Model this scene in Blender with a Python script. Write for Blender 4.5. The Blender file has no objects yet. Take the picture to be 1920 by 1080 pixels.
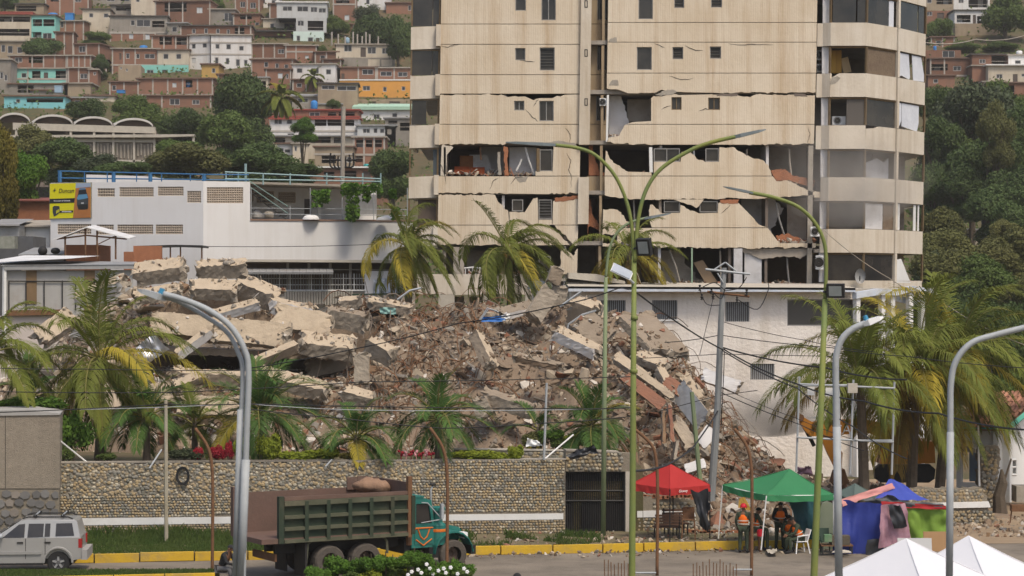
import bpy, math, random
import numpy as np
from mathutils import Vector, Matrix, Euler, noise
from mathutils.geometry import tessellate_polygon
R = math.radians
C = bpy.context.scene.collection
SC = bpy.context.scene
# ---------------------------------------------------------------- camera, sky, sun, exposure
F, H, CY = 4230.0, 9.5, 540.0          # focal length in photo pixels, eye height over the road, horizon row
cam_d = bpy.data.cameras.new("camera"); cam = bpy.data.objects.new("camera", cam_d); C.objects.link(cam)
cam.location = (0, 0, H); cam.rotation_euler = (R(90), 0, 0)
cam_d.sensor_width = 36; cam_d.lens = 36 * F / 1920; cam_d.clip_start = 1; cam_d.clip_end = 3000
cam_d.dof.use_dof = True; cam_d.dof.focus_distance = 108; cam_d.dof.aperture_fstop = 2.4
SC.camera = cam
SUN_EL, SUN_AZ = R(58), R(150)         # azimuth clockwise from +Y: high, behind the viewer's right shoulder
w = bpy.data.worlds.new("World"); SC.world = w; w.use_nodes = True
nt = w.node_tree; bg = nt.nodes["Background"]
sky = nt.nodes.new("ShaderNodeTexSky"); sky.sky_type = 'NISHITA'; sky.sun_disc = False
sky.sun_elevation = SUN_EL; sky.sun_rotation = SUN_AZ
sky.air_density = 1.0; sky.dust_density = 4.0; sky.ozone_density = 1.0
nt.links.new(sky.outputs[0], bg.inputs[0]); bg.inputs[1].default_value = 0.15
sun_d = bpy.data.lights.new("sun", 'SUN'); sun_d.energy = 2.15; sun_d.angle = R(14); sun_d.color = (1.0, 0.90, 0.75)
sun = bpy.data.objects.new("sun", sun_d); C.objects.link(sun)
_d = Vector((math.sin(SUN_AZ) * math.cos(SUN_EL), math.cos(SUN_AZ) * math.cos(SUN_EL), math.sin(SUN_EL)))
sun.rotation_euler = _d.to_track_quat('Z', 'Y').to_euler()
sun.location = (30, -20, 60)
SC.view_settings.view_transform = 'Standard'; SC.view_settings.look = 'None'
SC.view_settings.exposure = 0.16; SC.view_settings.gamma = 1.0
SC.view_settings.use_curve_mapping = False
SC.cycles.max_bounces = 6; SC.cycles.diffuse_bounces = 3; SC.cycles.volume_bounces = 0
SC.cycles.use_denoising = True
# ---------------------------------------------------------------- helpers
def P(px, py, d):
 """the world point that the photograph shows at (px, py), d metres away"""
 return Vector(((px - 960) * d / F, d, H - (py - CY) * d / F))
def rr(a, b): return random.uniform(a, b)
class MB:
 """collects faces, builds them as one mesh object"""
 def __init__(s): s.v = []; s.f = []; s.m = []
 def add(s, vs, fs, mi=0):
  o = len(s.v); s.v.extend([tuple(p) for p in vs])
  s.f.extend([tuple(i + o for i in f) for f in fs]); s.m.extend([mi] * len(fs)); return s
 def box(s, x0, x1, y0, y1, z0, z1, mi=0):
  return s.add([(x0,y0,z0),(x1,y0,z0),(x1,y1,z0),(x0,y1,z0),(x0,y0,z1),(x1,y0,z1),(x1,y1,z1),(x0,y1,z1)],
      [(0,3,2,1),(4,5,6,7),(0,1,5,4),(1,2,6,5),(2,3,7,6),(3,0,4,7)], mi)
 def obox(s, c, a, b, d, mi=0):
  """box round c with half axes a, b, d"""
  c, a, b, d = Vector(c), Vector(a), Vector(b), Vector(d)
  q = [c-a-b-d, c+a-b-d, c+a+b-d, c-a+b-d, c-a-b+d, c+a-b+d, c+a+b+d, c-a+b+d]
  return s.add(q, [(0,3,2,1),(4,5,6,7),(0,1,5,4),(1,2,6,5),(2,3,7,6),(3,0,4,7)], mi)
 def tube(s, pts, r, n=6, mi=0, cap=True):
  pts = [Vector(p) for p in pts]; k = len(pts)
  rs = r if isinstance(r, (list, tuple)) else [r] * k
  o = len(s.v); up = None
  for i, p in enumerate(pts):
   t = (pts[min(i+1, k-1)] - pts[max(i-1, 0)])
   if t.length < 1e-9: t = Vector((0,0,1))
   t.normalize()
   if up is None:
    up = Vector((0,0,1)) if abs(t.z) < .9 else Vector((1,0,0))
   a = t.cross(up)
   if a.length < 1e-6: a = t.cross(Vector((0,1,0)))
   a.normalize(); b = a.cross(t); up = b
   for j in range(n):
    an = 2*math.pi*j/n
    s.v.append(tuple(p + (a*math.cos(an) + b*math.sin(an)) * rs[i]))
  for i in range(k-1):
   for j in range(n):
    s.f.append((o+i*n+j, o+i*n+(j+1)%n, o+(i+1)*n+(j+1)%n, o+(i+1)*n+j)); s.m.append(mi)
  if cap:
   s.f.append(tuple(o+j for j in reversed(range(n)))); s.m.append(mi)
   s.f.append(tuple(o+(k-1)*n+j for j in range(n))); s.m.append(mi)
  return s
 def cyl(s, p0, p1, r0, r1=None, n=10, mi=0): return s.tube([p0, p1], [r0, r0 if r1 is None else r1], n, mi)
 def ball(s, c, r, seg=10, rings=6, mi=0, top=False):
  c = Vector(c); r = Vector(r) if not isinstance(r, (int, float)) else Vector((r, r, r))
  o = len(s.v); lo = 0 if top else -90
  for i in range(rings+1):
   la = R(lo + (90-lo) * i / rings)
   for j in range(seg):
    an = 2*math.pi*j/seg
    s.v.append((c.x+r.x*math.cos(la)*math.cos(an), c.y+r.y*math.cos(la)*math.sin(an), c.z+r.z*math.sin(la)))
  for i in range(rings):
   for j in range(seg):
    s.f.append((o+i*seg+j, o+i*seg+(j+1)%seg, o+(i+1)*seg+(j+1)%seg, o+(i+1)*seg+j)); s.m.append(mi)
  return s
 def lathe(s, prof, c=(0,0,0), n=12, mi=0):
  c = Vector(c); o = len(s.v); k = len(prof)
  for r, z in prof:
   for j in range(n):
    an = 2*math.pi*j/n; s.v.append((c.x+r*math.cos(an), c.y+r*math.sin(an), c.z+z))
  for i in range(k-1):
   for j in range(n):
    s.f.append((o+i*n+j, o+i*n+(j+1)%n, o+(i+1)*n+(j+1)%n, o+(i+1)*n+j)); s.m.append(mi)
  return s
 def prism(s, loops, to3, th, mi=0):
  """loops[0] outline, the rest holes, 2-D; to3(u, v) -> front point; th = thickness vector to the back"""
  loops = [[(float(p[0]), float(p[1])) for p in l] for l in loops]
  flat = [p for l in loops for p in l]
  tris = tessellate_polygon([[Vector((p[0], p[1], 0)) for p in l] for l in loops])
  th = Vector(th); n = len(flat); o = len(s.v)
  fr = [to3(*p) for p in flat]
  s.v.extend([tuple(p) for p in fr]); s.v.extend([tuple(Vector(p) + th) for p in fr])
  if tris:
   a, b, c = [Vector(fr[i]) for i in tris[0]]
   flip = (b-a).cross(c-a).dot(th) > 0
  for t in tris:
   t = tuple(t)
   if flip: t = t[::-1]
   s.f.append(tuple(o+i for i in t)); s.m.append(mi)
   s.f.append(tuple(o+n+i for i in t[::-1])); s.m.append(mi)
  k = 0
  for l in loops:
   m = len(l)
   for i in range(m):
    a, b = k+i, k+(i+1) % m
    s.f.append((o+a, o+b, o+n+b, o+n+a)); s.m.append(mi)
   k += m
  return s
 def build(s, name, mat, parent=None, w=False, smooth=False, origin=None):
  v = np.array(s.v, dtype=np.float64).reshape(-1, 3)
  if parent is None:
   if origin is None:
    origin = ((v[:,0].min()+v[:,0].max())/2, (v[:,1].min()+v[:,1].max())/2, v[:,2].min())
   off = np.array(origin)
  elif w:
   off = np.zeros(3); q = parent
   while q is not None: off = off + np.array(q.location); q = q.parent
  else: off = np.zeros(3)
  me = bpy.data.meshes.new(name)
  me.from_pydata((v-off).tolist(), [], s.f)
  mats = mat if isinstance(mat, (list, tuple)) else [mat]
  for m in mats: me.materials.append(m)
  if len(mats) > 1: me.polygons.foreach_set("material_index", s.m)
  if smooth: me.polygons.foreach_set("use_smooth", [True]*len(me.polygons))
  me.update()
  o = bpy.data.objects.new(name, me); C.objects.link(o)
  if parent is None: o.location = off
  else: o.parent = parent
  return o
def tag(o, label, cat, group=None, kind=None):
 o['label'] = label; o['category'] = cat
 if group: o['group'] = group
 if kind: o['kind'] = kind
 return o
def thing(name, label, cat, loc=(0,0,0), rz=0, group=None):
 o = bpy.data.objects.new(name, None); C.objects.link(o); o.empty_display_size = .3
 o.location = loc; o.rotation_euler = (0,0,rz); return tag(o, label, cat, group)
def struct(o, kind='structure'): o['kind'] = kind; return o
KIDS = {}
def copy_tree(o, parent=None):
 c = o.copy(); C.objects.link(c)
 if parent is not None: c.parent = parent
 for ch in list(o.children): copy_tree(ch, c)
 return c
def jag(pts, amp=3, step=7, rnd=None):
 """pts: (x, y[, 1]); a 1 makes the edge to the next point a broken, jagged one"""
 rnd = rnd or random
 out = []; n = len(pts)
 for i, p in enumerate(pts):
  q = pts[(i+1) % n]; out.append((p[0], p[1]))
  if len(p) > 2 and p[2]:
   L = math.hypot(q[0]-p[0], q[1]-p[1]); k = max(1, int(L/(step*.62)))
   nx, ny = -(q[1]-p[1])/max(L,1e-6), (q[0]-p[0])/max(L,1e-6); wob = 0
   for j in range(1, k):
    t = j/k + rnd.uniform(-.3,.3)/k; wob = wob*.5+rnd.uniform(-amp, amp)*.9; a = wob+(rnd.uniform(-amp,amp)*1.3 if rnd.random() < .3 else 0)
    out.append((p[0]+(q[0]-p[0])*t+nx*a, p[1]+(q[1]-p[1])*t+ny*a))
 return out
def rect(x0, x1, y0, y1): return [(x0,y0),(x1,y0),(x1,y1),(x0,y1)]
# ---------------------------------------------------------------- materials
def M(name, c1, c2=None, scale=1.5, rough=.9, bump=0, bscale=8, streak=0, sc=(.25,.17,.09), rnd=0, metal=0, spec=.25,
  flute=0, transl=0, amount=.5, dirt=0, dc=(.12,.10,.08)):
 m = bpy.data.materials.new(name); m.use_nodes = True
 n, l = m.node_tree.nodes, m.node_tree.links; b = n["Principled BSDF"]
 b.inputs["Roughness"].default_value = rough; b.inputs["Metallic"].default_value = metal
 b.inputs["Specular IOR Level"].default_value = spec
 tc = n.new("ShaderNodeTexCoord"); co = tc.outputs["Object"]
 def nz(scale, detail=5, vec=None, r=.6):
  t = n.new("ShaderNodeTexNoise"); t.inputs["Scale"].default_value = scale; t.inputs["Detail"].default_value = detail
  t.inputs["Roughness"].default_value = r; l.new(vec if vec else co, t.inputs["Vector"]); return t.outputs["Fac"]
 def ramp(f, a, bb):
  r = n.new("ShaderNodeMapRange"); r.inputs["From Min"].default_value = a; r.inputs["From Max"].default_value = bb
  l.new(f, r.inputs["Value"]); return r.outputs["Result"]
 def mix(f, A, B, mode='MIX'):
  x = n.new("ShaderNodeMix"); x.data_type = 'RGBA'; x.blend_type = mode
  if isinstance(f, (int, float)): x.inputs[0].default_value = f
  else: l.new(f, x.inputs[0])
  for k, q in ((6, A), (7, B)):
   if isinstance(q, (tuple, list)): x.inputs[k].default_value = (*q[:3], 1)
   else: l.new(q, x.inputs[k])
  return x.outputs[2]
 def mul(f, k):
  x = n.new("ShaderNodeMath"); x.operation = 'MULTIPLY'; l.new(f, x.inputs[0]); x.inputs[1].default_value = k; return x.outputs[0]
 col = c1
 if c2 is not None: col = mix(ramp(nz(scale), .5-amount*.5, .5+amount*.5), c1, c2)
 if streak:
  mp = n.new("ShaderNodeMapping"); mp.inputs["Scale"].default_value = (1, 1, .06); l.new(co, mp.inputs["Vector"])
  f = mul(ramp(nz(1.3, 6, mp.outputs[0], .7), .47, .72), streak)
  col = mix(f, col, sc)
 if dirt:
  f = mul(ramp(nz(.7, 8, None, .75), .5, .72), dirt)
  col = mix(f, col, dc)
 if rnd:
  oi = n.new("ShaderNodeObjectInfo"); hs = n.new("ShaderNodeHueSaturation")
  v = n.new("ShaderNodeMapRange"); v.inputs["To Min"].default_value = 1-rnd; v.inputs["To Max"].default_value = 1+rnd
  l.new(oi.outputs["Random"], v.inputs["Value"]); l.new(v.outputs["Result"], hs.inputs["Value"])
  if isinstance(col, (tuple, list)): hs.inputs["Color"].default_value = (*col[:3], 1)
  else: l.new(col, hs.inputs["Color"])
  col = hs.outputs["Color"]
 if isinstance(col, (tuple, list)): b.inputs["Base Color"].default_value = (*col[:3], 1)
 else: l.new(col, b.inputs["Base Color"])
 hgt = None
 if flute:
  wv = n.new("ShaderNodeTexWave"); wv.wave_type = 'BANDS'; wv.bands_direction = 'X'; wv.inputs["Scale"].default_value = flute
  wv.inputs["Distortion"].default_value = .6; l.new(co, wv.inputs["Vector"]); hgt = wv.outputs["Fac"]
  bp = n.new("ShaderNodeBump"); bp.inputs["Strength"].default_value = .11; bp.inputs["Distance"].default_value = .04
  l.new(hgt, bp.inputs["Height"]); l.new(bp.outputs[0], b.inputs["Normal"])
 if bump:
  bp2 = n.new("ShaderNodeBump"); bp2.inputs["Strength"].default_value = bump; bp2.inputs["Distance"].default_value = .06
  l.new(nz(bscale, 6), bp2.inputs["Height"])
  if flute: l.new(bp.outputs[0], bp2.inputs["Normal"])
  l.new(bp2.outputs[0], b.inputs["Normal"])
 if transl:
  tr = n.new("ShaderNodeBsdfTranslucent"); ms = n.new("ShaderNodeMixShader"); ms.inputs[0].default_value = transl
  if isinstance(col, (tuple, list)): tr.inputs[0].default_value = (*col[:3], 1)
  else: l.new(col, tr.inputs[0])
  l.new(b.outputs[0], ms.inputs[1]); l.new(tr.outputs[0], ms.inputs[2]); l.new(ms.outputs[0], n["Material Output"].inputs[0])
 return m
random.seed(7); np.random.seed(7)
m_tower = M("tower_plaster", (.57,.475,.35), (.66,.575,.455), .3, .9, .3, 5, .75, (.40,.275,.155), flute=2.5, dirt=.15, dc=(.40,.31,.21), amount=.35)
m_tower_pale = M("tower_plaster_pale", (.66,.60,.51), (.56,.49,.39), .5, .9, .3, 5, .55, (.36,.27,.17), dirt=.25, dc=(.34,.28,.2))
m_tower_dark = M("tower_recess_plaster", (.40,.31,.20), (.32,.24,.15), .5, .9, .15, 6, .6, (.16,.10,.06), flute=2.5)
m_slab = M("floor_slab_concrete", (.34,.31,.27), (.24,.21,.18), 2, .95, .4, 6)
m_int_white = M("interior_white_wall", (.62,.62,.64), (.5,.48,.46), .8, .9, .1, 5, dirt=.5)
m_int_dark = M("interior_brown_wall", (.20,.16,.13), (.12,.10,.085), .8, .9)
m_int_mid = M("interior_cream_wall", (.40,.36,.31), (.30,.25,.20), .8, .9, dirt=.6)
m_brickred = M("hollow_clay_brick", (.36,.15,.075), (.26,.11,.06), 3, .95, .4, 12, rnd=.12)
m_gold = M("bronze_window_metal", (.22,.15,.075), (.14,.10,.06), 4, .5, metal=.4)
m_alu = M("grey_window_metal", (.33,.32,.30), (.22,.21,.2), 4, .5, metal=.3)
m_pane = M("dark_glass_painted_reflections", (.014,.014,.016), (.05,.044,.038), .45, .1, spec=.5, amount=.3)  # lighter mottling in the colour stands for reflections and curtains
m_louvre = M("louvre_glass", (.05,.048,.045), (.025,.025,.025), 3, .3, spec=.5)
m_white = M("white_paint", (.74,.74,.72), (.66,.65,.62), .8, .75, .05, 8, dirt=.15)
m_white_clean = M("white_plastic", (.78,.78,.77), None, rough=.5)
m_stucco = M("white_stucco_wall", (.80,.755,.70), (.68,.62,.545), .45, .95, .9, 5, .35, (.42,.35,.26))
m_bluetrim = M("pale_blue_trim", (.46,.52,.62), (.58,.60,.62), 1.5, .8, .1, 6, dirt=.5, dc=(.25,.22,.19))
m_ducan = M("white_painted_render", (.76,.75,.74), (.68,.66,.64), .25, .9, .06, 3, .25, (.5,.45,.38))
m_conc = M("weathered_concrete", (.40,.36,.30), (.27,.24,.20), 1.2, .95, .4, 6, dirt=.4)
m_conc_pale = M("pale_concrete", (.50,.46,.39), (.40,.36,.30), 1.2, .95, .3, 6, dirt=.3)
m_tin = M("grey_sheet_metal", (.36,.36,.36), (.28,.28,.27), 1.2, .6, metal=.3, dirt=.4, dc=(.2,.13,.08), flute=1.3)
m_tin_white = M("white_sheet_roof", (.70,.70,.70), (.6,.59,.57), 1, .6, dirt=.25)
m_rust = M("rusty_metal", (.12,.065,.035), (.20,.10,.05), 5, .9, .3, 20)
m_black = M("black_metal", (.015,.015,.016), (.03,.028,.026), 3, .6)
m_galv = M("galvanised_steel", (.40,.42,.43), (.31,.33,.34), 3, .7, metal=.1, dirt=.25, dc=(.22,.18,.14))
m_asphalt = M("worn_asphalt", (.145,.122,.096), (.25,.212,.165), .28, .95, .5, 14, dirt=.7, dc=(.075,.066,.056), amount=.35)
m_dirt = M("bare_dirt", (.24,.17,.105), (.31,.235,.155), .6, 1, .5, 8, dirt=.4)
m_yellow = M("yellow_kerb_paint", (.64,.40,.025), (.50,.32,.04), 1.2, .85, .3, 9, dirt=.75, dc=(.25,.2,.12))
m_grass = M("grass_blades", (.05,.095,.018), (.09,.12,.03), .8, .9, rnd=.1, transl=.3)
m_grasssoil = M("grassy_soil", (.06,.075,.025), (.14,.11,.065), .9, 1, .6, 10)
m_cable = M("cable_rubber", (.02,.02,.021), None, rough=.6)
m_trunk = M("palm_trunk_bark", (.17,.135,.10), (.10,.08,.06), 3, .95, .5, 12)
m_bark = M("tree_bark", (.11,.085,.06), (.07,.055,.04), 3, .95, .5, 12)
def leafm(name, a, b, sc=.35, t=.25): return M(name, a, b, sc, .75, rnd=.18, transl=t, spec=.25, amount=.6)
m_leaf = [leafm("dark_green_leaves", (.056,.092,.028), (.088,.125,.036)), leafm("mid_green_leaves", (.08,.128,.028), (.118,.16,.04)),
   leafm("olive_leaves", (.11,.12,.038), (.155,.15,.05)), leafm("bright_green_leaves", (.065,.15,.018), (.11,.19,.025)),
   leafm("yellowing_leaves", (.17,.13,.02), (.11,.11,.02)), leafm("grey_green_leaves", (.05,.07,.035), (.075,.09,.042))]
m_frond = [leafm("palm_frond_green", (.10,.135,.02), (.165,.175,.03), .9), leafm("palm_frond_yellow", (.36,.28,.03), (.22,.19,.025), .9),
   leafm("palm_frond_deep_green", (.046,.10,.02), (.08,.145,.03), .9), leafm("palm_frond_tawny", (.22,.13,.03), (.13,.10,.02), .9)]
m_rachis = M("frond_rib", (.20,.19,.05), (.15,.13,.04), 4, .7)
# ---------------------------------------------------------------- ground, road, kerbs
ZT = [(-200,-.03),(126,-.03),(138,.6),(150,2.0),(200,6.5),(260,14),(300,22),(340,32),(380,44),(420,57),(460,70),(520,92),(700,150),(900,190)]
def zt(y, x=0):
 z = float(np.interp(y, [a for a, b in ZT], [b for a, b in ZT]))
 if y > 150: z += (noise.noise(Vector((x*.02, y*.02, 3)))*3 + noise.noise(Vector((x*.07, y*.07, 8)))*.8) * min(1, (y-150)/80)
 return z
def Dof(py, x=0):
 lo = 140
 for d in range(140, 800, 2):
  if H-(py-CY)*d/F < zt(d): return d
 return 500
def build_ground():
 xs = np.arange(-230, 231, 5.0); ys = np.concatenate([np.arange(-60, 120, 20.0), np.arange(120, 900, 6.0)])
 b = MB()
 for y in ys:
  for x in xs: b.v.append((x, y, zt(y, x)))
 nx = len(xs)
 for j in range(len(ys)-1):
  for i in range(nx-1):
   b.f.append((j*nx+i, j*nx+i+1, (j+1)*nx+i+1, (j+1)*nx+i)); b.m.append(0)
 m = M("hillside_earth", (.115,.085,.05), (.06,.07,.026), .11, 1, .5, 2, dirt=.8, dc=(.19,.10,.055))
 return struct(b.build("ground", m, origin=(0,0,0), smooth=True))
build_ground()
b = MB(); b.add([(-70,40,0),(70,40,0),(70,90.5,0),(16,83.5,0),(12.3,82.4,0),(-70,68.5,0)], [(0,1,2,3,4,5)])
struct(b.build("road", m_asphalt, origin=(0,60,0)))
def yk(x): return 78.45 + .175*(x+12.6)
kerb = bpy.data.objects.new("kerb", None); C.objects.link(kerb); struct(kerb); kerb.location = (-6, 79.5, 0)
x = -26.0; i = 0
while x < 12.2:
 L = rr(1.45, 2.1); c = Vector((x+L/2, yk(x+L/2)+.1, .13)); t = Vector((1,.175,0)).normalized(); nn = Vector((-t.y, t.x, 0))
 q = MB(); q.obox(c+Vector((0,0,rr(-.015,.015))), t*(L/2-.012), nn*.10, (0,0,.15)); q.build("kerb_stone", m_yellow, kerb, w=True)
 x += L
b = MB()     # raised verge between kerb and wall
b.add([(-40,yk(-40)+.2,.25),(12.2,yk(12.2)+.2,.25),(12.2,90,.25),(-40,90,.25),(-40,yk(-40)+.2,-.02),(12.2,yk(12.2)+.2,-.02),(12.2,90,-.02),(-40,90,-.02)],
  [(0,1,2,3),(0,4,5,1),(1,5,6,2)])
struct(b.build("verge", M("verge_soil", (.20,.155,.10), (.085,.085,.035), .55, 1, .6, 8), origin=(-14,84,0)))
b = MB()     # grassed median in front of the car
md = [(-40,66.5),(-20,71.3),(-9.75,73.2),(-9.6,74.1),(-20,74.3),(-40,73.2)]
b.add([(x,y,.24) for x,y in md]+[(x,y,-.02) for x,y in md], [(0,1,2,3,4,5)]+[(i,i+6,(i+1)%6+6,(i+1)%6) for i in range(6)])
struct(b.build("median", m_grasssoil, origin=(-20,73,0)))
mk = bpy.data.objects.new("median_kerb", None); C.objects.link(mk); struct(mk); mk.location = (-13, 72.5, 0)
for k in range(8):
 a = Vector((-22.4+k*1.6, 0, 0)); a.y = np.interp(a.x, [-40,-20,-9.75],[66.5,71.3,73.2])-.12
 e = Vector((-22.4+k*1.6+1.58, 0, 0)); e.y = np.interp(e.x, [-40,-20,-9.75],[66.5,71.3,73.2])-.12
 t = (e-a)/2; nn = Vector((-t.y,t.x,0)).normalized()*.1
 MB().obox((a+e)/2+Vector((0,0,.12)), t*.99, nn, (0,0,.15)).build("kerb_stone", m_yellow, mk, w=True)
# terrace garden ground behind the stone wall
b = MB()
tg = [(-45,84.0),(-17,84.0),(2.0,85.75),(5.0,86.0),(5.0,100),(-45,100)]
b.add([(x,y,2.55) for x,y in tg]+[(x,y,-.1) for x,y in tg], [(0,1,2,3,4,5)]+[(i,i+6,(i+1)%6+6,(i+1)%6) for i in range(6)])
struct(b.build("garden_terrace", M("garden_soil", (.14,.10,.06), (.07,.075,.03), .7, 1, .5, 8), origin=(-20,92,0)))
# ---------------------------------------------------------------- damaged apartment tower
TD = 125.0
def TP(u, v): return P(u, v, TD)
tower = thing("apartment_tower", "tall beige apartment block with cracked walls and rooms torn open on its lower storeys", "building",
    (P(1250, 0, TD).x, TD, 0))
def lean(x, y): return x - .0146*(y-100)
def tw(name, loops, th=.22, mat=None, d=TD, lab=None):
 b = MB(); b.prism(loops, lambda u, v: P(u, v, d), (0, th, 0))
 o = b.build(name, mat or m_tower, tower, w=True)
 if lab: o['label'] = lab
 return o
def lr(x0, x1, y0, y1): return [(lean(x0,y0),y0),(lean(x1,y0),y0),(lean(x1,y1),y1),(lean(x0,y1),y1)]
def twindow(x0, x1, y0, y1, style='pane', parent=None, d=TD, fm=None):
 """window set back in its opening: frame with bars, pane or louvre slats under it"""
 parent = parent or tower; k = F/d
 a = P(x0, y1, d); e = P(x1, y0, d); fm = fm or m_alu; y = d+.1; t = .05
 b = MB(); b.box(a.x, e.x, y, y+.06, a.z, a.z+t); b.box(a.x, e.x, y, y+.06, e.z-t, e.z)
 b.box(a.x, a.x+t, y, y+.06, a.z+t, e.z-t); b.box(e.x-t, e.x, y, y+.06, a.z+t, e.z-t)
 if style in ('pane2', 'pane'):
  if style == 'pane2': xm = (a.x+e.x)/2; b.box(xm-t/2, xm+t/2, y-.005, y+.05, a.z+t, e.z-t)
 f = b.build("window", fm, parent, w=True)
 if style == 'louvre':
  n = max(4, int((e.z-a.z-.1)/.15)); hz = (e.z-a.z-.1)/n
  for j in range(n):
   zc = a.z+t+hz*(j+.5)
   q = MB(); q.obox(((a.x+e.x)/2, y+.05, zc), ((e.x-a.x)/2-t,0,0), (0,.045,.05), (0,.004,-.004)); q.build("slat", m_louvre, f, w=True)
 q = MB(); q.box(a.x+t, e.x-t, y+.075, y+.085, a.z+t, e.z-t); q.build("pane", m_pane, f, w=True)
 return f
# --- block B (west front): intact upper storeys
BB = [(-49,-10),(45,83),(140,176),(233,271)]
WB = [(-10,45),(83,140),(176,233)]
for y0, y1 in BB[:3]: tw("spandrel", [lr(817,1092,y0+.6,y1-.6)])
tw("spandrel", [jag([(lean(817,233),233.6),(1090,233.6),(1089,270,1),(1010,271,0),(960,269,1),(lean(822,271),271,0)], 1.2, 6)])
wins = [[(966,986,-20,20,'pane'),(1015,1042,-40,38,'pane2')],[(966,985,90,113,'pane'),(1012,1040,89,132,'louvre')],[(964,983,185,207,'pane2'),(1011,1038,184,227,'pane2')]]
for (y0, y1), ws in zip(WB, wins):
 out = lr(826,1092,y0+.6,y1-.6)
 if y0 == 176:
  out = jag([(lean(826,177),178,1),(940,177,0),(952,182,0),(966,180,1),(985,181,0),(1000,188,1),(1012,184,0),(1036,184,1),(1060,177.5,0),(1089,177,0),(1088.5,232.4,0),(lean(826,232),232.4,0)], 1.4, 8)
  ws2 = [(a,c,max(d,185.5),e) for a,c,d,e,s in ws]
 ho = [rect(a,c,max(d,y0+1.6) if y0 != 176 else max(d,189),e) for a,c,d,e,s in ws]
 tw("wall_panel", [out]+ho)
 for a,c,d,e,s in ws: twindow(a,c,max(d,y0+1.6) if y0 != 176 else max(d,189),e,s)
tw("ledge", [lr(1088,1108,-49,271)], .5, m_tower_pale, TD-.25)          # bright rounded rib beside the recess
tw("ledge", [lr(1088,1108,332,420)], .5, m_tower_pale, TD-.25)
# storey 4 west: wide torn opening
tw("wall_panel", [jag([(1038,272,1),(1070,273,1),(1088,276,0),(1087,329.4,0),(1036,329.4,0)], 1.5, 7)])
tw("wall_panel", [jag([(828,273,1),(850,276,0),(838,290,0),(836,329.4,0),(826,329.4,0)], 1.5, 6)], mat=m_tower_pale)
tw("wall_panel", [rect(832,836,276,327)], .12, m_white)
tw("wall_panel", [jag([(933,285,1),(938,285,1),(940,328,1),(934,328,1)], 1, 6)], .5, m_conc)
tw("wall_panel", [jag([(945,274,1),(952,276,1),(951,300,0),(954,329,0),(946,329,1)], 1.5, 6)], .4, m_brickred)
tw("window_post", [rect(1006,1012,278,322)], .15, m_gold); twindow(1012,1036,280,321,'pane')
tw("wall_panel", [rect(1004,1036,321,329.4)])
tw("spandrel", [jag([(lean(815,331),330.6),(953,330.6,1),(985,331,0),(1087,330.6),(1086.5,362,1),(1030,364,0),(955,363,1),(835,361,1),(lean(820,363),363,0),(lean(815,363),350,0)], 1.3, 7)])
# storey 5 west
tw("wall_panel", [jag([(822,365.5,1),(928,365.5,0),(934,378,1),(953,396,0),(955,421.4,0),(821,421.4,0)], 1.2, 6)])
tw("wall_panel", [jag([(955,397,1),(984,398,0),(1000,372,1),(1008,370,0),(1009,400,0),(1009,421.4,0),(956,421.4,0)], 1.4, 6)])
tw("wall_panel", [jag([(1037,377,1),(1085,373,0),(1085,421.4,0),(1036,421.4,0)], 1.6, 6)])
tw("wall_panel", [rect(1010,1035,412,421.4)])
twindow(960,981,374,396,'pane'); twindow(1010,1035,374,411,'louvre')
tw("spandrel", [jag([(821,422.6),(1030,422.6,1),(1050,440,1),(1068,459,0),(1000,460,1),(870,459,1),(822,459,0)], 1.3, 6)])
tw("spandrel", [jag([(1040,422.6),(1084,422.6),(1083,459,1),(1075,459,1)], 1.2, 6)])
# storey 6 west
tw("wall_panel", [jag([(1052,464,1),(1075,480,1),(1083,466,0),(1082,514,0),(1034,514,0),(1034,503,0),(1050,500,1)], 1.5, 6)])
tw("wall_panel", [rect(850,870,463,514)], .2, m_int_mid);
tw("spandrel", [jag([(767,514),(1000,514),(1000,551,1),(900,552,1),(767,551,0)], 1.2, 8)], .25, m_tower_pale)
twindow(1010,1033,480,510,'pane')
# ground floor, west: columns and dark openings
for x0, x1 in ((767,778),(822,852),(906,914),(985,1000)): tw("column", [rect(x0,x1,552,820)], .5, m_conc_pale)
tw("wall_panel", [rect(852,870,556,760)], .2, m_conc, TD+2); tw("wall_panel", [rect(880,905,556,760)], .2, m_int_mid, TD+2)
# --- recess C between the two fronts
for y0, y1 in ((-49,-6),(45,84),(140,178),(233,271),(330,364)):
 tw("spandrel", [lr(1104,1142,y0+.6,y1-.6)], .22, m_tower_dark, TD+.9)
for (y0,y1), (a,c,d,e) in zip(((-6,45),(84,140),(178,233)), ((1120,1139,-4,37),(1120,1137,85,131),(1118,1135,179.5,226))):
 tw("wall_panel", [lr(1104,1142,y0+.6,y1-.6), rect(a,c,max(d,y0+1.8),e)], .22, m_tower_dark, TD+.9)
 f = twindow(a,c,max(d,y0+1.8),e,'pane2',None,TD+.9)
 for j in range(5):
  p = P(a+2+(c-a-4)*j/4, e, TD+.9); q = P(a+2+(c-a-4)*j/4, max(d,y0+1.8), TD+.9)
  MB().cyl((p.x,TD+.85,p.z),(q.x,TD+.85,q.z),.02,n=4).build("bar", m_black, f, w=True)
for y0 in (-6, 86, 178):
 twindow(1096,1102,y0+6,y0+20,'pane',None,TD-.36,m_black)
tw("wall_panel", [jag([(1104,272),(1112,272,1),(1116,300,1),(1125,322,0),(1135,324,0),(1135,329,0),(1104,329,0)],1.5,6)], .3, m_brickred, TD+.9)
tw("wall_panel", [jag([(1102,372),(1106,372,1),(1110,400,1),(1128,428,1),(1112,455,0),(1102,455,0)],2,6)], .3, m_brickred, TD+.9)
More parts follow.
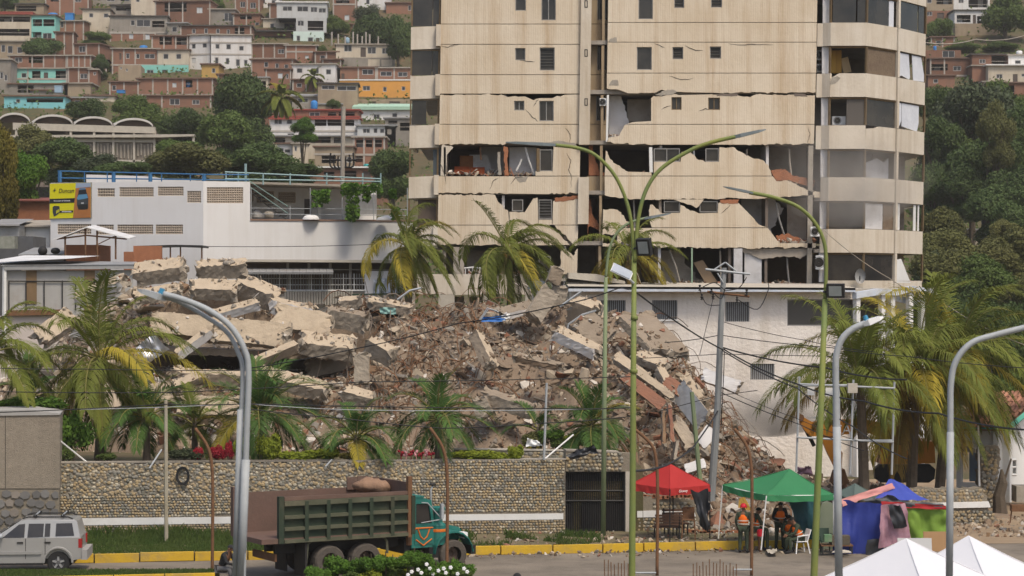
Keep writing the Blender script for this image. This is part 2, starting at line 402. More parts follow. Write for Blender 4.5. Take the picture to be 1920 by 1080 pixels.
tw("spandrel", [jag([(1103,425,1),(1134,428,0),(1132,458,0),(1102,458,0)],2,6)], .22, m_tower_dark, TD+.9)
# air conditioner hung in the recess
# --- block D (east front)
for y0, y1 in ((-55,-14),(42,79)): tw("spandrel", [lr(1139,1531,y0+.6,y1-.6)])
tw("spandrel", [jag([(1138,137.6),(1530,137.6),(1529,173,1),(1345,174,0),(1300,173,1),(1276,172,0),(1258,172,0),(1240,168,0),(1228,174,1),(1178,175,0),(1160,168,1),(1138,166,0)], 1, 8)])
tw("wall_panel", [lr(1139,1531,-13.4,41.4), rect(1197,1224,-12,36), rect(1264,1283,-9,15), rect(1333,1354,-10,14)])
twindow(1197,1224,-12,36,'pane'); twindow(1264,1283,-9,15,'louvre'); twindow(1333,1354,-10,14,'louvre')
tw("wall_panel", [lr(1139,1531,79.6,136.4), rect(1194,1222,88,131), rect(1261,1281,88,111), rect(1331,1352,87,110)])
twindow(1194,1222,88,131,'pane'); twindow(1261,1281,88,111,'louvre'); twindow(1331,1352,87,110,'louvre')
# storey 3 east: broken corner room
tw("wall_panel", [jag([(1221,184,0),(1226,180,1),(1240,181,0),(1258,176,1),(1278,178,0),(1330,177,1),(1380,178,0),(1392,181,1),(1430,177,1),(1528,178.5,0),(1527,232.4,0),(1176,232.4,0),(1186,229,0),(1221,227,0)], 1.2, 7),
     rect(1259,1278,182,206), rect(1328,1350,183,206)])
twindow(1259,1278,182,206,'pane2',fm=m_gold); twindow(1328,1350,183,206,'pane2',fm=m_gold)
tw("spandrel", [jag([(1175,233.6),(1527,233.6),(1526,269,1),(1400,271,0),(1230,271,1),(1150,269,1),(1138,266,0),(1141,258,0),(1160,255,1)], 1.3, 7)])
tw("wall_panel", [jag([(1138,178),(1142,178),(1140,265,0),(1136,266,0)],1,7)], .2, m_white)
# storey 4 east
tw("wall_panel", [jag([(1136,282,1),(1150,305,1),(1178,322,0),(1221,323,0),(1222,329.4,0),(1134,329.4,0)], 1.6, 6)])
tw("wall_panel", [jag([(1217,276,0),(1223,276,0),(1224,323,0),(1218,323,0)], 1, 6)], .3, m_white)
tw("wall_panel", [jag([(1226,303.5,0),(1276,303.5,0),(1278,285,1),(1290,284,1),(1310,300,1),(1322,303.5,0),(1348,303.5,0),(1349,276,1),(1378,277,1),(1400,292,1),(1430,300,1),(1445,320,1),(1447,329.4,0),(1226,329.4,0)], 1.6, 6)])
twindow(1226,1275,278,303,'pane2'); twindow(1323,1348,278,303,'pane')
tw("spandrel", [jag([(1134,330.6),(1449,330.6,0),(1456,340,1),(1475,338,1),(1500,350,1),(1527,360,0),(1526,366,1),(1420,373,0),(1385,372,1),(1250,373,1),(1185,374,1),(1134,366,0)], 1.4, 7)])
tw("spandrel", [jag([(1527,358,1),(1553,362,0),(1553,372,0),(1526,370,0)], 1, 6)])
tw("wall_panel", [jag([(1446,322,1),(1465,316,1),(1490,330,1),(1510,333,1),(1526,345,0),(1524,352,0),(1478,338,0),(1455,339,0)],1.5,5)], .5, m_brickred, TD+.3)
# storey 5 east
tw("wall_panel", [jag([(1131,392,1),(1150,392,1),(1170,404,1),(1176,426.4,0),(1130,426.4,0)], 1.5, 6)])
tw("wall_panel", [jag([(1219,384,1),(1234,392,1),(1242,400,0),(1275,399,0),(1276,384,1),(1290,392,1),(1310,400,0),(1346,399,0),(1347,381,1),(1384,380,0),(1412,408,1),(1425,422,0),(1438,426.4,0),(1222,426.4,0),(1217,410,1)], 1.6, 6)])
tw("wall_panel", [jag([(1250,374),(1320,374,0),(1312,384,1),(1306,390,0),(1296,384,1),(1270,376,1)],1.2,6)])
twindow(1245,1275,377,398,'pane'); twindow(1312,1346,377,398,'pane')
tw("spandrel", [jag([(1130,427.6),(1440,427.6,0),(1458,452,1),(1463,456,0),(1530,456,0),(1529,464,1),(1380,465,1),(1250,463,1),(1230,462,1),(1180,440,1),(1160,458,1),(1130,456,0)], 1.4, 7)])
tw("wall_panel", [jag([(1455,442,1),(1480,438,1),(1500,447,1),(1512,455,0),(1460,455,0)],2,5)], .5, m_brickred, TD+.4)
tw("wall_panel", [jag([(1131,440,1),(1160,440,1),(1150,462,0),(1130,462,0)],1.5,6)])
# storey 6 east
tw("column", [rect(1376,1392,466,640)], .5, m_int_white); tw("wall_panel", [rect(1396,1428,474,640)], .2, m_int_white, TD+.3)
tw("wall_panel", [jag([(1378,466),(1528,466,1),(1500,486,1),(1470,480,1),(1430,486,1),(1400,474,1)],2,6)], .2, m_int_mid, TD+.2)
tw("column", [rect(1296,1299,465,540)], .12, M("green_pipe", (.25,.35,.25), rough=.6))
for x in (1516,): tw("column", [jag([(x,273,1),(x+9,273),(x+6,540,1),(x-3,540)],1,9)], .35, m_conc)
# --- interior: floor slabs, back walls, partitions, all in the dark behind the fronts
for k, y in enumerate((-49, 83, 176, 271, 365, 460, 552)):
 a = P(lean(775, y), y, TD); e = P(lean(1533, y), y, TD); z = a.z
 MB().box(a.x+.3, e.x-.05, TD+.26, TD+16, z+.02, z+.24).build("floor_slab", m_slab, tower, w=True)
for y0, y1 in ((-10,76),(84,169),(177,264),(272,358),(366,453),(461,545)):
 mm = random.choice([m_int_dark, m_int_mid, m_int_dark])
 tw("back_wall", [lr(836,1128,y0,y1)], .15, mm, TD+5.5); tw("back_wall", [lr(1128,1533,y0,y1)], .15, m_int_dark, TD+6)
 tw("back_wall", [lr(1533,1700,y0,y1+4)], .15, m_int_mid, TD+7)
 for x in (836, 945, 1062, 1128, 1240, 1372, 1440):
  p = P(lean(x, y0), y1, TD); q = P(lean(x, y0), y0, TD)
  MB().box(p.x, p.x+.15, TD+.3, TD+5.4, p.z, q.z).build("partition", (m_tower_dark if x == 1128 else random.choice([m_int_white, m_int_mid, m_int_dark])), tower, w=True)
 # the parts beyond sight on the east: keeps the block solid
tw("back_wall", [rect(900,1035,275,328)], .1, m_int_white, TD+2.6); tw("back_wall", [jag([(880,290),(915,290,1),(925,327,0),(880,327)],2,6)], .1, m_int_white, TD+2)
tw("back_wall", [rect(955,1005,276,328)], .1, m_int_white, TD+1.2)
tw("door", [rect(862,887,292,326)], .08, M("wooden_door", (.28,.12,.04), (.2,.08,.03), 4), TD+1.9)
tw("back_wall", [jag([(1141,180),(1165,180,1),(1175,215,1),(1180,232),(1165,258),(1142,262)],2,7)], .1, m_int_white, TD+1.2)
tw("back_wall", [rect(1176,1222,186,228)], .1, m_int_mid, TD+1.8)
tw("back_wall", [jag([(1390,372),(1450,372,1),(1470,390,1),(1440,452),(1390,452)],3,7)], .1, m_int_white, TD+2.2)
tw("back_wall", [rect(1476,1512,372,455)], .1, m_int_mid, TD+1.8)
tw("back_wall", [rect(1400,1512,276,345)], .1, m_int_mid, TD+3.2)
tw("back_wall", [jag([(1240,470),(1275,470,1),(1290,500,1),(1330,540),(1240,540)],3,7)], .1, m_conc, TD+2)
tw("back_wall", [jag([(1300,492,1),(1318,488),(1345,528),(1325,535)],1,7)], .08, M("leaning_door", (.34,.24,.15)), TD+1)
tw("back_wall", [rect(875,925,470,514)], .1, m_conc, TD+2.2); tw("back_wall", [jag([(925,470,1),(965,470),(968,514),(935,514)],2,6)], .1, m_brickred, TD+2.6)
# --- left corner A: balcony parapets, bronze posts, glazing
for y0, y1 in ((50,92),(142,185),(235,277),(331,371),(425,466)):
 tw("parapet", [jag([(lean(770,y0),y0+1),(lean(819,y0),y0-1),(lean(826,y1),y1-1),(lean(770,y1),y1+1)])], .18, m_tower_pale, TD+.25)
 tw("parapet", [lr(817,826,y0-3,y1-6)], .3, m_tower_pale, TD-.1)
for y0, y1 in ((-45,49),(93,141),(186,234),(278,330),(372,424)):
 tw("window_post", [lr(770,773,y0,y1)], .12, m_gold, TD+.3); tw("window_post", [lr(822,825.5,y0,y1)], .12, m_gold, TD+.3)
 tw("window_post", [lr(773,822,y0,y0+2)], .12, m_gold, TD+.31)
 if y0 < 180: tw("window_pane", [lr(773,810,y0+2,y1)], .02, m_pane, TD+.36); tw("window_pane", [lr(811,822,y0+2,y1)], .02, m_pane, TD+.40)
 elif y0 == 186: tw("window_pane", [lr(774,801,y0+2,y1)], .02, m_pane, TD+.36)
 elif y0 == 372: tw("window_pane", [lr(788,822,y0+2,y1)], .02, M("drawn_curtain", (.13,.10,.075), (.08,.06,.05), 2), TD+.6)
 if y0 == 278: tw("window_pane", [rect(812,826,280,329)], .05, M("blue_grey_shutter", (.07,.085,.095)), TD+.36)
# side of block (west), running back
for y0, y1 in ((50,92),(142,185),(235,277),(331,371)):
 a = P(770, y1, TD); e = P(770, y0, TD)
 MB().box(a.x+.02, a.x+.22, TD+.45, TD+5, a.z, e.z).build("parapet", m_tower_pale, tower, w=True)
# --- rounded bay on the east corner: E, F, G, H panels along a bent plan
bayx = [(1532,124.95),(1542,124.95),(1557,124.6),(1625,124.6),(1681,127.0),(1684,127.1),(1735,130.3)]
def bay(k, y, inset=0):
 x, d = bayx[k]; p = P(lean(x, y), y, d); p.z = H-(y-CY)*124.6/F
 return Vector((p.x, p.y+inset, p.z))
def baypanel(name, k, y0, y1, mat, th=.16, inset=0, u0=0, u1=1, brk=None, lab=None):
 A0, B0, A1, B1 = bay(k,y1,inset), bay(k+1,y1,inset), bay(k,y0,inset), bay(k+1,y0,inset)
 lo = lambda u, v: (A0.lerp(B0, u)).lerp(A1.lerp(B1, u), v)
 nn = (B0-A0).cross(Vector((0,0,1))).normalized()*-1
 poly = brk or [(u0,0),(u1,0),(u1,1),(u0,1)]
 b = MB(); b.prism([poly], lo, nn*th); o = b.build(name, mat, tower, w=True)
 if lab: o['label'] = lab
 return o
m_curt = M("white_curtain_cloth", (.66,.68,.72), (.55,.57,.62), 1.5, .9, .5, 3)
m_blind = M("brown_bamboo_blind", (.20,.15,.10), (.14,.10,.07), 3, .9, bump=.5)
SP = [(-53,-11),(42,86),(137,182),(234.5,279.5),(332,377),(429,474)]
for i, (y0, y1) in enumerate(SP):
 for k in (0,1,2,3,5):
  brk = None
  if i == 3 and k == 3: brk = [(0,0),(1,0),(1,1),(.45,1),(.36,.93),(.02,.86)]
  if i >= 4 and k == 0: continue
  if i == 2 and k == 2: brk = [(0,0),(1,0),(1,1),(.25,1),(.14,.9),(.02,.8)]
  baypanel("spandrel", k, y0+.4, y1-.4, m_tower_pale, brk=brk)
 yn = SP[i+1][0] if i+1 < len(SP) else 529
 for k, u in ((2,0),(3,0),(5,0),(6,0)):
  p = bay(k, yn, .12); q = bay(k, y1, .12)
  MB().tube([p, q], .075 if k != 5 else .13, 4).build("window_post", m_gold if k != 5 else m_tower_pale, tower, w=True)
 MB().tube([bay(2,y1+1.5,.12),bay(3,y1+1.5,.12),bay(4,y1+1.5,.12)], .06, 4).build("window_post", m_gold, tower, w=True)
 # a white pilaster between the east front and the bay
 MB().obox((bay(1,(y1+yn)/2,.35)+bay(2,(y1+yn)/2,.35))/2, (.2,0,0), (0,.12,0), (0,0,(yn-y1)/2*124.6/F-.01)).build("column", m_int_white, tower, w=True)
for i in range(len(SP)):
 y0 = SP[i][1]; y1 = SP[i+1][0] if i+1 < len(SP) else 529
 for k in (2,3,5):
  w0 = [(.03,.5,m_pane),(.5,.97,m_pane)]
  if i == 0: w0 = [(.06,.7,m_pane),(.74,.97,m_pane)]
  if i == 0 and k == 3: w0 = [(.03,.72,m_pane),(.74,.9,m_curt)]
  if i == 1 and k == 2: w0 = []
  if i == 1 and k == 3: w0 = [(.0,.33,m_blind),(.33,.66,m_blind),(.66,.97,m_blind)]
  if i == 1 and k == 5: w0 = [(.04,.46,m_curt),(.54,.98,m_curt)]
  if i == 2 and k == 5: w0 = [(.02,.16,m_curt),(.18,.8,m_curt)]
  if i == 2 and k == 2: w0 = [(.48,.97,M("half_drawn_screen", (.10,.09,.08)))]
  if i == 3 and k == 3: w0 = [(.02,.02,m_pane)]
  if i == 3 and k == 5: w0 = []
  if i == 4 and k == 3: w0 = [(.02,.62,m_int_white),(.64,.97,m_blind)]
  if i == 4 and k == 5: w0 = [(.04,.16,m_white),(.66,.75,m_white),(.82,.87,m_white)]
  if i == 5 and k == 5: w0 = []
  for u0, u1, mm in w0:
   brk = None
   if i == 1 and k == 5: brk = [(u0,.04),(u0+.12,.1),(u1-.03,.0 if u0 < .3 else -.08),(u1,.1),(u1-.06,.97),(u0,.97)] if u0 < .3 else [(u0+.04,0),(u1+.04,.02),(u1-.12,.97),(u0-.02,.97)]
   if i == 2 and k == 5: brk = [(u0,.1),(u1-.06,-.02 if u0 > .1 else .1),(u1,.3),(u1,.97),(u0,.97)]
   if u1-u0 > .05: baypanel("window_pane", k, y0+1, y1-.5, mm, .03, .16, u0, u1, brk)
 if i == 3: baypanel("back_wall", 3, y0+16, y1, m_int_white, .1, 1.2, .05, .95, [(.02,.0),(.9,0),(.9,1.15),(.75,.9),(.5,1.1),(.02,.7)])
 # dark room behind
 a = bay(2,y1,1.5); e = bay(3,y0,1.5)
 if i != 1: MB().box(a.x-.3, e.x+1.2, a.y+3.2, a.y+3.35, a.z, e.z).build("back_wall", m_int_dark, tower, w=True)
 z = bay(2,y0,0).z
 sl = [bay(0,y0,.2),bay(2,y0,.25),bay(3,y0,.25),bay(4,y0,.3),bay(6,y0,.3)]
 b = MB(); b.prism([[(p.x,p.y) for p in sl]+[(sl[-1].x,142),(sl[0].x,142)]], lambda u, v: (u, v, z+.02), (0,0,.2)); b.build("floor_slab", m_slab, tower, w=True)
# fallen light panel on the lowest bay floor
baypanel("loose_panel", 5, 484, 530, m_white, .05, .0, 0, .5, [(.0,0),(.58,0),(.22,1),(.0,.95)], "white panel slumped across the bay opening")
baypanel("spandrel", 2, 526, 548, m_tower_pale); baypanel("spandrel", 3, 526, 548, m_tower_pale); baypanel("spandrel", 5, 526, 548, m_tower_pale)
# brown cupboard and boards in the open bay room
cup = thing("cupboard", "yellow wooden cupboard standing in the open bay room of the tower", "cupboard", (P(1568,137,126).x,126,P(1568,137,126).z))
q = MB(); q.box(-.35,.3,0,.5,0,1.28); q.build("body", M("yellow_pine", (.48,.28,.06), (.36,.2,.05), 3), cup)
MB().box(-.33,-.03,-.03,-.002,.05,1.22).build("door", M("yellow_pine_door", (.52,.31,.07)), cup); MB().box(-.01,.28,-.03,-.002,.05,1.22).build("door", M("yellow_pine_door", (.44,.25,.06)), cup)
MB().obox((.55,.1,.45),(.22,0,.06),(0,.02,0),(-.1,0,.42)).build("board", M("pale_board", (.5,.36,.2)), cup)
# cornice cracks: thin dark broken strips along the slab lines are real gaps left between panels above
# rubble pieces lying on the torn floor edges
def ac_unit(name, label, px, py, d, wpx=22, hpx=15, group=None):
 k = F/d; p = P(px, py, d); W, Hh = wpx/k, hpx/k
 t = thing(name, label, "air conditioner", p, 0, group)
 MB().box(-W/2,W/2,0,.32,0,Hh).build("casing", m_white_clean, t)
 q = MB();
 for r_ in (.42,.3,.18):
  pts = [(-W*.12+Hh*r_*math.cos(a*math.pi/8), -.012, Hh/2+Hh*r_*math.sin(a*math.pi/8)) for a in range(17)]
  q.tube(pts, .012, 4, cap=False)
 q.build("fan_guard", m_black, t)
 q = MB(); q.lathe([(.01,0),(Hh*.36,.0)], (0,0,0), 14); q.v = [(x-W*.12, -.006+0*z, y+Hh/2) for x,y,z in q.v]; q.build("fan", m_pane, t)
 return t
ac_unit("air_conditioner", "white air conditioner on the bay floor of the third visible storey", 1573, 234, 125.4, 25, 16)
ac_unit("air_conditioner", "white air conditioner in the narrow gap beside the bay, below the top spandrel", 1539, 112, 125.6, 14, 18)
ac_unit("air_conditioner", "white air conditioner on the same gap wall, lower of its pair", 1539, 135, 125.6, 14, 15)
ac_unit("air_conditioner", "white air conditioner jutting from the dark recess between the two fronts", 1131, 198, 125.2, 13, 14)
ac_unit("air_conditioner", "broken air conditioner dangling beside the lowest torn bay room", 1537, 505, 124.5, 14, 26)
ac_unit("air_conditioner", "dusty air conditioner stuck on the pilaster of the fifth torn storey", 1530, 443, 124.4, 20, 18)
sofa = thing("sofa", "red sofa left behind in the open fourth-storey room", "sofa", (P(880,329,125.9).x,125.9,P(880,328,125.9).z))
m_sofa = M("red_upholstery", (.36,.09,.03), (.26,.06,.02), 3)
MB().box(-.85,.85,0,.7,.05,.3).build("seat", m_sofa, sofa); MB().box(-.85,-.02,.55,.75,.3,.5).build("back_cushion", m_sofa, sofa); MB().box(.02,.85,.55,.75,.3,.46).build("back_cushion", m_sofa, sofa)
hb = thing("bed_headboard", "white arched headboard standing behind the lowest beige parapet", "headboard", (P(886,515,125.6).x,125.6,P(886,516,125.6).z))
pts = [(-.62,0,0),(-.62,0,.22),(-.5,0,.38),(0,0,.44),(.5,0,.38),(.62,0,.22),(.62,0,0)]
MB().tube(pts,.05,6).build("frame", m_white_clean, hb)
for k in range(5): MB().cyl((-.4+k*.2,0,0),(-.4+k*.2,0,.4),.03,n=5).build("slat", m_white_clean, hb)
dish = thing("satellite_dish", "grey curved dish lying on the lowest bay floor", "dish", P(1612,528,124.3))
q = MB(); q.lathe([(.02,0),(.2,.03),(.34,.1),(.42,.18)],(0,0,0),14); q.v=[(x*.7, -z, y+.3) for x,y,z in q.v]; q.build("reflector", m_tin, dish); MB().cyl((0,-.05,0),(0,-.05,.3),.03).build("stand", m_black, dish)
# ---------------------------------------------------------------- lower body of the tower, then the buildings round it
tw("wall_panel", [rect(1105,1560,560,820)], .3, m_conc, TD+1.2); tw("wall_panel", [rect(765,1105,640,820)], .3, m_conc, TD+4)
class VP:
 """a vertical plane through two points of the photograph at their distances"""
 def __init__(s, u0, d0, u1, d1):
  s.A = Vector(((u0-960)*d0/F, d0)); s.B = Vector(((u1-960)*d1/F, d1))
  t = (s.B-s.A).normalized(); s.t = Vector((t.x, t.y, 0)); s.n = Vector((-t.y, t.x, 0))   # n points to the back
  s.ang = math.atan2(t.y, t.x)
 def d(s, u):
  a = (u-960)/F; e = s.B-s.A
  t = (a*s.A.y - s.A.x)/(e.x - a*e.y); return s.A.y + t*e.y
 def p(s, u, v, back=0): return P(u, v, s.d(u)) + s.n*back
def panel(parent, name, loops, vp, th, mat, back=0):
 b = MB(); b.prism(loops, lambda u, v: vp.p(u, v, back), vp.n*th); return b.build(name, mat, parent, w=True)
def bar(parent, name, pts, vp, r, mat, back=0, n=5):
 b = MB(); b.tube([vp.p(u, v, back) for u, v in pts], r, n); return b.build(name, mat, parent, w=True)
def grid_vent(parent, x0, x1, y0, y1, vp, nx, ny, mat, r=.035):
 """breeze-block screen: bars in the opening and a dark board far behind it"""
 b = MB()
 for i in range(nx+1):
  u = x0+(x1-x0)*i/nx; b.tube([vp.p(u,y0,.06), vp.p(u,y1,.06)], r, 4)
 for j in range(ny+1):
  v = y0+(y1-y0)*j/ny; b.tube([vp.p(x0,v,.06), vp.p(x1,v,.06)], r, 4)
 return b.build("breeze_block_vent", mat, parent, w=True)
def flat(parent, name, pts, vp, mat, back):
 b = MB(); b.prism([pts], lambda u, v: vp.p(u, v, back), vp.n*.006); return b.build(name, mat, parent, w=True)
def text(parent, name, s, mat, loc, size, ang, shear=0, ext=.004):
 cu = bpy.data.curves.new(name, 'FONT'); cu.body = s; cu.size = size; cu.extrude = ext; cu.shear = shear; cu.align_x = 'CENTER'; cu.align_y = 'CENTER'
 cu.materials.append(mat); tmp = bpy.data.objects.new(name, cu); me = bpy.data.meshes.new_from_object(tmp); bpy.data.objects.remove(tmp)
 me.name = name; o = bpy.data.objects.new(name, me); C.objects.link(o)
 o.parent = parent; o.location = Vector(loc) - Vector(parent.location); o.rotation_euler = (R(90), 0, ang); return o
# ---- long white building in front of the tower
vw = VP(1070, 114, 1602, 114)
wh = thing("white_building", "long low white stucco building with barred windows and pale blue eaves below the tower", "building", (vw.p(1340,540).x, 114, 0))
WW = [(1127,1173,563,598),(1223,1270,563,599),(1360,1405,566,603),(1476,1600,561,611),(1407,1452,682,712)]
panel(wh, "wall", [rect(1070,1604,545,895)]+[rect(*q) for q in WW], vw, .3, m_stucco)
panel(wh, "back_wall", [rect(1070,1604,545,895)], vw, .3, m_conc, 9)
for u in (1070, 1600):
 a = vw.p(u, 895, .31); MB().box(a.x, a.x+.3, 114.31, 122.9, a.z, vw.p(u,546).z).build("side_wall", m_stucco, wh, w=True)
m_grey_int = M("painted_dim_room", (.12,.115,.11), (.09,.085,.08), .6, .9)  # dimness of the rooms put into the colour of flat panes
for x0, x1, y0, y1 in WW:
 f = bpy.data.objects.new("window", None); C.objects.link(f); f.parent = wh; f.location = vw.p(x0, y1) - wh.location
 if x0 != 1476:
  n = int((x1-x0)/3.6)
  for i in range(n):
   u = x0+(x1-x0)*(i+.5)/n; MB().tube([vw.p(u,y0,.05), vw.p(u,y1,.05)], .016, 4).build("bar", m_galv, f, w=True)
  panel(f, "pane", [rect(x0,x1,y0,y1)], vw, .02, m_grey_int, .2)
 else: panel(f, "pane", [rect(x0,x1,y0,y1)], vw, .02, M("hazy_dark_glass", (.09,.085,.08), rough=.2, spec=.5), .2); panel(f, "frame", [rect(x0,x1,y0,y1), rect(x0+2,x1-2,y0+2,y1-2)], vw, .06, m_alu, .1)
panel(wh, "sill", [rect(1125,1175,598.5,601)], vw, .1, m_white, -.07); panel(wh, "sill", [rect(1221,1272,599.5,602)], vw, .1, m_white, -.07)
b = MB(); b.prism([[(1066,537),(1604,540),(1604,547.5),(1066,546.5)]], lambda u, v: P(u, v, 113.2), (0,.2,0)); b.build("fascia", m_bluetrim, wh, w=True)
a, e = P(1066,536.5,113.2), P(1604,539.5,113.2)
b = MB(); b.add([a, e, e+Vector((0,8,.22)), a+Vector((0,8,.22)), a+Vector((0,0,-.12)), e+Vector((0,0,-.12)), e+Vector((0,8,.1)), a+Vector((0,8,.1))], [(0,1,2,3),(7,6,5,4),(0,4,5,1),(1,5,6,2),(3,2,6,7),(0,3,7,4)]); b.build("roof", m_conc_pale, wh, w=True)
# angular porch on its east end
vq = VP(1604, 113.2, 1700, 115.5)
panel(wh, "porch_beam", [[(1606,548),(1650,541),(1650,553),(1618,558),(1606,560)]], vq, .3, m_bluetrim)
panel(wh, "porch_beam", [[(1650,541),(1690,543),(1722,536),(1745,540),(1768,545),(1768,552),(1745,548),(1720,546),(1692,554),(1650,553)]], vq, .3, m_bluetrim, .35)
panel(wh, "porch_beam", [[(1695,554),(1715,556),(1748,560),(1748,572),(1695,562)]], vq, .3, m_bluetrim, 1)
for u in (1612,1670,1688,1722,1744): panel(wh, "column", [rect(u-3,u+4,548,895)], vq, .25, m_white, .5 if u != 1612 else .1)
panel(wh, "wall", [rect(1618,1760,552,895), rect(1622,1664,562,640), rect(1694,1742,566,640)], vq, .25, m_stucco, 3)
panel(wh, "pane", [rect(1619,1748,560,642)], vq, .05, m_grey_int, 3.4)
b = MB(); b.prism([[(1606,547),(1770,545)]+[(1770,540),(1606,541)]], lambda u, v: vq.p(u, v, .66), vq.n*6); b.build("roof", m_conc_pale, wh, w=True)
# ---- small roofed annexe between rubble and tower
va = VP(985, 117, 1250, 117)
an = thing("annexe", "low annexe with a pale blue beam and flat tan roof behind the rubble crest", "building", (va.p(1080,540).x,117,0))
panel(an, "beam", [[(990,527),(1040,526),(1040,540),(990,542)]], va, .3, m_bluetrim); panel(an, "roof", [[(1066,511),(1120,514),(1172,527),(1172,532),(1120,528),(1066,522)]], va, 4, m_conc_pale, .2)
panel(an, "roof", [[(985,523),(1062,522),(1062,527),(985,527)]], va, 3, m_conc, .1)
panel(an, "column", [rect(998,1014,541,720)], va, .4, m_white, .1); panel(an, "wall", [rect(1066,1120,530,800)], va, .3, m_stucco, .8); panel(an, "wall", [rect(1014,1060,560,800)], va, .3, m_conc, 2.5)
# ---- white two-storey works building with billboard and terrace
vl = VP(95, 150, 381, 145); vr = VP(381, 145, 775, 150)
du = thing("works_building", "white rendered works building with breeze-block vents, roof terrace and blue roof railing", "building", (vl.p(240,480).x, 150, 2))
VU = [(183,215,353,369),(224,288,351,369),(296,344,350,367),(351,377,358,380)]; VD = [(108,171,420,439),(181,213,421,440),(220,287,421,439),(292,343,421,439)]
panel(du, "wall", [[(95,343),(381,339.5),(381,760),(93,760)]]+[rect(*q) for q in VU+VD], vl, .3, m_ducan)
panel(du, "wall", [[(381.3,339.5),(469,341),(469,412),(775,414),(775,760),(381.3,760)], rect(388,456,351,381)], vr, .3, m_ducan)
m_block = M("cream_breeze_block", (.52,.45,.37), (.42,.34,.26), 3, .95)
for x0, x1, y0, y1 in VU+VD: grid_vent(du, x0, x1, y0, y1, vl, max(4, int((x1-x0)/4.2)), int((y1-y0)/4.2), m_block, .045)
grid_vent(du, 388, 456, 351, 381, vr, 16, 7, m_block, .04)
panel(du, "shade_backing", [[(97,345),(380,343),(380,450),(97,450)]], vl, .1, m_int_dark, .8); panel(du, "shade_backing", [rect(383,467,345,410)], vr, .1, m_int_dark, .9)  # added dark boards make the inside behind the vents look unlit
panel(du, "parapet", [[(95,322),(204,325),(252,331),(381,337),(381,339.3),(95,342.6)]], vl, .25, m_ducan, 4)
bk = MB(); k0, k1, k2 = vl.p(96,346,.31), vl.p(380.5,343,.31), vr.p(768,343,.31)
b = MB(); b.add([vl.p(96,346,.32), vl.p(380,343.5,.32), vr.p(469,344,.32), vr.p(469,344,12), vl.p(96,346,12)], [(0,1,2,3,4)]); b.build("roof", m_conc, du, w=True)
panel(du, "ledge", [[(469,410.5),(775,412.5),(775,415.5),(469,413.5)]], vr, .4, M("rust_brown_edge", (.20,.11,.075), (.3,.2,.15), 3), -.06)
# terrace: floor, rear wall with vents and door, roof slab, stair, rails
b = MB(); b.add([vr.p(469,414,.3), vr.p(775,416,.3), vr.p(775,412,7), vr.p(469,410,7)], [(0,1,2,3)]); b.build("floor", m_conc, du, w=True)
panel(du, "rear_wall", [[(462,338),(760,344),(760,420),(462,420)], rect(500,520,352,370), rect(528,560,352,373), rect(570,602,354,373), rect(620,634,366,414)], vr, .2, m_ducan, 6.5)
b = MB()
for x0,x1,y0,y1 in ((500,520,352,370),(528,560,352,373),(570,602,354,373)):
 for i in range(9): u = x0+(x1-x0)*i/8; b.tube([vr.p(u,y0,6.5), vr.p(u,y1,6.5)], .045, 4)
 for i in range(5): v = y0+(y1-y0)*i/4; b.tube([vr.p(x0,v,6.5), vr.p(x1,v,6.5)], .045, 4)
b.build("breeze_block_vent", m_block, du, w=True)
panel(du, "shade_backing", [rect(490,640,346,416)], vr, .1, m_int_dark, 7.2)  # added dark board in place of the unlit inside
panel(du, "roof", [[(466,336.5),(735,345),(735,349),(466,341)]], vr, 4.5, m_conc, 2.5)
panel(du, "sheet_wall", [[(676,364),(725,362),(725,400),(676,400)]], vr, .08, m_tin, 2.2); panel(du, "column", [rect(635,641,365,414)], vr, .2, m_white, 5)
for k in range(9):
 u = 474+k*8.2; v = 348+k*7
 b = MB(); b.obox(vr.p(u, v, 1.2), vr.t*.17, vr.n*.45, (0,0,.03)); b.build("stair_tread", m_black, du, w=True)
for o_ in (0, 11, 22): bar(du, "stair_rail", [(470,343-o_*.9+14),(545,410-o_*1.2+3)], vr, .03, m_black if o_ == 0 else M("green_rail_paint", (.22,.33,.30)), .7)
for u in (472,545,583,643,702,765): bar(du, "rail_post", [(u,352),(u,412)] if u != 545 else [(u,385),(u,412)], vr, .03, m_galv, .15)
for v in (390, 401): bar(du, "rail", [(469,v),(765,v+3)], vr, .022, m_galv, .15)
m_blue = M("blue_paint", (.035,.12,.26), (.05,.16,.3), 2, .6); m_tealrail = M("grey_green_paint", (.30,.42,.42), (.24,.36,.36), 2, .6)
for v0, v1, v2 in ((320,327,335),(333,337,340)):
 bar(du, "roof_rail", [(100,v0),(381,v1-.5)], vl, .045, m_blue, .5); bar(du, "roof_rail", [(381,v1-.5),(470,v1)], vr, .045, m_blue, .5)
 bar(du, "roof_rail", [(430,v0+1),(724,v2-1)], vr, .05, m_tealrail, 1.2)
for u in (104,150,193,205,248,274,295,349,375): bar(du, "rail_post", [(u,319+(u-104)*.025),(u,341)], vl, .14 if u in (104,205,274,375) else .04, m_blue, .5)
for u in (432,455,469,502,553,622,690,724): bar(du, "rail_post", [(u,323 if u != 469 else 305),(u,345)], vr, .05 if u != 469 else .08, m_tealrail, 1.2)
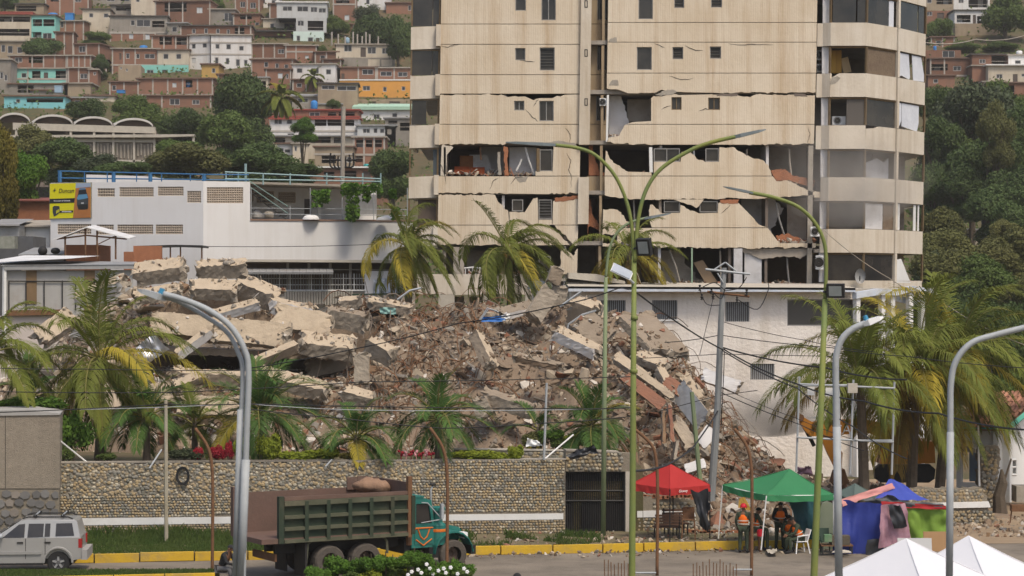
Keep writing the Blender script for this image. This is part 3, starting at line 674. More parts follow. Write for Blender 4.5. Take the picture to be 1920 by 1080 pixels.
# things on the terrace
def pile(name, label, cat, px, py, d, rx, rz, mat, ry=.6):
 p = P(px, py, d); b = MB(); b.ball((0,0,0), (rx, ry, rz), 12, 6, top=True)
 b.v = [(x*(1+.15*noise.noise(Vector((x*2,y*2,z*2+px)))), y, max(0, z*(1+.35*noise.noise(Vector((x*1.5+px,y,z)))))) for x,y,z in b.v]
 b.v = [(x+p.x, y+p.y, z+p.z) for x,y,z in b.v]; return tag(b.build(name, mat, smooth=True), label, cat)
pile("tarpaulin", "white sheet heaped like a cone on the works building's terrace", "tarpaulin", 583, 412, 147.5, .55, .35, m_ducan)
pile("tarpaulin", "low rounded white cover on the terrace near its east end", "tarpaulin", 722, 413, 148.5, .6, .3, m_ducan)
pile("tarpaulin", "small grey heap under the terrace stair", "tarpaulin", 483, 408, 148, .5, .5, m_tin)
def tank(name, label, px, py, d, rpx, hpx, mat, group=None, style='round'):
 k = F/d; p = P(px, py, d); r = rpx/k; h = hpx/k; t = thing(name, label, "water tank", p, 0, group)
 if style == 'box':
  MB().box(-r,r,-r,r,0,h*.86).build("body", mat, t); MB().box(-r*1.06,r*1.06,-r*1.06,r*1.06,h*.87,h).build("lid", mat, t)
 else:
  MB().lathe([(0,0),(r*.92,0),(r,.1*h),(r,.75*h),(r*.8,.9*h),(r*.35,.97*h)], n=14).build("body", mat, t, smooth=True)
  MB().lathe([(r*.36,.96*h),(r*.36,h),(0,h)], n=10).build("lid", mat, t)
 return t
m_tankblue = M("blue_tank_plastic", (.03,.17,.46), (.05,.22,.5), 2, .5); m_tankpale = M("pale_blue_tank", (.28,.40,.5), None, rough=.5); m_tankteal = M("teal_tank_plastic", (.03,.25,.24), None, rough=.5)
tank("water_tank", "squat grey tank standing against the terrace's rear wall", 504, 409, 149, 9, 13, m_conc)
# ---- billboard
bb = thing("billboard", "yellow battery billboard with a car picture on the white works building", "billboard", vl.p(134, 409, -.12))
flat(bb, "panel", [(95,344.5),(172,342.5),(171.5,408),(94.5,410)], vl, M("billboard_yellow", (.66,.60,.012), None, rough=.6), -.09)
b = MB(); b.prism([[(94,344),(172.5,342),(172.5,408.6),(94,410.6)]], lambda u, v: vl.p(u, v, -.08), vl.n*.08); b.build("backing", m_alu, bb, w=True)
m_ink = M("black_print", (.02,.02,.02), None, rough=.6)
flat(bb, "photo_sky", [(144,343.5),(171.8,342.8),(171.8,352),(143.5,353)], vl, M("print_sky", (.30,.37,.48)), -.10)
flat(bb, "photo_sand", [(143.5,353),(171.8,350),(171.5,408),(138.5,409)], vl, M("print_sand", (.48,.19,.05), (.34,.14,.05), 1.5), -.10)
for nm, pts, cc in (("car_body", [(146,375),(148,364),(165,362.5),(167.5,372),(167,391),(161,393),(149,393),(146,385)], (.05,.055,.06)),
     ("car_bonnet", [(146,372),(149,365.5),(164.5,364),(167,371),(160,373),(148,375)], (.10,.26,.42)),
     ("car_windscreen", [(148.5,365),(149.5,357),(163,355),(164.5,363)], (.02,.025,.035)),
     ("car_roof", [(149.5,356.5),(151,353.5),(161,352.5),(163,354.8)], (.09,.2,.33)),
     ("car_bumper", [(148,384),(166.5,383),(166,392),(149,393)], (.02,.02,.02)),
     ("car_plate", [(154,380),(159,379.8),(159,381.8),(154,382)], (.6,.6,.6))):
 flat(bb, nm, pts, vl, M("print_"+nm, cc), -.11-.004*(nm != "car_body"))
flat(bb, "band", [(95,373),(142,371.5),(141,380),(94.8,381.5)], vl, m_ink, -.105)
flat(bb, "band", [(114,395.3),(139,394.5),(138.5,398.5),(114,399.3)], vl, m_ink, -.105)
flat(bb, "battery", [(100.5,388),(104,386),(113,386.5),(114.5,398),(108,403.5),(103,406),(100.5,398)], vl, M("print_battery", (.04,.045,.05)), -.107)
flat(bb, "battery_face", [(107,395),(113,392),(113.5,397),(107,401)], vl, M("print_battery_label", (.45,.42,.03)), -.112)
text(bb, "lettering", "Duncan", m_ink, vl.p(126,358,-.115), .40, vl.ang, .25)
text(bb, "lettering", "+", m_ink, vl.p(103,357.5,-.115), .5, vl.ang, .3)
text(bb, "lettering", "Marca líder de Venezuela", M("white_print", (.75,.75,.75)), vl.p(118,376.6,-.118), .13, vl.ang, .15)
for k in range(7): flat(bb, "print_dash", [(118+k*2.6,396.2),(119.9+k*2.6,396.1),(119.9+k*2.6,397.9),(118+k*2.6,398)], vl, bpy.data.materials["white_print"], -.118)
# ---- grey sheet-metal shop at the west edge, canopy, shacks, market
vg = VP(-60, 127, 300, 129)
sh = thing("metal_shop", "grey corrugated metal shop with brown strips and a white sheet roof", "shop", (vg.p(100,600).x,128,0))
panel(sh, "wall", [[(12,508),(250,506),(250,592),(12,592)]], vg, .15, M("grey_corrugated_wall", (.40,.39,.37), (.32,.31,.29), .6, .7, metal=.1, dirt=.35, dc=(.25,.2,.15), flute=1.1))
for x0, x1, y1 in ((49,69,570),(158,178,590)): panel(sh, "brown_strip", [rect(x0,x1,507,y1)], vg, .05, M("brown_corrugated_strip", (.20,.13,.07), (.15,.10,.05), 2, .8, flute=1.1), -.06)
panel(sh, "gutter", [[(8,497),(262,496),(262,504),(8,506)]], vg, .3, m_tin, -.35)
b = MB(); b.add([vg.p(2,498,-.4), vg.p(262,496,-.4), vg.p(262,488,7), vg.p(-10,486,7)], [(0,1,2,3)]); b.build("roof", m_tin, sh, w=True)
b = MB(); b.add([vg.p(-40,497,-.2)+Vector((0,0,.12)), vg.p(132,491,1.0)+Vector((0,0,.2)), vg.p(190,483,7)+Vector((0,0,.2)), vg.p(40,482,7)+Vector((0,0,.2))], [(0,1,2,3)]); b.build("roof_sheet", m_tin_white, sh, w=True)
for x in (17,49,83,117,142,178): bar(sh, "frame_post", [(x,526),(x,582)], vg, .035, m_black, -.1)
bar(sh, "frame_rail", [(17,527),(225,528)], vg, .035, m_black, -.1); panel(sh, "base_beam", [[(12,582),(120,580),(120,590),(12,592)]], vg, .4, m_rust, -.2)
panel(sh, "lower_wall", [rect(-40,250,592,760)], vg, .25, M("pinkish_render", (.55,.49,.45), (.46,.40,.36), .6), .1); bar(sh, "corner_post", [(9,497),(8,640)], vg, .12, m_white, -.2)
# sloping canopy on posts on the roof behind
vc = VP(80, 137, 260, 138)
ca = thing("canopy", "white sheet canopy on thin rusty posts above the metal shop", "canopy", vc.p(170,482))
for (a, e, d0, d1) in (((100,449),(162,425),0,0),((162,425),(243,447),0,0)):
 for k in range(6):
  u0 = a[0]+(e[0]-a[0])*k/6; u1 = a[0]+(e[0]-a[0])*(k+.96)/6; v0 = a[1]+(e[1]-a[1])*k/6; v1 = a[1]+(e[1]-a[1])*(k+.96)/6
  b = MB(); q = [vc.p(u0,v0,0), vc.p(u1,v1,0), vc.p(u1+14,v1-7,4.5), vc.p(u0+14,v0-7,4.5)]
  b.add(q+[x+Vector((0,0,-.06)) for x in q], [(0,1,2,3),(7,6,5,4),(0,4,5,1),(1,5,6,2),(2,6,7,3),(3,7,4,0)]); b.build("roof_sheet", m_tin_white, ca, w=True)
for u, v in ((122,443),(160,428),(182,432),(217,442)): bar(ca, "post", [(u,v),(u,486)], vc, .06, m_rust, .4)
bar(ca, "beam", [(106,448),(162,441),(238,448)], vc, .05, m_rust, .4); bar(ca, "brace", [(183,458),(216,442)], vc, .03, m_rust, .4)
def shack(name, label, cat, x0, x1, y0, y1, d, mat, roof=None, depth=4, bottom=640, rmat=None):
 v = VP(x0, d, x1, d); t = thing(name, label, cat, v.p((x0+x1)/2, bottom))
 panel(t, "wall", [rect(x0,x1,y0,bottom)], v, depth, mat)
 if roof:
  b = MB(); a, e = v.p(x0-3,y0-1,-.4), v.p(x1+3,y0-1,-.4); b.add([a,e,e+Vector((0,depth+.6,.5)),a+Vector((0,depth+.6,.5)),a+Vector((0,0,-.1)),e+Vector((0,0,-.1))], [(0,1,2,3),(4,5,1,0)]); b.build("roof", rmat or m_tin, t, w=True)
 return t
shack("brick_wall", "orange brick wall stub under the white sheet canopy", "wall", 124, 186, 459, 520, 139, m_brickred, bottom=520)
shack("brick_wall", "stepped red brick wall stub below the works building", "wall", 250, 303, 461, 520, 138, m_brickred, depth=.3, bottom=520)
shack("brick_wall", "lower step of the red brick stub, at its west end", "wall", 232, 249.5, 472, 520, 138, m_brickred, depth=.3, bottom=520)
va2 = VP(250, 139, 385, 139); aw = thing("awning", "flat black awning on four posts over the red brick stub", "awning", va2.p(315,490))
panel(aw, "sheet", [[(258,461),(330,459),(380,460),(380,464),(330,462),(258,464)]], va2, 3, m_black, -.2)
for u in (271,319,338,378): bar(aw, "post", [(u,463),(u,492)], va2, .05, m_rust, .1)
shack("shack", "white walled shack with a grey roof west of the works building", "shack", 33, 93, 424, 480, 152, m_white, True, rmat=m_conc)
shack("shack", "dark tin-roofed shack at the picture's west edge under green trees", "shack", -20, 36, 422, 470, 150, m_tin, True)
shack("shack", "shack wrapped in grey tarpaulin above the metal shop", "shack", 28, 62, 443, 480, 146, M("grey_tarpaulin", (.11,.115,.12), (.07,.07,.075), 1.5, .8, .5, 4), False)
shack("stall", "stall front with green and white goods at the west edge", "stall", -10, 27, 443, 470, 145, M("stall_goods", (.16,.17,.13), (.30,.30,.26), 3.5, .9), False)
shack("shack", "shack with a dark sagging roof below the grey tarpaulin shack", "shack", -30, 50, 466, 500, 142, M("dark_roofing", (.10,.10,.105), (.07,.07,.07), 1.4, .8), False)
shack("shack", "flat shack roof with timber clutter beside two black drums", "shack", 40, 120, 478, 500, 140, M("roof_clutter", (.13,.10,.08), (.22,.20,.17), 2.2, .95), True)
shack("red_roof_house", "house with a long dull red roof beneath the bright green tree", "house", 8, 96, 376, 470, 162, m_brickred, True, 8, 480, M("dull_red_roof", (.24,.085,.065), (.19,.07,.055), 1, .8))
for u, lb in ((80,"black drum lying on the shack roof, western one of two"),(104,"black drum lying on the shack roof, flatter eastern one")):
 p = P(u, 478, 139.5); b = MB(); b.ball(p, (.3,.3,.3 if u == 80 else .2), 12, 8); b.v = [(x,y,z+.25) for x,y,z in b.v]; tag(b.build("drum", m_black, smooth=True), lb, "drum")
# market building with awning and white grilles
vm = VP(440, 131, 770, 132)
mk2 = thing("market_building", "low market building with white window grilles and corrugated awning behind the rubble", "building", (vm.p(590,560).x,131,0))
panel(mk2, "roof", [[(455,486.5),(760,488),(760,493),(455,491)]], vm, 9, m_conc_pale, -.6)
panel(mk2, "rear_wall", [rect(440,770,492,700)], vm, .2, m_int_dark, 3.5)
for u in (537,577,617,655,690): panel(mk2, "column", [rect(u,u+5,492,700)], vm, .25, m_conc_pale, .5)
panel(mk2, "beam", [[(458,503.5),(760,505.5),(760,507),(458,505)]], vm, .3, m_conc, .2)
for k in range(13):
 u = 462+k*12.5; b = MB(); q = [vm.p(u,503,-.1), vm.p(u+12,503.2,-.1), vm.p(u+12.2,510.5,-1.1), vm.p(u,510.5,-1.1)]
 b.add(q+[x+Vector((0,.03,-.12)) for x in q], [(0,1,2,3),(7,6,5,4),(0,4,5,1),(1,5,6,2),(2,6,7,3),(3,7,4,0)]); b.build("awning_sheet", m_tin, mk2, w=True)
gr = bpy.data.objects.new("window_grille", None); C.objects.link(gr); gr.parent = mk2; gr.location = vm.p(570,545)-mk2.location
for u in list(range(464,690,5)):
 b = MB(); b.tube([vm.p(u,513,.1), vm.p(u,545,.1)], .03 if u % 6 else .012, 4); b.build("bar", m_white if not u % 4 else m_alu, gr, w=True)
for v in (522,534,545): MB().tube([vm.p(462,v,.1), vm.p(690,v,.1)], .02 if v < 545 else .06, 4).build("rail", m_white, gr, w=True)
for u in range(520,664,5): MB().tube([vm.p(u,546,-.05), vm.p(u,572,-.05)], .065, 6).build("sheet_rib", m_conc_pale, mk2, w=True)
panel(mk2, "lower_wall", [rect(440,770,546,700)], vm, .2, m_conc, .15); panel(mk2, "wall", [rect(684,770,508,560)], vm, .15, m_ducan, .05)
sheet = MB()
for i in range(12):
 for j in range(6):
  u = 700+i*5.2; v = 523+j*5.6+2*math.sin(i*1.3); sheet.v.append(tuple(vm.p(u, v, -.15-.12*math.sin(i*1.9+j*.8))))
for i in range(11):
 for j in range(5): sheet.f.append((i*6+j, i*6+j+1, (i+1)*6+j+1, (i+1)*6+j)); sheet.m.append(0)
tag(sheet.build("plastic_sheet", M("crinkled_plastic", (.42,.48,.58), (.65,.66,.68), 1.6, .4)), "crinkled grey-blue plastic sheet hung at the market wall behind the palm", "plastic sheet")
panel(mk2, "green_rail", [[(660,551),(760,549),(760,552),(660,554)]], vm, .3, M("dark_green_metal", (.05,.08,.055)), -.6)
# ---- vaulted warehouse on the hill foot
D2 = 282; vv = VP(0, D2, 300, D2); wa = thing("vaulted_warehouse", "concrete warehouse with a row of arched vault roofs at the foot of the hill", "warehouse", vv.p(150,330))
for u0, u1, pk, sp in ((-4,57,211,229),(62,136,214.5,231),(139,211,218,234),(214,287,221,237)):
 cx, rx = (u0+u1)/2, (u1-u0)/2; arc = [(cx+rx*math.cos(math.pi*k/16), sp-(sp-pk)*math.sin(math.pi*k/16)) for k in range(17)]
 b = MB(); b.prism([arc], lambda u, v: vv.p(u, v, .6), (0,.3,0)); b.build("tympanum", M("dark_brick_infill", (.085,.055,.04), (.06,.045,.035), 2), wa, w=True)
 b = MB(); off = Vector((-11, 34, 0))
 for k, (u, v) in enumerate(arc):
  p = vv.p(u, v); b.v += [tuple(p), tuple(p+off), tuple(p+Vector((0,0,-.25))), tuple(p+off+Vector((0,0,-.25)))]
 for k in range(16):
  o = k*4; b.f += [(o,o+1,o+5,o+4),(o+2,o+6,o+7,o+3),(o,o+4,o+6,o+2)]; b.m += [0,0,0]
 b.build("vault", M("white_vault_shell", (.62,.60,.56), (.5,.47,.43), .3), wa, w=True)
panel(wa, "band", [[(24,230),(290,238),(290,250),(24,243)]], vv, 1, m_conc_pale); panel(wa, "slab", [[(20,254),(365,252),(365,256),(302,258),(20,258)]], vv, 8, m_conc_pale, -.5)
panel(wa, "band", [[(60,259),(290,262),(290,267),(60,265)]], vv, .6, m_conc_pale, .2)
for u in (30,132,176,212,251,289): panel(wa, "column", [rect(u-2,u+2,243,340)], vv, .6, m_conc_pale, .1)
panel(wa, "rear_wall", [rect(10,300,238,262)], vv, .3, m_int_dark, 6)
for u0, u1 in ((134,173),(179,210),(215,249),(254,286)):
 panel(wa, "panel", [rect(u0,u1,266,300)], vv, .3, M("patterned_block_wall", (.22,.19,.155), (.16,.135,.11), 1.2, bump=.5), .5)
 for k in range(5): bar(wa, "panel_rib", [(u0+(u1-u0)*(k+.5)/5,268+rr(0,6)),(u0+(u1-u0)*(k+.5)/5,288+rr(0,10))], vv, .12, m_conc, .42, 4)
panel(wa, "lower_wall", [rect(10,300,301,350)], vv, .3, m_int_dark, .5); panel(wa, "wing_wall", [rect(292,362,257,280)], vv, .3, m_conc, 2); panel(wa, "column", [rect(361,365,254,290)], vv, .4, m_conc_pale, -.3)
panel(wa, "band", [[(134,299),(290,300),(290,304),(134,303)]], vv, .4, m_conc_pale, .1)
# ---- small tiled house at the east edge
vh = VP(1786, 101, 1886, 99.5); vh2 = VP(1886, 99.5, 1990, 103)
th = thing("tiled_house", "small white house with teal eaves and clay tile roof beside the palms", "house", (vh.p(1850,930).x, 101, 0))
panel(th, "wall", [rect(1786,1886,806,950), rect(1794,1838,842,906)], vh, .25, m_white, .4); panel(th, "wall", [[(1886.3,803),(1925,768),(1960,740),(1990,765),(1990,950),(1886.3,950)], rect(1894,1920,863,891)], vh2, .25, m_white, .4)
panel(th, "eave", [[(1782,801),(1886,802),(1886,808),(1782,807)]], vh, .2, M("teal_trim_paint", (.10,.40,.30), (.14,.42,.33), 2), -.2);
b = MB(); b.tube([vh2.p(1886,804,-.1), vh2.p(1960,742,-.1)], .14, 4); b.build("barge_board", bpy.data.materials["teal_trim_paint"], th, w=True)
panel(th, "door", [rect(1796,1836,844,906)], vh, .05, M("blue_grey_door", (.20,.28,.36), (.16,.22,.29), 1.2), 1.2)
panel(th, "porch_roof", [[(1782,818),(1850,838),(1850,846),(1782,838)]], vh, 1.4, m_conc, -1.2)
f = bpy.data.objects.new("window", None); C.objects.link(f); f.parent = th; f.location = vh2.p(1907,891)-th.location
for k in range(4): MB().tube([vh2.p(1894+k*8.7,863,.4), vh2.p(1894+k*8.7,891,.4)], .05, 4).build("bar", m_white, f, w=True)
for v in (863,877,891): MB().tube([vh2.p(1894,v,.4), vh2.p(1920,v,.4)], .05, 4).build("bar", m_white, f, w=True)
panel(f, "pane", [rect(1894,1920,863,891)], vh2, .03, m_pane, .6)
m_tile = M("clay_roof_tile", (.42,.20,.12), (.30,.15,.10), 3, .9, .2, 14, rnd=.3)
tm = None; e0 = vh.p(1782,802,-.25); e1 = vh.p(1886,803,-.25); up = vh2.p(1960,742)-vh2.p(1886,804)
b = MB()
for i in range(9):
 a_ = math.pi*i/8
 for t_ in (0,1): b.v.append((.105*math.cos(a_)*(1-.18*t_), t_*.62, .07*math.sin(a_)))
for i in range(8): b.f.append((i*2,i*2+2,i*2+3,i*2+1)); b.m.append(0)
proto = None
dirv = (e1-e0).normalized(); upn = up.normalized(); nz_ = dirv.cross(upn)
mrot = Matrix((dirv, upn, nz_)).transposed().to_euler()
for c in range(12):
 for r_ in range(7):
  if proto is None: proto = b.build("roof_tile", m_tile, th); o = proto
  else: o = proto.copy(); C.objects.link(o); o.parent = th
  o.location = e0.lerp(e1, (c+.5)/12)+upn*(r_*.53)+nz_*(.03+.012*r_+rr(-.012,.012)) - th.location; o.rotation_euler = mrot
  o.rotation_euler.z += rr(-.04,.04)
b = MB(); q = [e0, e1, e1+up, e0+up]; b.add([x-nz_*.05 for x in q]+[x-nz_*.12 for x in q], [(0,1,2,3),(7,6,5,4),(0,4,5,1),(1,5,6,2),(2,6,7,3),(3,7,4,0)]); b.build("roof", M("roof_underlay", (.2,.11,.07)), th, w=True)
# ruined stone pier beside the house, stub of wall with white band
vs = VP(1700, 90, 1860, 91)
# ---------------------------------------------------------------- houses stacked on the hillside
hm = {
 'brick': M("hill_brick_wall", (.255,.13,.085), (.185,.098,.066), .5, .95, .4, 5, .35, (.14,.105,.08), rnd=.25, dirt=.5, dc=(.17,.12,.09)),
 'cream': M("hill_cream_wall", (.60,.53,.42), (.50,.43,.33), .4, .9, .1, 4, .35, (.3,.22,.15), rnd=.08, dirt=.3, dc=(.25,.2,.15)),
 'white': M("hill_white_wall", (.70,.69,.67), (.60,.58,.55), .4, .9, .1, 4, .35, (.36,.28,.2), rnd=.06, dirt=.25, dc=(.3,.26,.22)),
 'grey': M("hill_grey_render", (.30,.27,.23), (.22,.20,.17), .6, .95, .2, 5, .3, (.13,.1,.08), rnd=.1, dirt=.4, dc=(.14,.12,.1)),
 'palegrey': M("hill_pale_grey_wall", (.50,.51,.50), (.43,.43,.42), .5, .9, .1, 4, .3, (.28,.24,.2), rnd=.05),
 'teal': M("hill_teal_wall", (.20,.50,.43), (.25,.52,.46), .5, .85, dirt=.25, dc=(.3,.3,.26)),
 'cyan': M("hill_cyan_wall", (.18,.47,.50), (.22,.5,.52), .5, .85, dirt=.2, dc=(.3,.3,.26)),
 'ochre': M("hill_ochre_wall", (.50,.32,.10), (.42,.27,.09), .6, .9, dirt=.3),
 'orange': M("hill_orange_wall", (.66,.32,.07), (.58,.29,.08), .5, .9, dirt=.15),
 'mint': M("hill_mint_wall", (.58,.69,.63), (.52,.62,.57), .5, .9, dirt=.15),
 'tan': M("hill_tan_wall", (.36,.29,.20), (.27,.21,.15), .5, .95, .2, 4, .3, (.15,.11,.08), dirt=.3),
 'pale_green': M("hill_pale_green", (.38,.55,.42), (.33,.48,.38), .5, .85),
}
rm = {'conc': m_conc, 'red': M("hill_red_roof_trim", (.30,.07,.05), (.22,.06,.045), 1, .8), 'tin': m_tin, 'rust': M("hill_rusty_sheet", (.20,.12,.085), (.13,.09,.07), .8, .9), 'dark': M("hill_dark_roof", (.06,.055,.05), (.10,.09,.08), .8, .9), 'white': m_white, 'pale_green': hm['pale_green']}
m_hframe = M("hill_window_frame", (.42,.41,.39), None, rough=.7); m_hpane = M("hill_window_pane", (.035,.035,.038), None, rough=.3, spec=.5, rnd=.4)
m_hlight = M("hill_bright_pane", (.5,.52,.53), None, rough=.4); m_hdark = M("hill_painted_dark_room", (.05,.043,.038), (.085,.07,.06), .4)
m_hpost = M("hill_concrete_post", (.44,.40,.35), (.33,.30,.26), 1, .95)
def house(label, x0, x1, y0, y1, wall, ops=(), roof='conc', yaw=0, name="hillside_house", posts=0, beams=(), depth=7, d=None, drop=3.0, over=.3, lip=None, group="houses on the hillside", roofrise=0):
 d = d or Dof(y1); k = F/d; cx = (x0+x1)/2; o = P(cx, y1, d)
 t = thing(name, label, "house", o, R(yaw), group)
 W = (x1-x0)/k/2; Hh = (y1-y0)/k
 lx = lambda u: (u-cx)/k; lz = lambda v: (y1-v)/k
 b = MB(); holes = [[(lx(a),lz(c)),(lx(e),lz(c)),(lx(e),lz(f)),(lx(a),lz(f))] for a,e,c,f,kd in ops]
 b.prism([[(-W,-drop),(W,-drop),(W,Hh),(-W,Hh)]]+holes, lambda u, v: Vector((u,0,v)), (0,.22,0)); b.build("wall", hm[wall], t)
 MB().box(-W,-W+.22,.222,depth,-drop,Hh-.002).build("side_wall", hm[wall], t); MB().box(W-.22,W,.222,depth,-drop,Hh-.002).build("side_wall", hm[wall], t)
 MB().box(-W+.222,W-.222,2.4 if any(q[4]=='g' for q in ops) else 1.2,depth,-drop,Hh-.02).build("rear_wall", m_hdark, t)  # dark-coloured block stands in for the unlit rooms behind the openings
 if roof:
  b = MB(); z = Hh; ov = over; b.add([(-W-ov,-ov,z),(W+ov,-ov,z),(W+ov,depth,z+roofrise),(-W-ov,depth,z+roofrise),(-W-ov,-ov,z+.2),(W+ov,-ov,z+.2),(W+ov,depth,z+.2+roofrise),(-W-ov,depth,z+.2+roofrise)],[(0,3,2,1),(4,5,6,7),(0,1,5,4),(1,2,6,5),(2,3,7,6),(3,0,4,7)]); b.build("roof", rm[roof], t)
 if posts:
  for i in range(posts+1):
   x = -W+.12+(2*W-.24)*i/posts
   if not any(lx(a)-.1 < x < lx(e)+.1 and kd != 'g' for a,e,c,f,kd in ops):
    MB().box(x-.12,x+.12,-.04,-.002,-drop,Hh-.01).build("post", m_hpost, t)
 for v in beams: MB().box(-W-.05,W+.05,-.06,-.003,lz(v)-.14,lz(v)+.14).build("ring_beam", m_hpost, t)
 if lip: MB().box(-W-.3,W+.3,-.5,-.003,Hh-.35,Hh-.05).build("roof_lip", rm[lip], t)
 for a,e,c,f,kd in ops:
  xa,xb,za,zb = lx(a),lx(e),lz(f),lz(c)
  if kd in 'wW':
   fr = MB(); q = .09; fr.box(xa,xb,.06,.12,za,za+q); fr.box(xa,xb,.06,.12,zb-q,zb); fr.box(xa,xa+q,.06,.12,za+q,zb-q); fr.box(xb-q,xb,.06,.12,za+q,zb-q)
   if xb-xa > 1.0: fr.box((xa+xb)/2-.04,(xa+xb)/2+.04,.065,.115,za+q,zb-q)
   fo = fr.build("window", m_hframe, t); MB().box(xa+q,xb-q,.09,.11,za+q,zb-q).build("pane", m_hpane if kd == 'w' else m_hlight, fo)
  elif kd == 'd': MB().box(xa,xb,.08,.14,za,zb).build("door", M("hill_door", (.10,.08,.07), None) if "hill_door" not in bpy.data.materials else bpy.data.materials["hill_door"], t)
  elif kd == 'g':
   n = max(1, int((xb-xa)/3.2))
   for i in range(1, n): x = xa+(xb-xa)*i/n; MB().box(x-.11,x+.11,.02,.2,za,zb).build("gallery_post", m_hpost, t)
   MB().tube([(xa,.1,za+.55),(xb,.1,za+.55)], .035, 4).build("railing", m_hpost, t)
   if rr(0,1) < .7:
    x = rr(xa, max(xa, xb-1.2)); MB().box(x,x+1,1.9,1.96,za,zb-.3).build("inner_door", random.choice([m_hlight, m_hframe, hm['brick'], m_hpost]), t)
 return t
house("two-storey house with open dark galleries and a red roof edge at the top west corner", -12, 59, 24, 77, 'cream', [(-10,56,31,41,'g'),(-10,55,54,67,'g')], 'red', 3, lip='red')
house("house with teal posts and two dark balconies next to the red-edged house", 59, 104, 29, 78, 'teal', [(61,79,36,49,'g'),(81,102,36,49,'g'),(60,78,60,76,'g'),(80,97,62,75,'w')], 'rust', 0)
house("plain brick house with bare posts below blue tanks, west of the cream cottage", 104, 158, 40, 64, 'brick', [(113,119,38+2,52,'w')], 'conc', -4, posts=3)
house("tall brick wall house with no windows behind the low brick house", 103, 138, 61, 112, 'brick', [(122,124,80,92,'d')], 'rust', 6, posts=2)
house("small brick house leaning beside a gap of bushes under the cream cottage", 136, 188, 83, 112, 'brick', [(147,160,66+20,98,'w')], 'rust', -10, posts=2)
house("cream cottage with two small dark windows high on the slope", 155, 206, 18, 55, 'cream', [(167,175,25,33,'w'),(194,203,25,33,'w')], 'dark', 4)
house("grey shed house with a long light window under a dark sheet roof", 207, 252, 10, 32, 'grey', [(217,250,12,20,'g')], 'dark', -3)
house("grey rendered upper house with a dark wide opening above brick", 206, 313, 31, 64, 'grey', [(245,253,38,48,'w'),(256,282,37,50,'w'),(285,308,39,51,'g')], 'dark', 2, beams=(61,))
house("brick house with two pale windows under the grey rendered house", 206, 292, 62, 95, 'brick', [(242,250,63,73,'W'),(272,281,64,75,'W')], None, 2, posts=4, beams=(62,), d=Dof(64)-1.2)
house("brick house with a big black opening near the top, pale square window at its end", 290, 395, 3, 52, 'brick', [(308,350,5,22,'g'),(369,380,14,25,'W')], 'rust', -3, posts=4)
house("white three-storey corner building with rows of small windows, street front", 396, 471, 66, 150, 'white', [(404,412,83,92,'w'),(424,433,83,93,'w'),(448,457,86,95,'w'),(403,410,108,122,'w'),(423,430,109,121,'w'),(442,450,111,124,'w'),(457,464,112,123,'w')], 'conc', 6, beams=(80,102), d=Dof(128))
house("white corner building's shaded west front with four windows", 353, 395.5, 66, 150, 'white', [(358,366,82,91,'w'),(380,389,81,90,'w'),(358,366,108,118,'W')], 'conc', -18, beams=(80,102), d=Dof(128)+1)
house("brick top storey with five dark windows over the white corner building", 338, 471, 49, 66, 'brick', [(360,367,54,63,'w'),(383,390,53,63,'w'),(405,412,54,63,'w'),(425,431,55,64,'w'),(440,458,52,65,'g')], 'dark', 2, posts=6, d=Dof(128)+1.6, drop=.1)
house("brick house of two storeys with a cream corner, beside the teal ground floor", 210, 297, 92, 125, 'brick', [(236,243,100,110,'w'),(255,262,101,110,'w'),(271,290,101,110,'w'),(224,228,100,112,'d')], 'conc', 3, posts=4, beams=(122,))
house("cream-fronted house with two broken dark windows above the teal front", 296, 354, 94, 125, 'cream', [(306,316,101,111,'w'),(330,340,101,111,'w')], 'rust', 0, beams=(122,))
house("open brick rooftop storey with dark gaps over the cream-fronted house", 284, 353, 68, 95, 'brick', [(299,322,69,84,'g'),(327,350,70,84,'g')], 'rust', 0, posts=3, d=Dof(125)+1.5, drop=.1)
house("teal ground-floor house with a dark door between two windows", 264, 353, 122, 149, 'teal', [(275,288,131,141,'w'),(304,314,131,146,'d'),(328,341,133,143,'w')], None, 0, d=Dof(125)-.5)
house("small grey-brown house with two tiny windows west of the teal front", 222, 264, 122, 150, 'tan', [(225,229,126,130,'w'),(236,240,129,134,'w')], None, 4)
house("long brick house with one dark window and a raw parapet, far west", 17, 125, 105, 130, 'brick', [(28,42,108,117,'w'),(54,82,107,118,'g')], 'conc', 2, posts=5)
house("brick annexe with wide posts beside the raw parapet house", 125, 171, 105, 131, 'brick', [], 'conc', 0, posts=4)
house("house with a teal inner gallery and arched openings behind brick sills", 15, 126, 129, 160, 'teal', [(40,50,137,146,'w'),(60,76,133,147,'g'),(82,90,136,148,'d'),(104,123,132,147,'g')], 'conc', 2, posts=3, beams=(148,159), d=Dof(160))
house("brick house with one framed window east of the teal gallery", 127, 168, 128, 160, 'brick', [(150,164,138,148,'w')], 'conc', 0, posts=2)
house("tiny brick house with a square opening, hard by the framed-window house", 168, 183, 131, 156, 'brick', [(175,180,135,141,'w')], 'conc', 6)
house("grey ground-floor workshop with three dark doorways and clutter", 17, 127, 158, 182, 'grey', [(33,50,160,174,'g'),(52,63,160,174,'g')], 'rust', 0)
house("grey retaining house wall with tan patches beneath the brick houses", 120, 170, 157, 182, 'tan', [], 'conc', 0)
house("bright cyan house with one long black balcony and small window", 8, 122, 181, 215, 'cyan', [(30,38,186,193,'w'),(50,118,184,192,'g')], 'rust', 2, beams=())
house("long low brick house with a small white cross-barred window", 257, 400, 148, 180, 'brick', [(323,331,155,164,'W'),(348,361,150,164,'g')], 'rust', -2, posts=5, beams=(178,))
house("lower brick house with barred wide window above the dark round tree", 272, 396, 180, 207, 'brick', [(318,337,185,197,'w'),(360,374,187,196,'w')], 'rust', 2, posts=4)
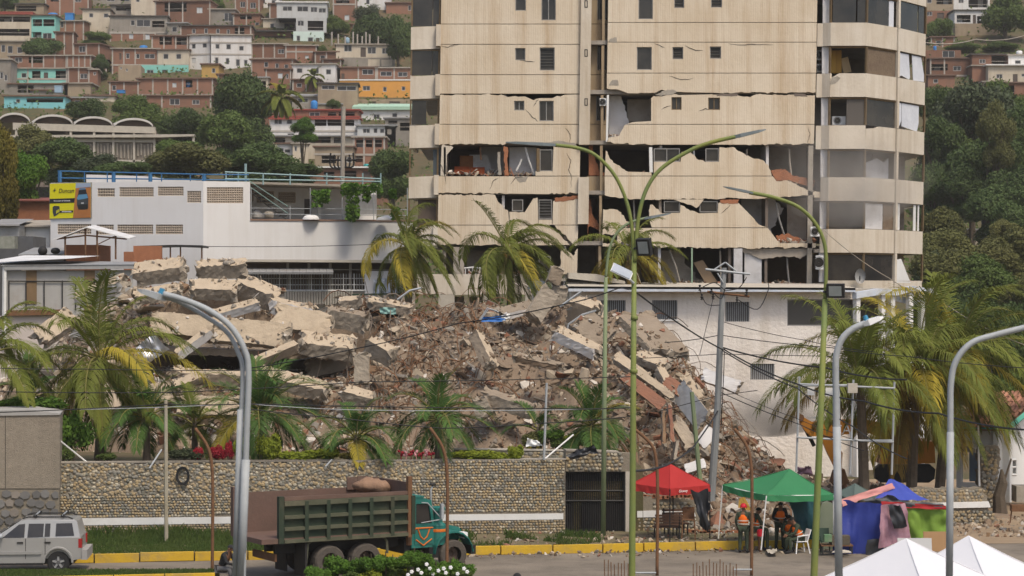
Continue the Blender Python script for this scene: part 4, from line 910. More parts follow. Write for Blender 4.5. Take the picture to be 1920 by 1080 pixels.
house("narrow brick wall house with a blue tarp edge, near the west trees", 205, 260, 154, 180, 'brick', [(185+25,190+28,160,170,'w')], 'rust', 4, posts=2)
house("low sheet-roofed house with pale walls peeking over the west trees", 160, 215, 180, 200, 'cream', [(172,185,189,196,'w'),(190,208,190,197,'g')], 'rust', 2)
house("ochre house with two dark windows east of the white corner building", 378, 410, 121, 150, 'ochre', [(397,404,128,137,'w')], 'rust', 0)
house("brick house with two square windows at the top centre of the slope", 440, 487, -8, 30, 'brick', [(450,460,3,14,'w'),(469,480,5,16,'w')], 'conc', -4, posts=2, beams=(27,))
house("bright white house cut by the picture's top edge, two dark windows", 486, 522, -10, 22, 'white', [(490,497,-3,7,'w'),(509,518,0,8,'w')], 'conc', 0)
house("pale green-grey top storey with a strip of windows on the tall house", 519, 613, 5, 33, 'palegrey', [(530,548,12,21,'w'),(557,578,12,22,'w'),(582,595,13,23,'w'),(597,611,15,24,'w')], 'white', 3, d=Dof(88)+1.2, drop=.1)
house("grey-white middle storey with railed balcony on the tall house", 555, 612, 33, 60, 'palegrey', [(558,570,39,49,'w'),(577,606,39,57,'g')], None, 3, d=Dof(88)+.5, drop=.1, depth=5)
house("mint-white lower storey with open door on the tall house", 550, 607, 59, 90, 'mint', [(556,563,67,77,'w'),(577,587,70,78,'w'),(592,599,71,87,'d')], None, 3, d=Dof(88), depth=5)
house("brick wall house tucked west of the tall pale house", 505, 556, 8, 48, 'brick', [], 'rust', 5, posts=2)
house("cream house with one dark window and tanks on its roof, centre slope", 493, 553, 36, 62, 'cream', [(506,514,44,53,'w'),(533,552,44,56,'g')], 'conc', -3)
house("house with a large flat black canopy roof over rusty walls", 469, 546, 60, 82, 'brick', [(474,486,66,78,'g'),(490,535,68,76,'g')], 'dark', 0, over=1.2)
house("brick house with a framed picture-like window above the palm", 471, 537, 83, 122, 'brick', [(521,533,92,101,'w')], 'conc', 0, posts=3, beams=(110,))
house("brick house with one pale opening beside the mint-white storey", 535, 594, 86, 121, 'brick', [(572,579,104,110,'W')], 'conc', 3, posts=3, beams=(97,))
house("brown brick house with laundry and dark windows under the black canopy", 470, 550, 112, 146, 'brick', [(495,503,116,126,'w'),(516,523,119,128,'w'),(533,541,121,130,'w')], 'rust', -4, posts=3)
house("small brick house with a pale door west of the little palm", 498, 546, 130, 163, 'brick', [(521,530,137,147,'W'),(536,541,138,148,'w')], 'rust', 4, posts=2)
house("clean white house with three dark square windows and a palm before it", 548, 629, 121, 158, 'white', [(556,567,128,137,'w'),(584,598,128,138,'w'),(611,621,130,140,'w')], 'conc', -2)
house("unfinished terrace house with a row of bare concrete posts on its roof", 630, 737, 84, 125, 'cream', [(676,686,89,107,'d'),(689,705,88,101,'w'),(716,728,90,101,'w'),(645,660,84,97,'w')], 'conc', 2, beams=())
house("grey lower storey with an outside stair under the unfinished terrace house", 640, 740, 108, 128, 'grey', [(690,712,111,124,'g'),(715,735,112,124,'g')], None, 2)
house("brick house with wide dark window above the orange house", 638, 706, 127, 155, 'brick', [(679,700,130,140,'w'),(640,646,138,148,'d')], 'rust', 0, posts=2)
house("brick house with two shuttered openings joined above the orange house", 706, 772, 128, 155, 'brick', [(713,735,134,143,'w'),(746,764,135,144,'w')], 'conc', 0, posts=2)
house("bright orange house with a white balustrade and two dark windows", 637, 772, 151, 182, 'orange', [(680,694,161,170,'w'),(718,725,163,172,'w'),(753,760,162,170,'w')], 'white', 0, over=.1, d=Dof(182))
house("tan concrete house with a long green-black window band and outside stair", 596, 670, 157, 212, 'tan', [(603,628,160,168,'w'),(632,668,161,170,'w')], 'dark', 2)
house("small white-framed kiosk house with a wide window below the little palm", 548, 606, 181, 207, 'grey', [(558,578,184,193,'w')], 'tin', 3, roofrise=.8)
house("long pale green sheet-roofed house near the tower's west edge", 664, 775, 202, 226, 'white', [(700,712,214,224,'w'),(735,745,212,224,'w')], 'pale_green', 0, lip='pale_green', roofrise=1)
house("long white house with a red roof edge and seven dark windows", 507, 671, 220, 258, 'white', [(514,529,223,233,'w'),(537,548,224,233,'w'),(590,612,224,236,'g'),(614,640,224,236,'g'),(642,664,225,236,'g'),(539,552,250,256,'w'),(585,594,252,257,'w')], 'red', 0, lip='red', beams=(246,))
house("open red-roofed gallery storey above the long white house", 508, 672, 207, 221, 'brick', [(522,540,210,218,'w'),(580,600,210,219,'w'),(615,630,210,219,'g'),(635,665,210,219,'g')], 'red', 0, d=Dof(258)+2, drop=.1)
house("grey jumbled house with a veranda of white columns by the tower", 670, 742, 236, 262, 'palegrey', [(680,694,241,250,'w'),(700,708,240,250,'w'),(712,721,241,250,'w'),(726,734,242,252,'w')], 'tin', 0)
house("weathered grey house with dark gaps right against the tower's edge", 722, 776, 222, 262, 'grey', [(728,745,226,238,'g'),(750,768,230,245,'g')], 'tin', 0)
house("open-framed concrete house with brick sills below the veranda house", 662, 722, 258, 304, 'brick', [(668,684,262,276,'g'),(686,698,262,276,'g'),(702,716,262,276,'g'),(664,680,293,304,'g')], 'conc', 0, posts=3, beams=(290,))
house("low house with a long shaded porch and pale slab edge", 486, 662, 256, 281, 'cream', [(515,535,258,268,'g'),(570,620,257,268,'g'),(626,640,258,268,'g')], 'tin', 0, over=.6)
house("little white house with two dark windows above the dark trees", 519, 549, 270, 300, 'white', [(523,532,278,286,'w'),(533,545,280,287,'w')], 'rust', -12)
house("little cream house with two upright windows next to the little white one", 549, 578, 270, 302, 'cream', [(552,557,274,284,'w'),(562,568,277,287,'w')], 'conc', 8)
house("brick and concrete house with barred openings behind the pole with many arms", 590, 662, 276, 318, 'tan', [(603,630,292,306,'g'),(636,645,294,304,'w'),(664-14,660,294,305,'w')], 'rust', 0, beams=(289,))
house("wide low house with a white slab roof carried on a white corner post", 576, 727, 315, 352, 'brick', [(607,627,322,336,'g'),(645,668,320,334,'g'),(680,695,321,334,'d'),(702,724,320,336,'g')], 'white', 2, over=.5, d=Dof(352)-4)
house("brick house at the top edge above the bushes, pale window", 624, 668, -12, 46, 'brick', [(630,655,-4,6,'g'),(646,655,28,38,'W')], 'conc', 2, posts=2, beams=(8,))
house("white curved-wall house at the top edge beside the bushes", 664, 724, -14, 22, 'white', [(686,693,-2,8,'w')], 'conc', -6)
house("dull brick house wall at the top edge near the tower", 724, 776, 6, 30, 'brick', [(765,771,10,20,'w')], 'rust', 0)
house("brick house at the picture's top edge with bare stacked floors", 85, 166, -20, 22, 'brick', [(140,152,-8,4,'w'),(95,110,-10,3,'g')], 'conc', 3, posts=3)
house("grey concrete house at the top edge with a hanging white cloth", 166, 248, -20, 14, 'grey', [(226,242,-14,2,'g'),(200,215,-12,3,'w')], 'conc', 0)
house("pale wall house at the top edge between brick neighbours", 246, 292, -20, 34, 'cream', [(255,262,-8,4,'w')], 'conc', 4)
house("dark gallery house at the top west corner under shadowed trees", 28, 82, 8, 30, 'tan', [(30,68,11,21,'g')], 'dark', 0)
house("grey wall house with a slanted white sheet above the white corner building", 392, 440, 18, 52, 'grey', [(420,436,-2+26,40,'w')], 'conc', 0)
house("brick house with a blue tank and shaded yard at the centre slope", 437, 487, 27, 60, 'brick', [(450,472,29,36,'g'),(478,486,42,52,'w')], 'rust', 0, posts=2)
house("pale apartment-like house partly hidden by the west tree tops", -10, 20, 112, 180, 'grey', [(0,6,135,148,'w'),(8,14,140,152,'w')], 'conc', 4)
house("dim house with barred gallery west of the dark bushy tree", -12, 48, 78, 112, 'tan', [(2,10,84,98,'w'),(14,24,86,100,'w'),(32,42,88,100,'w')], 'conc', 0)
# east hill
G2 = "houses on the hill east of the tower"
house("house with a white balustrade balcony cut by the tower's east edge", 1734, 1788, -14, 20, 'tan', [(1738,1747,-4,6,'w'),(1756,1786,-8,8,'g')], 'conc', 0, group=G2)
house("white two-bay house with a glazed balcony at the top east", 1788, 1856, -14, 20, 'white', [(1797,1807,-6,6,'w'),(1816,1852,-8,14,'g')], 'conc', 0, group=G2)
house("open ground-floor carport under the white two-bay house", 1790, 1872, 20, 46, 'white', [(1794,1820,28,42,'g'),(1824,1830,28,44,'d'),(1832,1868,30,44,'g')], 'dark', 0, group=G2, d=Dof(66)+2, drop=.1)
house("stained concrete retaining wall base under the carport", 1791, 1872, 44, 68, 'tan', [], None, 0, name="retaining_wall", group=G2, d=Dof(66))
house("dark brick lower storey under the white balustrade balcony", 1734, 1786, 20, 46, 'brick', [(1757,1770,24,36,'d'),(1737,1748,22,30,'w')], None, 0, group=G2)
house("brick house with a wide black window and a small framed one, east hill", 1744, 1823, 110, 146, 'brick', [(1746,1777,120,132,'g'),(1787,1802,124,133,'w')], 'rust', -3, group=G2, posts=3, beams=(142,))
house("brick parapet yard with a cream shed above the black-window house", 1730, 1802, 94, 112, 'brick', [(1767,1790,95,108,'w')], None, 0, group=G2)
house("brick storey with an arched window over a white slab, east hill", 1823, 1892, 103, 124, 'brick', [(1836,1848,111,119,'w'),(1859,1891,104,121,'g')], 'dark', 0, group=G2, d=Dof(155)+2, drop=.1)
house("white domed-roof house with an arched black window at the east edge", 1891, 1940, 104, 126, 'white', [(1903,1914,113,120,'w')], 'conc', 0, group=G2, d=Dof(155)+1.8, drop=.1)
house("cream house with a pale slab edge, door and barred window at the east edge", 1853, 1940, 123, 156, 'cream', [(1868,1880,139,147,'w'),(1899,1908,139,155,'d'),(1915,1922,138,144,'w')], 'white', 0, group=G2, over=.5)
house("reddish brick wall house beside the cream house", 1823, 1853, 124, 154, 'brick', [], 'conc', 0, group=G2)
house("brick house with one grey window rising behind the big hill tree", 1844, 1886, 154, 200, 'brick', [(1865,1873,160,168,'w')], 'conc', 0, group=G2, posts=2, beams=(180,))
house("brick house with a dark side yard at the east edge above the trees", 1886, 1940, 156, 206, 'brick', [(1888,1902,160,180,'g')], 'rust', 0, group=G2, beams=(188,))
house("brick house with a dark window under the black-window house, by the tower", 1740, 1790, 142, 200, 'brick', [(1750,1759,148,156,'w')], 'rust', 0, group=G2, beams=(168,))
house("pale roofed pavilion house among trees east of the tower", 1742, 1816, 364, 410, 'white', [(1746,1812,372,392,'g')], 'pale_green', 2, group=G2, over=.6, lip='white')
house("low flat-roofed house with white posts among the east trees", 1784, 1850, 432, 462, 'cream', [(1797,1806,438,450,'g'),(1808,1832,438,450,'g')], 'tin', 0, group=G2, over=.7)
# rooftop posts, tanks, parked car
rt = [o for o in C.objects if str(o.get('label','')).startswith('unfinished terrace')][0]
for i, u in enumerate((622,634,647,662,670,679,686,693,709,735)):
 d_ = rt.location.y+rr(.5,5); p = P(u, 85, d_)-rt.location; q = P(u, 60+4*(i % 3), d_)-rt.location
 MB().tube([Matrix.Rotation(-R(2),3,'Z')@p, Matrix.Rotation(-R(2),3,'Z')@q], .14, 4).build("roof_post", m_hpost, rt)
def htank(label, px, py, r, h, mat=None, style='round'):
 tank("water_tank", label, px, py, Dof(py+12)-1 if py > 20 else Dof(30), r, h, mat or m_tankblue, "water tanks on the hillside roofs", style)
htank("square blue tank on the brick house west of the cream cottage", 131, 39, 7.5, 14, None, 'box')
htank("low blue tank beside the square one, half hidden by brick", 99, 31, 9, 7)
htank("round blue tank with white lid on the two-storey brick house", 269, 94, 7.5, 9)
htank("pale blue box tank on the clutter terrace under the teal gallery", 110, 174, 6.5, 13, m_tankpale, 'box')
htank("bright blue box on the low roof west of the long brick house", 227, 175, 7, 6, None, 'box')
htank("blue tank in the dark gap of the long low brick house", 353, 164, 4.5, 10)
htank("blue tank on the shaded yard roof at the centre slope", 462, 38, 5.5, 12, m_tankpale)
htank("pale box tank on the cream house near the tall pale house", 527, 37, 5.5, 13, m_tankpale, 'box')
htank("blue tank at the west end of the bare posts", 651, 81, 4.5, 11, m_tankpale)
htank("darker blue tank near the east end of the bare posts", 701, 84, 5.5, 14)
htank("big upright blue tank beside the kiosk house", 589, 205, 6.5, 17)
htank("small blue cube tank west of the kiosk house", 535, 208, 3.5, 8, None, 'box')
htank("teal tank standing on the roof by the pole with many arms", 687, 317, 5.5, 10, m_tankteal)
htank("white domed tank behind the pole with many arms", 653, 291, 8, 12, m_white_clean)
htank("white dome tank on the east-edge house roof", 1911, 103, 6, 8, m_white_clean)
htank("small blue drum on a stand by the tower's east edge", 1753, 95, 3, 9)
htank("tall black tank among the east trees", 1848, 428, 8, 26, m_black)
htank("turquoise barrel in the yard west of the works building", 88, 420, 7, 24, m_tankpale)
dc = Dof(66)+1.2; cr = thing("parked_car", "small dark car parked on the ledge under the white two-bay house", "car", P(1844, 44, dc))
k = F/dc; q = MB(); q.prism([[(-.85,.25),(.85,.25),(.85,.8),(.6,.9),(.45,1.35),(-.45,1.35),(-.6,.9),(-.85,.8)]], lambda u, v: Vector((u,0,v)), (0,3.6,0)); q.build("body", M("dark_car_paint", (.03,.025,.03), None, rough=.25, spec=.6), cr)
q = MB(); q.prism([[(-.55,.92),(.55,.92),(.42,1.28),(-.42,1.28)]], lambda u, v: Vector((u,-.01,v)), (0,.008,0)); q.build("windscreen", m_pane, cr)
for sx in (-1,1):
 MB().cyl((sx*.78-.1,.6,.3),(sx*.78+.1,.6,.3),.3,n=12).build("wheel", m_black, cr); MB().box(sx*.62-.14,sx*.62+.14,-.012,-.002,.6,.74).build("headlight", m_white_clean, cr)
# ---------------------------------------------------------------- trees: crowns of leaf clumps
def crown_mesh(name, seed, n, lobes, leaf, flatb=.85):
 rg = np.random.RandomState(seed)
 cs = []
 for i in range(lobes):
  v = rg.normal(size=3); v /= np.linalg.norm(v); v[2] = abs(v[2])*.9-.25
  c = v*rg.uniform(.35,.72); cs.append((c, rg.uniform(.30,.50)))
 cs.append((np.array([0,0,-.05]), .55))
 per = n//len(cs); V = []
 for c, r in cs:
  d = rg.normal(size=(per,3)); d /= np.linalg.norm(d,axis=1)[:,None]
  rad = r*(rg.uniform(.55,1.06,size=(per,1))**.6)
  p = c+d*rad; p[:,2] *= flatb
  # small twig clumps: pull points towards random clump centres
  k = max(6, per//22); cc = p[rg.randint(0,per,k)]; idx = rg.randint(0,k,per); p = p*.62+(cc[idx]+rg.normal(size=(per,3))*.035)*.38
  nrm = d+rg.normal(size=(per,3))*.75; nrm[:,2] += .35; nrm /= np.linalg.norm(nrm,axis=1)[:,None]
  a = np.cross(nrm, rg.normal(size=(per,3))); a /= np.linalg.norm(a,axis=1)[:,None]; b = np.cross(nrm,a)
  s = leaf*rg.uniform(.55,1.3,size=(per,1))
  V.append(np.stack([p-a*s, p+b*s*.5, p+a*s, p-b*s*.5],1))
 V = np.concatenate(V).reshape(-1,3); m = len(V)//4
 me = bpy.data.meshes.new(name); me.vertices.add(len(V)); me.vertices.foreach_set("co", V.ravel())
 me.loops.add(len(V)); me.loops.foreach_set("vertex_index", np.arange(len(V)))
 me.polygons.add(m); me.polygons.foreach_set("loop_start", np.arange(m)*4); me.polygons.foreach_set("loop_total", np.full(m,4))
 me.update(); me.materials.append(m_leaf[0]); return me
CM = [crown_mesh("crown", 11+i, 22000, 9+2*i, .047) for i in range(4)] + [crown_mesh("crown_sparse", 31, 12000, 12, .05), crown_mesh("crown_sparse", 32, 12000, 15, .048, 1.1)]
CS = [crown_mesh("shrub_crown", 51+i, 3000, 6, .085) for i in range(3)]
def tree(label, px, py, rx, ry, d=None, leaf=0, form=None, name="hill_tree", cat="tree", group="trees on the hillside", base=None, trunk=True, depthf=.9):
 """crown centred on photo pixel px,py with half axes rx, ry in pixels"""
 form = random.randrange(4) if form is None else form
 if d is None: d = Dof(py+ry*.9)-2
 rx *= 1.15; ry *= 1.15; k = F/d; c = P(px, py, d); zb = zt(d, c.x) if base is None else base
 zb = min(zb, c.z-ry/k*.8)
 t = thing(name, label, cat, (c.x, d, zb), 0, group); hh = c.z-zb
 me = CM[form]; o = bpy.data.objects.new("crown", me); C.objects.link(o); o.parent = t
 o.location = (0,0,hh); o.scale = (rx/k/.98, rx/k*depthf/.98, ry/k/.85); o.rotation_euler = (0,0,rr(0,6.28))
 o.scale = (rx/k/.98,)*2+(ry/k/.85,)
 o.material_slots[0].link = 'OBJECT'; o.material_slots[0].material = m_leaf[leaf]
 if hh > ry/k*1.25:
  lo = o.copy(); C.objects.link(lo); lo.parent = t; lo.location = (rr(-.3,.3)*rx/k,0,hh-ry/k*.95); lo.scale = (rx/k*.95,rx/k*.95,ry/k); lo.rotation_euler = (0,0,rr(0,6)); lo.material_slots[0].link = 'OBJECT'; lo.material_slots[0].material = m_leaf[leaf]
 if trunk:
  r0 = max(.15, rx/k*.06); b = MB(); b.tube([(0,0,-.5),(rr(-.2,.2),0,hh*.4),(0,0,hh*.75),(0,0,hh)], [r0*1.3,r0,r0*.7,r0*.3], 7)
  tr = b.build("trunk", m_bark, t)
  for j in range(4):
   an = rr(0,6.28); L = rx/k*.6
   MB().tube([(0,0,hh*rr(.45,.65)),(math.cos(an)*L*.5,math.sin(an)*L*.5,hh*.85),(math.cos(an)*L,math.sin(an)*L,hh+rr(-.1,.3)*ry/k)], [r0*.5,r0*.35,r0*.12], 5).build("limb", m_bark, tr)
 return t
def shrub(label, px, py, rx, ry, d, leaf=1, name="shrub", group=None, cat="shrub", base=None, form=None):
 k = F/d; c = P(px, py, d); zb = c.z-ry/k if base is None else base
 t = thing(name, label, cat, (c.x, d, zb), 0, group)
 o = bpy.data.objects.new("foliage", CS[random.randrange(3) if form is None else form]); C.objects.link(o); o.parent = t
 o.location = (0,0,c.z-zb); o.scale = (rx/k/.95, min(rx,ry*2)/k/.95, ry/k/.8); o.rotation_euler = (0,0,0)
 o.material_slots[0].link = 'OBJECT'; o.material_slots[0].material = m_leaf[leaf]
 for j in range(3): MB().tube([(rr(-.1,.1)*rx/k,0,-.05),(rr(-.4,.4)*rx/k,rr(-.2,.2),(c.z-zb)*1.1)], [.05,.02], 4).build("stem", m_bark, t)
 return t
# west: near the picture's edge
tree("tall yellowing tree cut by the picture's west edge", -8, 285, 34, 85, 158, 4, 1)
tree("bright lime green tree beside the yellowing tree", 48, 325, 42, 52, 166, 3, 0)
tree("dark tree behind the lime green tree, below the warehouse", 65, 272, 50, 42, 226, 2, 2)
tree("mid green tree in front of the warehouse's west end", 122, 290, 58, 40, 222, 0, 3)
tree("bushy tree before the warehouse columns", 190, 312, 52, 26, 216, 5, 2)
tree("olive spreading tree east of the warehouse", 345, 303, 82, 44, 214, 2, 1)
tree("dark green spreading tree between olive crown and white houses", 495, 300, 68, 36, 218, 0, 2)
tree("tall dark round tree rising above the light round one", 457, 185, 57, 66, 298, 0, 0)
tree("light green round ball-shaped tree below the tall dark tree", 426, 248, 58, 50, 272, 1, 3)
tree("low tree with dark crown west of the ball-shaped tree", 345, 235, 46, 42, 284, 0, 1)
tree("layered dark tree behind the warehouse roofs", 275, 232, 62, 36, 292, 1, 4)
tree("leafy tree over the warehouse vaults, lighter top", 255, 200, 42, 24, 300, 1, 2)
tree("dense tree between cyan house and warehouse vaults", 165, 208, 46, 28, 298, 0, 3)
tree("spreading dark tree among the west brick houses", 78, 92, 40, 27, None, 0, 1)
tree("narrow bush tree beside the brick annexe", 190, 118, 16, 18, None, 0, 2)
tree("dark shrubby tree in the gully under the cream cottage", 183, 68, 26, 12, None, 1, 0)
tree("dark tree mass at the west end of the tower side slope", 705, 62, 52, 46, None, 0, 1)
tree("dark green tree beside the tower's west edge, upper one", 748, 78, 36, 58, None, 0, 3)
tree("bushy tree at the top slope above the bare posts", 630, 50, 26, 22, None, 1, 2)
tree("pale feathery tree at the top slope", 690, 30, 28, 24, None, 5, 5)
tree("round dark tree touching the tower's west edge, lower one", 738, 310, 42, 40, 240, 0, 0)
tree("bright small tree before the long white house", 568, 237, 24, 19, 262, 3, 2)
tree("small tree beneath the tan concrete house", 625, 195, 14, 12, None, 1, 1)
tree("bushes between the brick houses at the centre slope", 601, 98, 14, 16, None, 1, 4)
tree("dark tree at the very top west corner", 10, 6, 26, 20, None, 0, 3)
tree("shaded tree gap at the top between brick houses", 402, 8, 20, 18, None, 1, 2)
tree("leafy clump under the vaulted warehouse wing", 330, 285, 44, 30, 232, 1, 0)
tree("dense shrub tree low behind the works building's railing", 230, 318, 50, 20, 205, 0, 1)
tree("dark clump low behind the railing's east half", 560, 322, 60, 18, 200, 0, 3)
# east hill
G3 = "trees on the hill east of the tower"
E = [("big rounded tree crown high on the east hill", 1822, 215, 78, 78, 262, 5, 0), ("tree with feathery crown beside the top east houses", 1886, 28, 46, 52, None, 1, 2),
  ("round bush by the white balustrade balcony", 1760, 55, 26, 26, None, 1, 1), ("dark tree mass against the tower's east edge", 1760, 270, 52, 62, 256, 0, 3),
  ("dark crown above the pavilion house", 1852, 300, 66, 58, 250, 0, 1), ("dark crown at the east edge, upper one", 1912, 262, 52, 66, 252, 0, 2),
  ("dark crown at the east edge, middle one", 1905, 355, 58, 56, 240, 0, 0), ("deep shaded crown beside the black tank", 1800, 348, 52, 42, 246, 0, 2),
  ("light crown hugging the pavilion house", 1770, 425, 48, 48, 196, 2, 1), ("olive crown at the east edge", 1900, 470, 62, 52, 190, 2, 3),
  ("olive crown beside the porch roof of the white building", 1768, 505, 58, 50, 178, 2, 0), ("broad olive crown behind the palms", 1848, 530, 70, 56, 172, 1, 2),
  ("low crown at the east edge behind the palms", 1925, 560, 52, 54, 166, 2, 1), ("dim crown low behind the porch columns", 1752, 580, 48, 46, 168, 0, 3),
  ("thin dry-branched tree on the east hill", 1868, 235, 34, 50, 244, 2, 4), ("tree in front of the east-edge brick house", 1930, 205, 30, 42, 262, 1, 1),
  ("bush under the retaining wall", 1808, 88, 34, 12, None, 1, 2), ("grassy bush slope by the retaining wall", 1880, 88, 36, 12, None, 1, 4),
  ("yellowish tree top near the low flat-roofed house", 1882, 432, 30, 26, 198, 2, 5), ("dark lower crown under the olive ones", 1830, 600, 70, 50, 160, 0, 1),
  ("lowest dark crown behind the tiled house", 1905, 650, 60, 60, 152, 0, 2), ("low dark crown behind the tall palms", 1790, 665, 60, 56, 150, 0, 0),
  ("green crown behind the tiled house's roof", 1890, 730, 60, 40, 140, 1, 3)]
E += [("deep green crown filling the slope under the big rounded crown", 1800, 300, 60, 60, 258, 1, 3), ("crown at the slope's middle above the black tank", 1870, 385, 62, 50, 236, 0, 1), ("shaded crown between black tank and east edge", 1895, 415, 50, 46, 225, 0, 3),
  ("crown below the pavilion house's west post", 1745, 350, 40, 60, 250, 0, 0), ("olive crown left of the low flat-roofed house", 1760, 465, 54, 46, 186, 2, 0), ("olive crown right below the low flat-roofed house", 1850, 488, 62, 44, 188, 2, 1),
  ("dusty crown at the tower's east edge, low", 1745, 525, 40, 56, 182, 5, 2), ("dark low crown between porch roof and palms", 1812, 575, 60, 50, 170, 0, 0), ("dark low crown at the edge above the tiled roof", 1925, 610, 46, 60, 160, 0, 1),
  ("crown between the big rounded crown and the brick houses", 1870, 190, 50, 44, 268, 1, 2), ("crown under the brick house by the tower's east edge", 1765, 195, 36, 46, 268, 0, 0), ("hanging dark crown by the middle of the east edge", 1935, 310, 46, 60, 250, 1, 3)]
for lb, px, py, rx, ry, d, lf, fm in E: tree(lb, px, py, rx, ry, d, lf, fm if fm < 4 else fm-2, group=G3)
# ground cover and undergrowth on the slope: nobody could count it
rg = np.random.RandomState(5); V = []
for i in range(5200):
 x = rg.uniform(-110,110); y = rg.uniform(200,470)
 if abs(x/y) > .26: continue
 z = zt(y,x); s = rg.uniform(.5,1.5)
 for j in range(9):
  p = np.array([x,y,z])+rg.normal(size=3)*[s,s,s*.45]+[0,0,.4*s]; a = rg.normal(size=3); a /= np.linalg.norm(a); b_ = np.cross(a, rg.normal(size=3)); b_ /= np.linalg.norm(b_); q = rg.uniform(.18,.42)
  V += [p-a*q, p+b_*q*.6, p+a*q, p-b_*q*.6]
V = np.array(V); m = len(V)//4; me = bpy.data.meshes.new("undergrowth"); me.from_pydata(V.tolist(), [], [(4*i,4*i+1,4*i+2,4*i+3) for i in range(m)]); me.materials.append(m_leaf[1])
o = bpy.data.objects.new("undergrowth", me); C.objects.link(o); tag(o, "low green undergrowth between the hillside houses", "undergrowth", kind='stuff')
# ---------------------------------------------------------------- palms
def frond(parent, base, az, el, L, droop, wind, mats, nleaf=62, lw=.021, ll=.62, hang=.5, seg=11):
 rg = random
 pts = [Vector(base)]; d = Vector((math.cos(az)*math.cos(el), math.sin(az)*math.cos(el), math.sin(el)))
 for i in range(seg):
  t = (i+1)/seg
  d = (d + Vector((wind[0], wind[1], -droop))*(.10+.16*t)).normalized(); pts.append(pts[-1]+d*(L/seg))
 b = MB(); b.tube(pts, [.035*(1-.8*i/seg)+.006 for i in range(seg+1)], 4, 1, cap=False)
 for i in range(nleaf):
  t = .12+.88*(i+.5)/nleaf; f = t*seg; k = min(seg-1, int(f)); p = pts[k].lerp(pts[k+1], f-k); tan = (pts[k+1]-pts[k]).normalized()
  side = tan.cross(Vector((0,0,1))); side = side.normalized() if side.length > 1e-3 else Vector((1,0,0))
  upv = side.cross(tan)
  if rg.random() < .08: continue
  ln = ll*L*(.35+.65*math.sin(math.pi*(.12+.80*t)))*.42*rg.uniform(.85,1.12)
  for s in (-1,1):
   dd = (side*s*(1-.35*t) + tan*(.55+.5*t) + upv*.28 + Vector((wind[0]*.5, wind[1]*.5, 0))).normalized()
   d2 = (dd + Vector((wind[0]*.8, wind[1]*.8, -hang*rg.uniform(.5,1.7)))).normalized(); d3 = (d2 + Vector((wind[0]*.6, wind[1]*.6, -hang*1.5))).normalized()
   a = p; m1 = p+dd*ln*.35; m2 = m1+d2*ln*.35; e = m2+d3*ln*.32
   wv = dd.cross(upv if abs(dd.dot(upv)) < .95 else side).normalized()*lw
   o = len(b.v); b.v += [tuple(a-wv*.4), tuple(a+wv*.4), tuple(m1+wv), tuple(m1-wv), tuple(m2+wv*.8), tuple(m2-wv*.8), tuple(e)]
   b.f += [(o,o+1,o+2,o+3),(o+3,o+2,o+4,o+5),(o+5,o+4,o+6)]; b.m += [0,0,0]
 return b.build("frond", mats, parent)
def palm(label, px, pyb, pyc, d, L, n, wind=(0,0), yellow=.2, green=0, name="coconut_palm", lean_=0, r=.16, droop=.85, hang=.6, nuts=0, seed=1, group="coconut palms", lo=-40, base=None, dead=0, trunkmat=None, lw=.021, ll=.66):
 st = random.getstate(); random.seed(seed)
 c = P(px, pyc, d); z0 = P(px, pyb, d).z if base is None else base
 t = thing(name, label, "palm tree", (c.x-lean_, d, z0), 0, group); hh = c.z-z0
 pts = [(lean_*(k/8)**1.6, 0, hh*k/8) for k in range(9)]
 MB().tube([(x,y,z-(.3 if z == 0 else 0)) for x,y,z in pts], [r*(1.35-.5*k/8) if k else r*1.7 for k in range(9)], 9).build("trunk", trunkmat or m_trunk, t)
 top = Vector((lean_, 0, hh))
 for i in range(n):
  u = i/(n-1); el = R(82-(82-lo)*u**.9+rr(-8,8)); az = i*2.39996+rr(-.25,.25)
  ye = rr(0,1) < yellow*(.25+1.5*u)
  mats = [m_frond[1 if ye else green], m_rachis]
  if u > 1-dead: mats = [m_frond[3], m_rachis]
  frond(t, top+Vector((math.cos(az)*.1, math.sin(az)*.1, -.25*u)), az, el, L*rr(.86,1.08)*(.8+.2*math.sin(math.pi*u)), droop*rr(.8,1.2), wind, mats, hang=hang*(.5+.9*u), lw=lw, ll=ll)
 for i in range(nuts):
  a = rr(0,6.28); MB().ball(top+Vector((math.cos(a)*.3, math.sin(a)*.3-.1, -.35-rr(0,.3))), (.13,.13,.16), 8, 6).build("coconut", M("coconut_husk", (.34,.15,.03), (.20,.14,.03)) if "coconut_husk" not in bpy.data.materials else bpy.data.materials["coconut_husk"], t, smooth=True)
 random.setstate(st); return t
palm("wind-bent coconut palm nearer the works building, drooping shaggy crown", 766, 640, 458, 118, 3.5, 30, (.45,0), .16, nuts=5, seed=3, hang=1.2, droop=1.3)
palm("wind-bent coconut palm with orange nuts before the tower's west front", 957, 600, 468, 118, 3.9, 32, (.55,0), .16, nuts=7, seed=8, hang=1.2, droop=1.3)
palm("coconut palm with dead orange fronds behind the tall green lamp", 1180, 640, 470, 118.5, 3.6, 17, (.25,0), .45, nuts=0, seed=12, dead=.25, hang=.9, droop=1.0)
palm("large coconut palm with curved yellow frond at the west of the rubble", 188, 850, 668, 88, 4.4, 28, (.12,.0), .25, seed=21, hang=.8, lw=.022)
palm("coconut palm cut by the picture's west edge", -18, 850, 655, 86, 3.6, 18, (.1,0), .2, seed=25, hang=.8)
palm("coconut palm west of the pair of tall palms, over the tent camp", 1612, 1000, 708, 93, 4.9, 28, (.05,0), .25, lo=5, seed=31, lean_=-.2, r=.19, hang=.8, dead=.12, lw=.023, base=0)
palm("coconut palm with the tallest crown over the tent camp", 1722, 990, 690, 95, 5.3, 32, (.10,0), .3, seed=37, lean_=.3, r=.19, hang=.8, dead=.15, lw=.023, base=0)
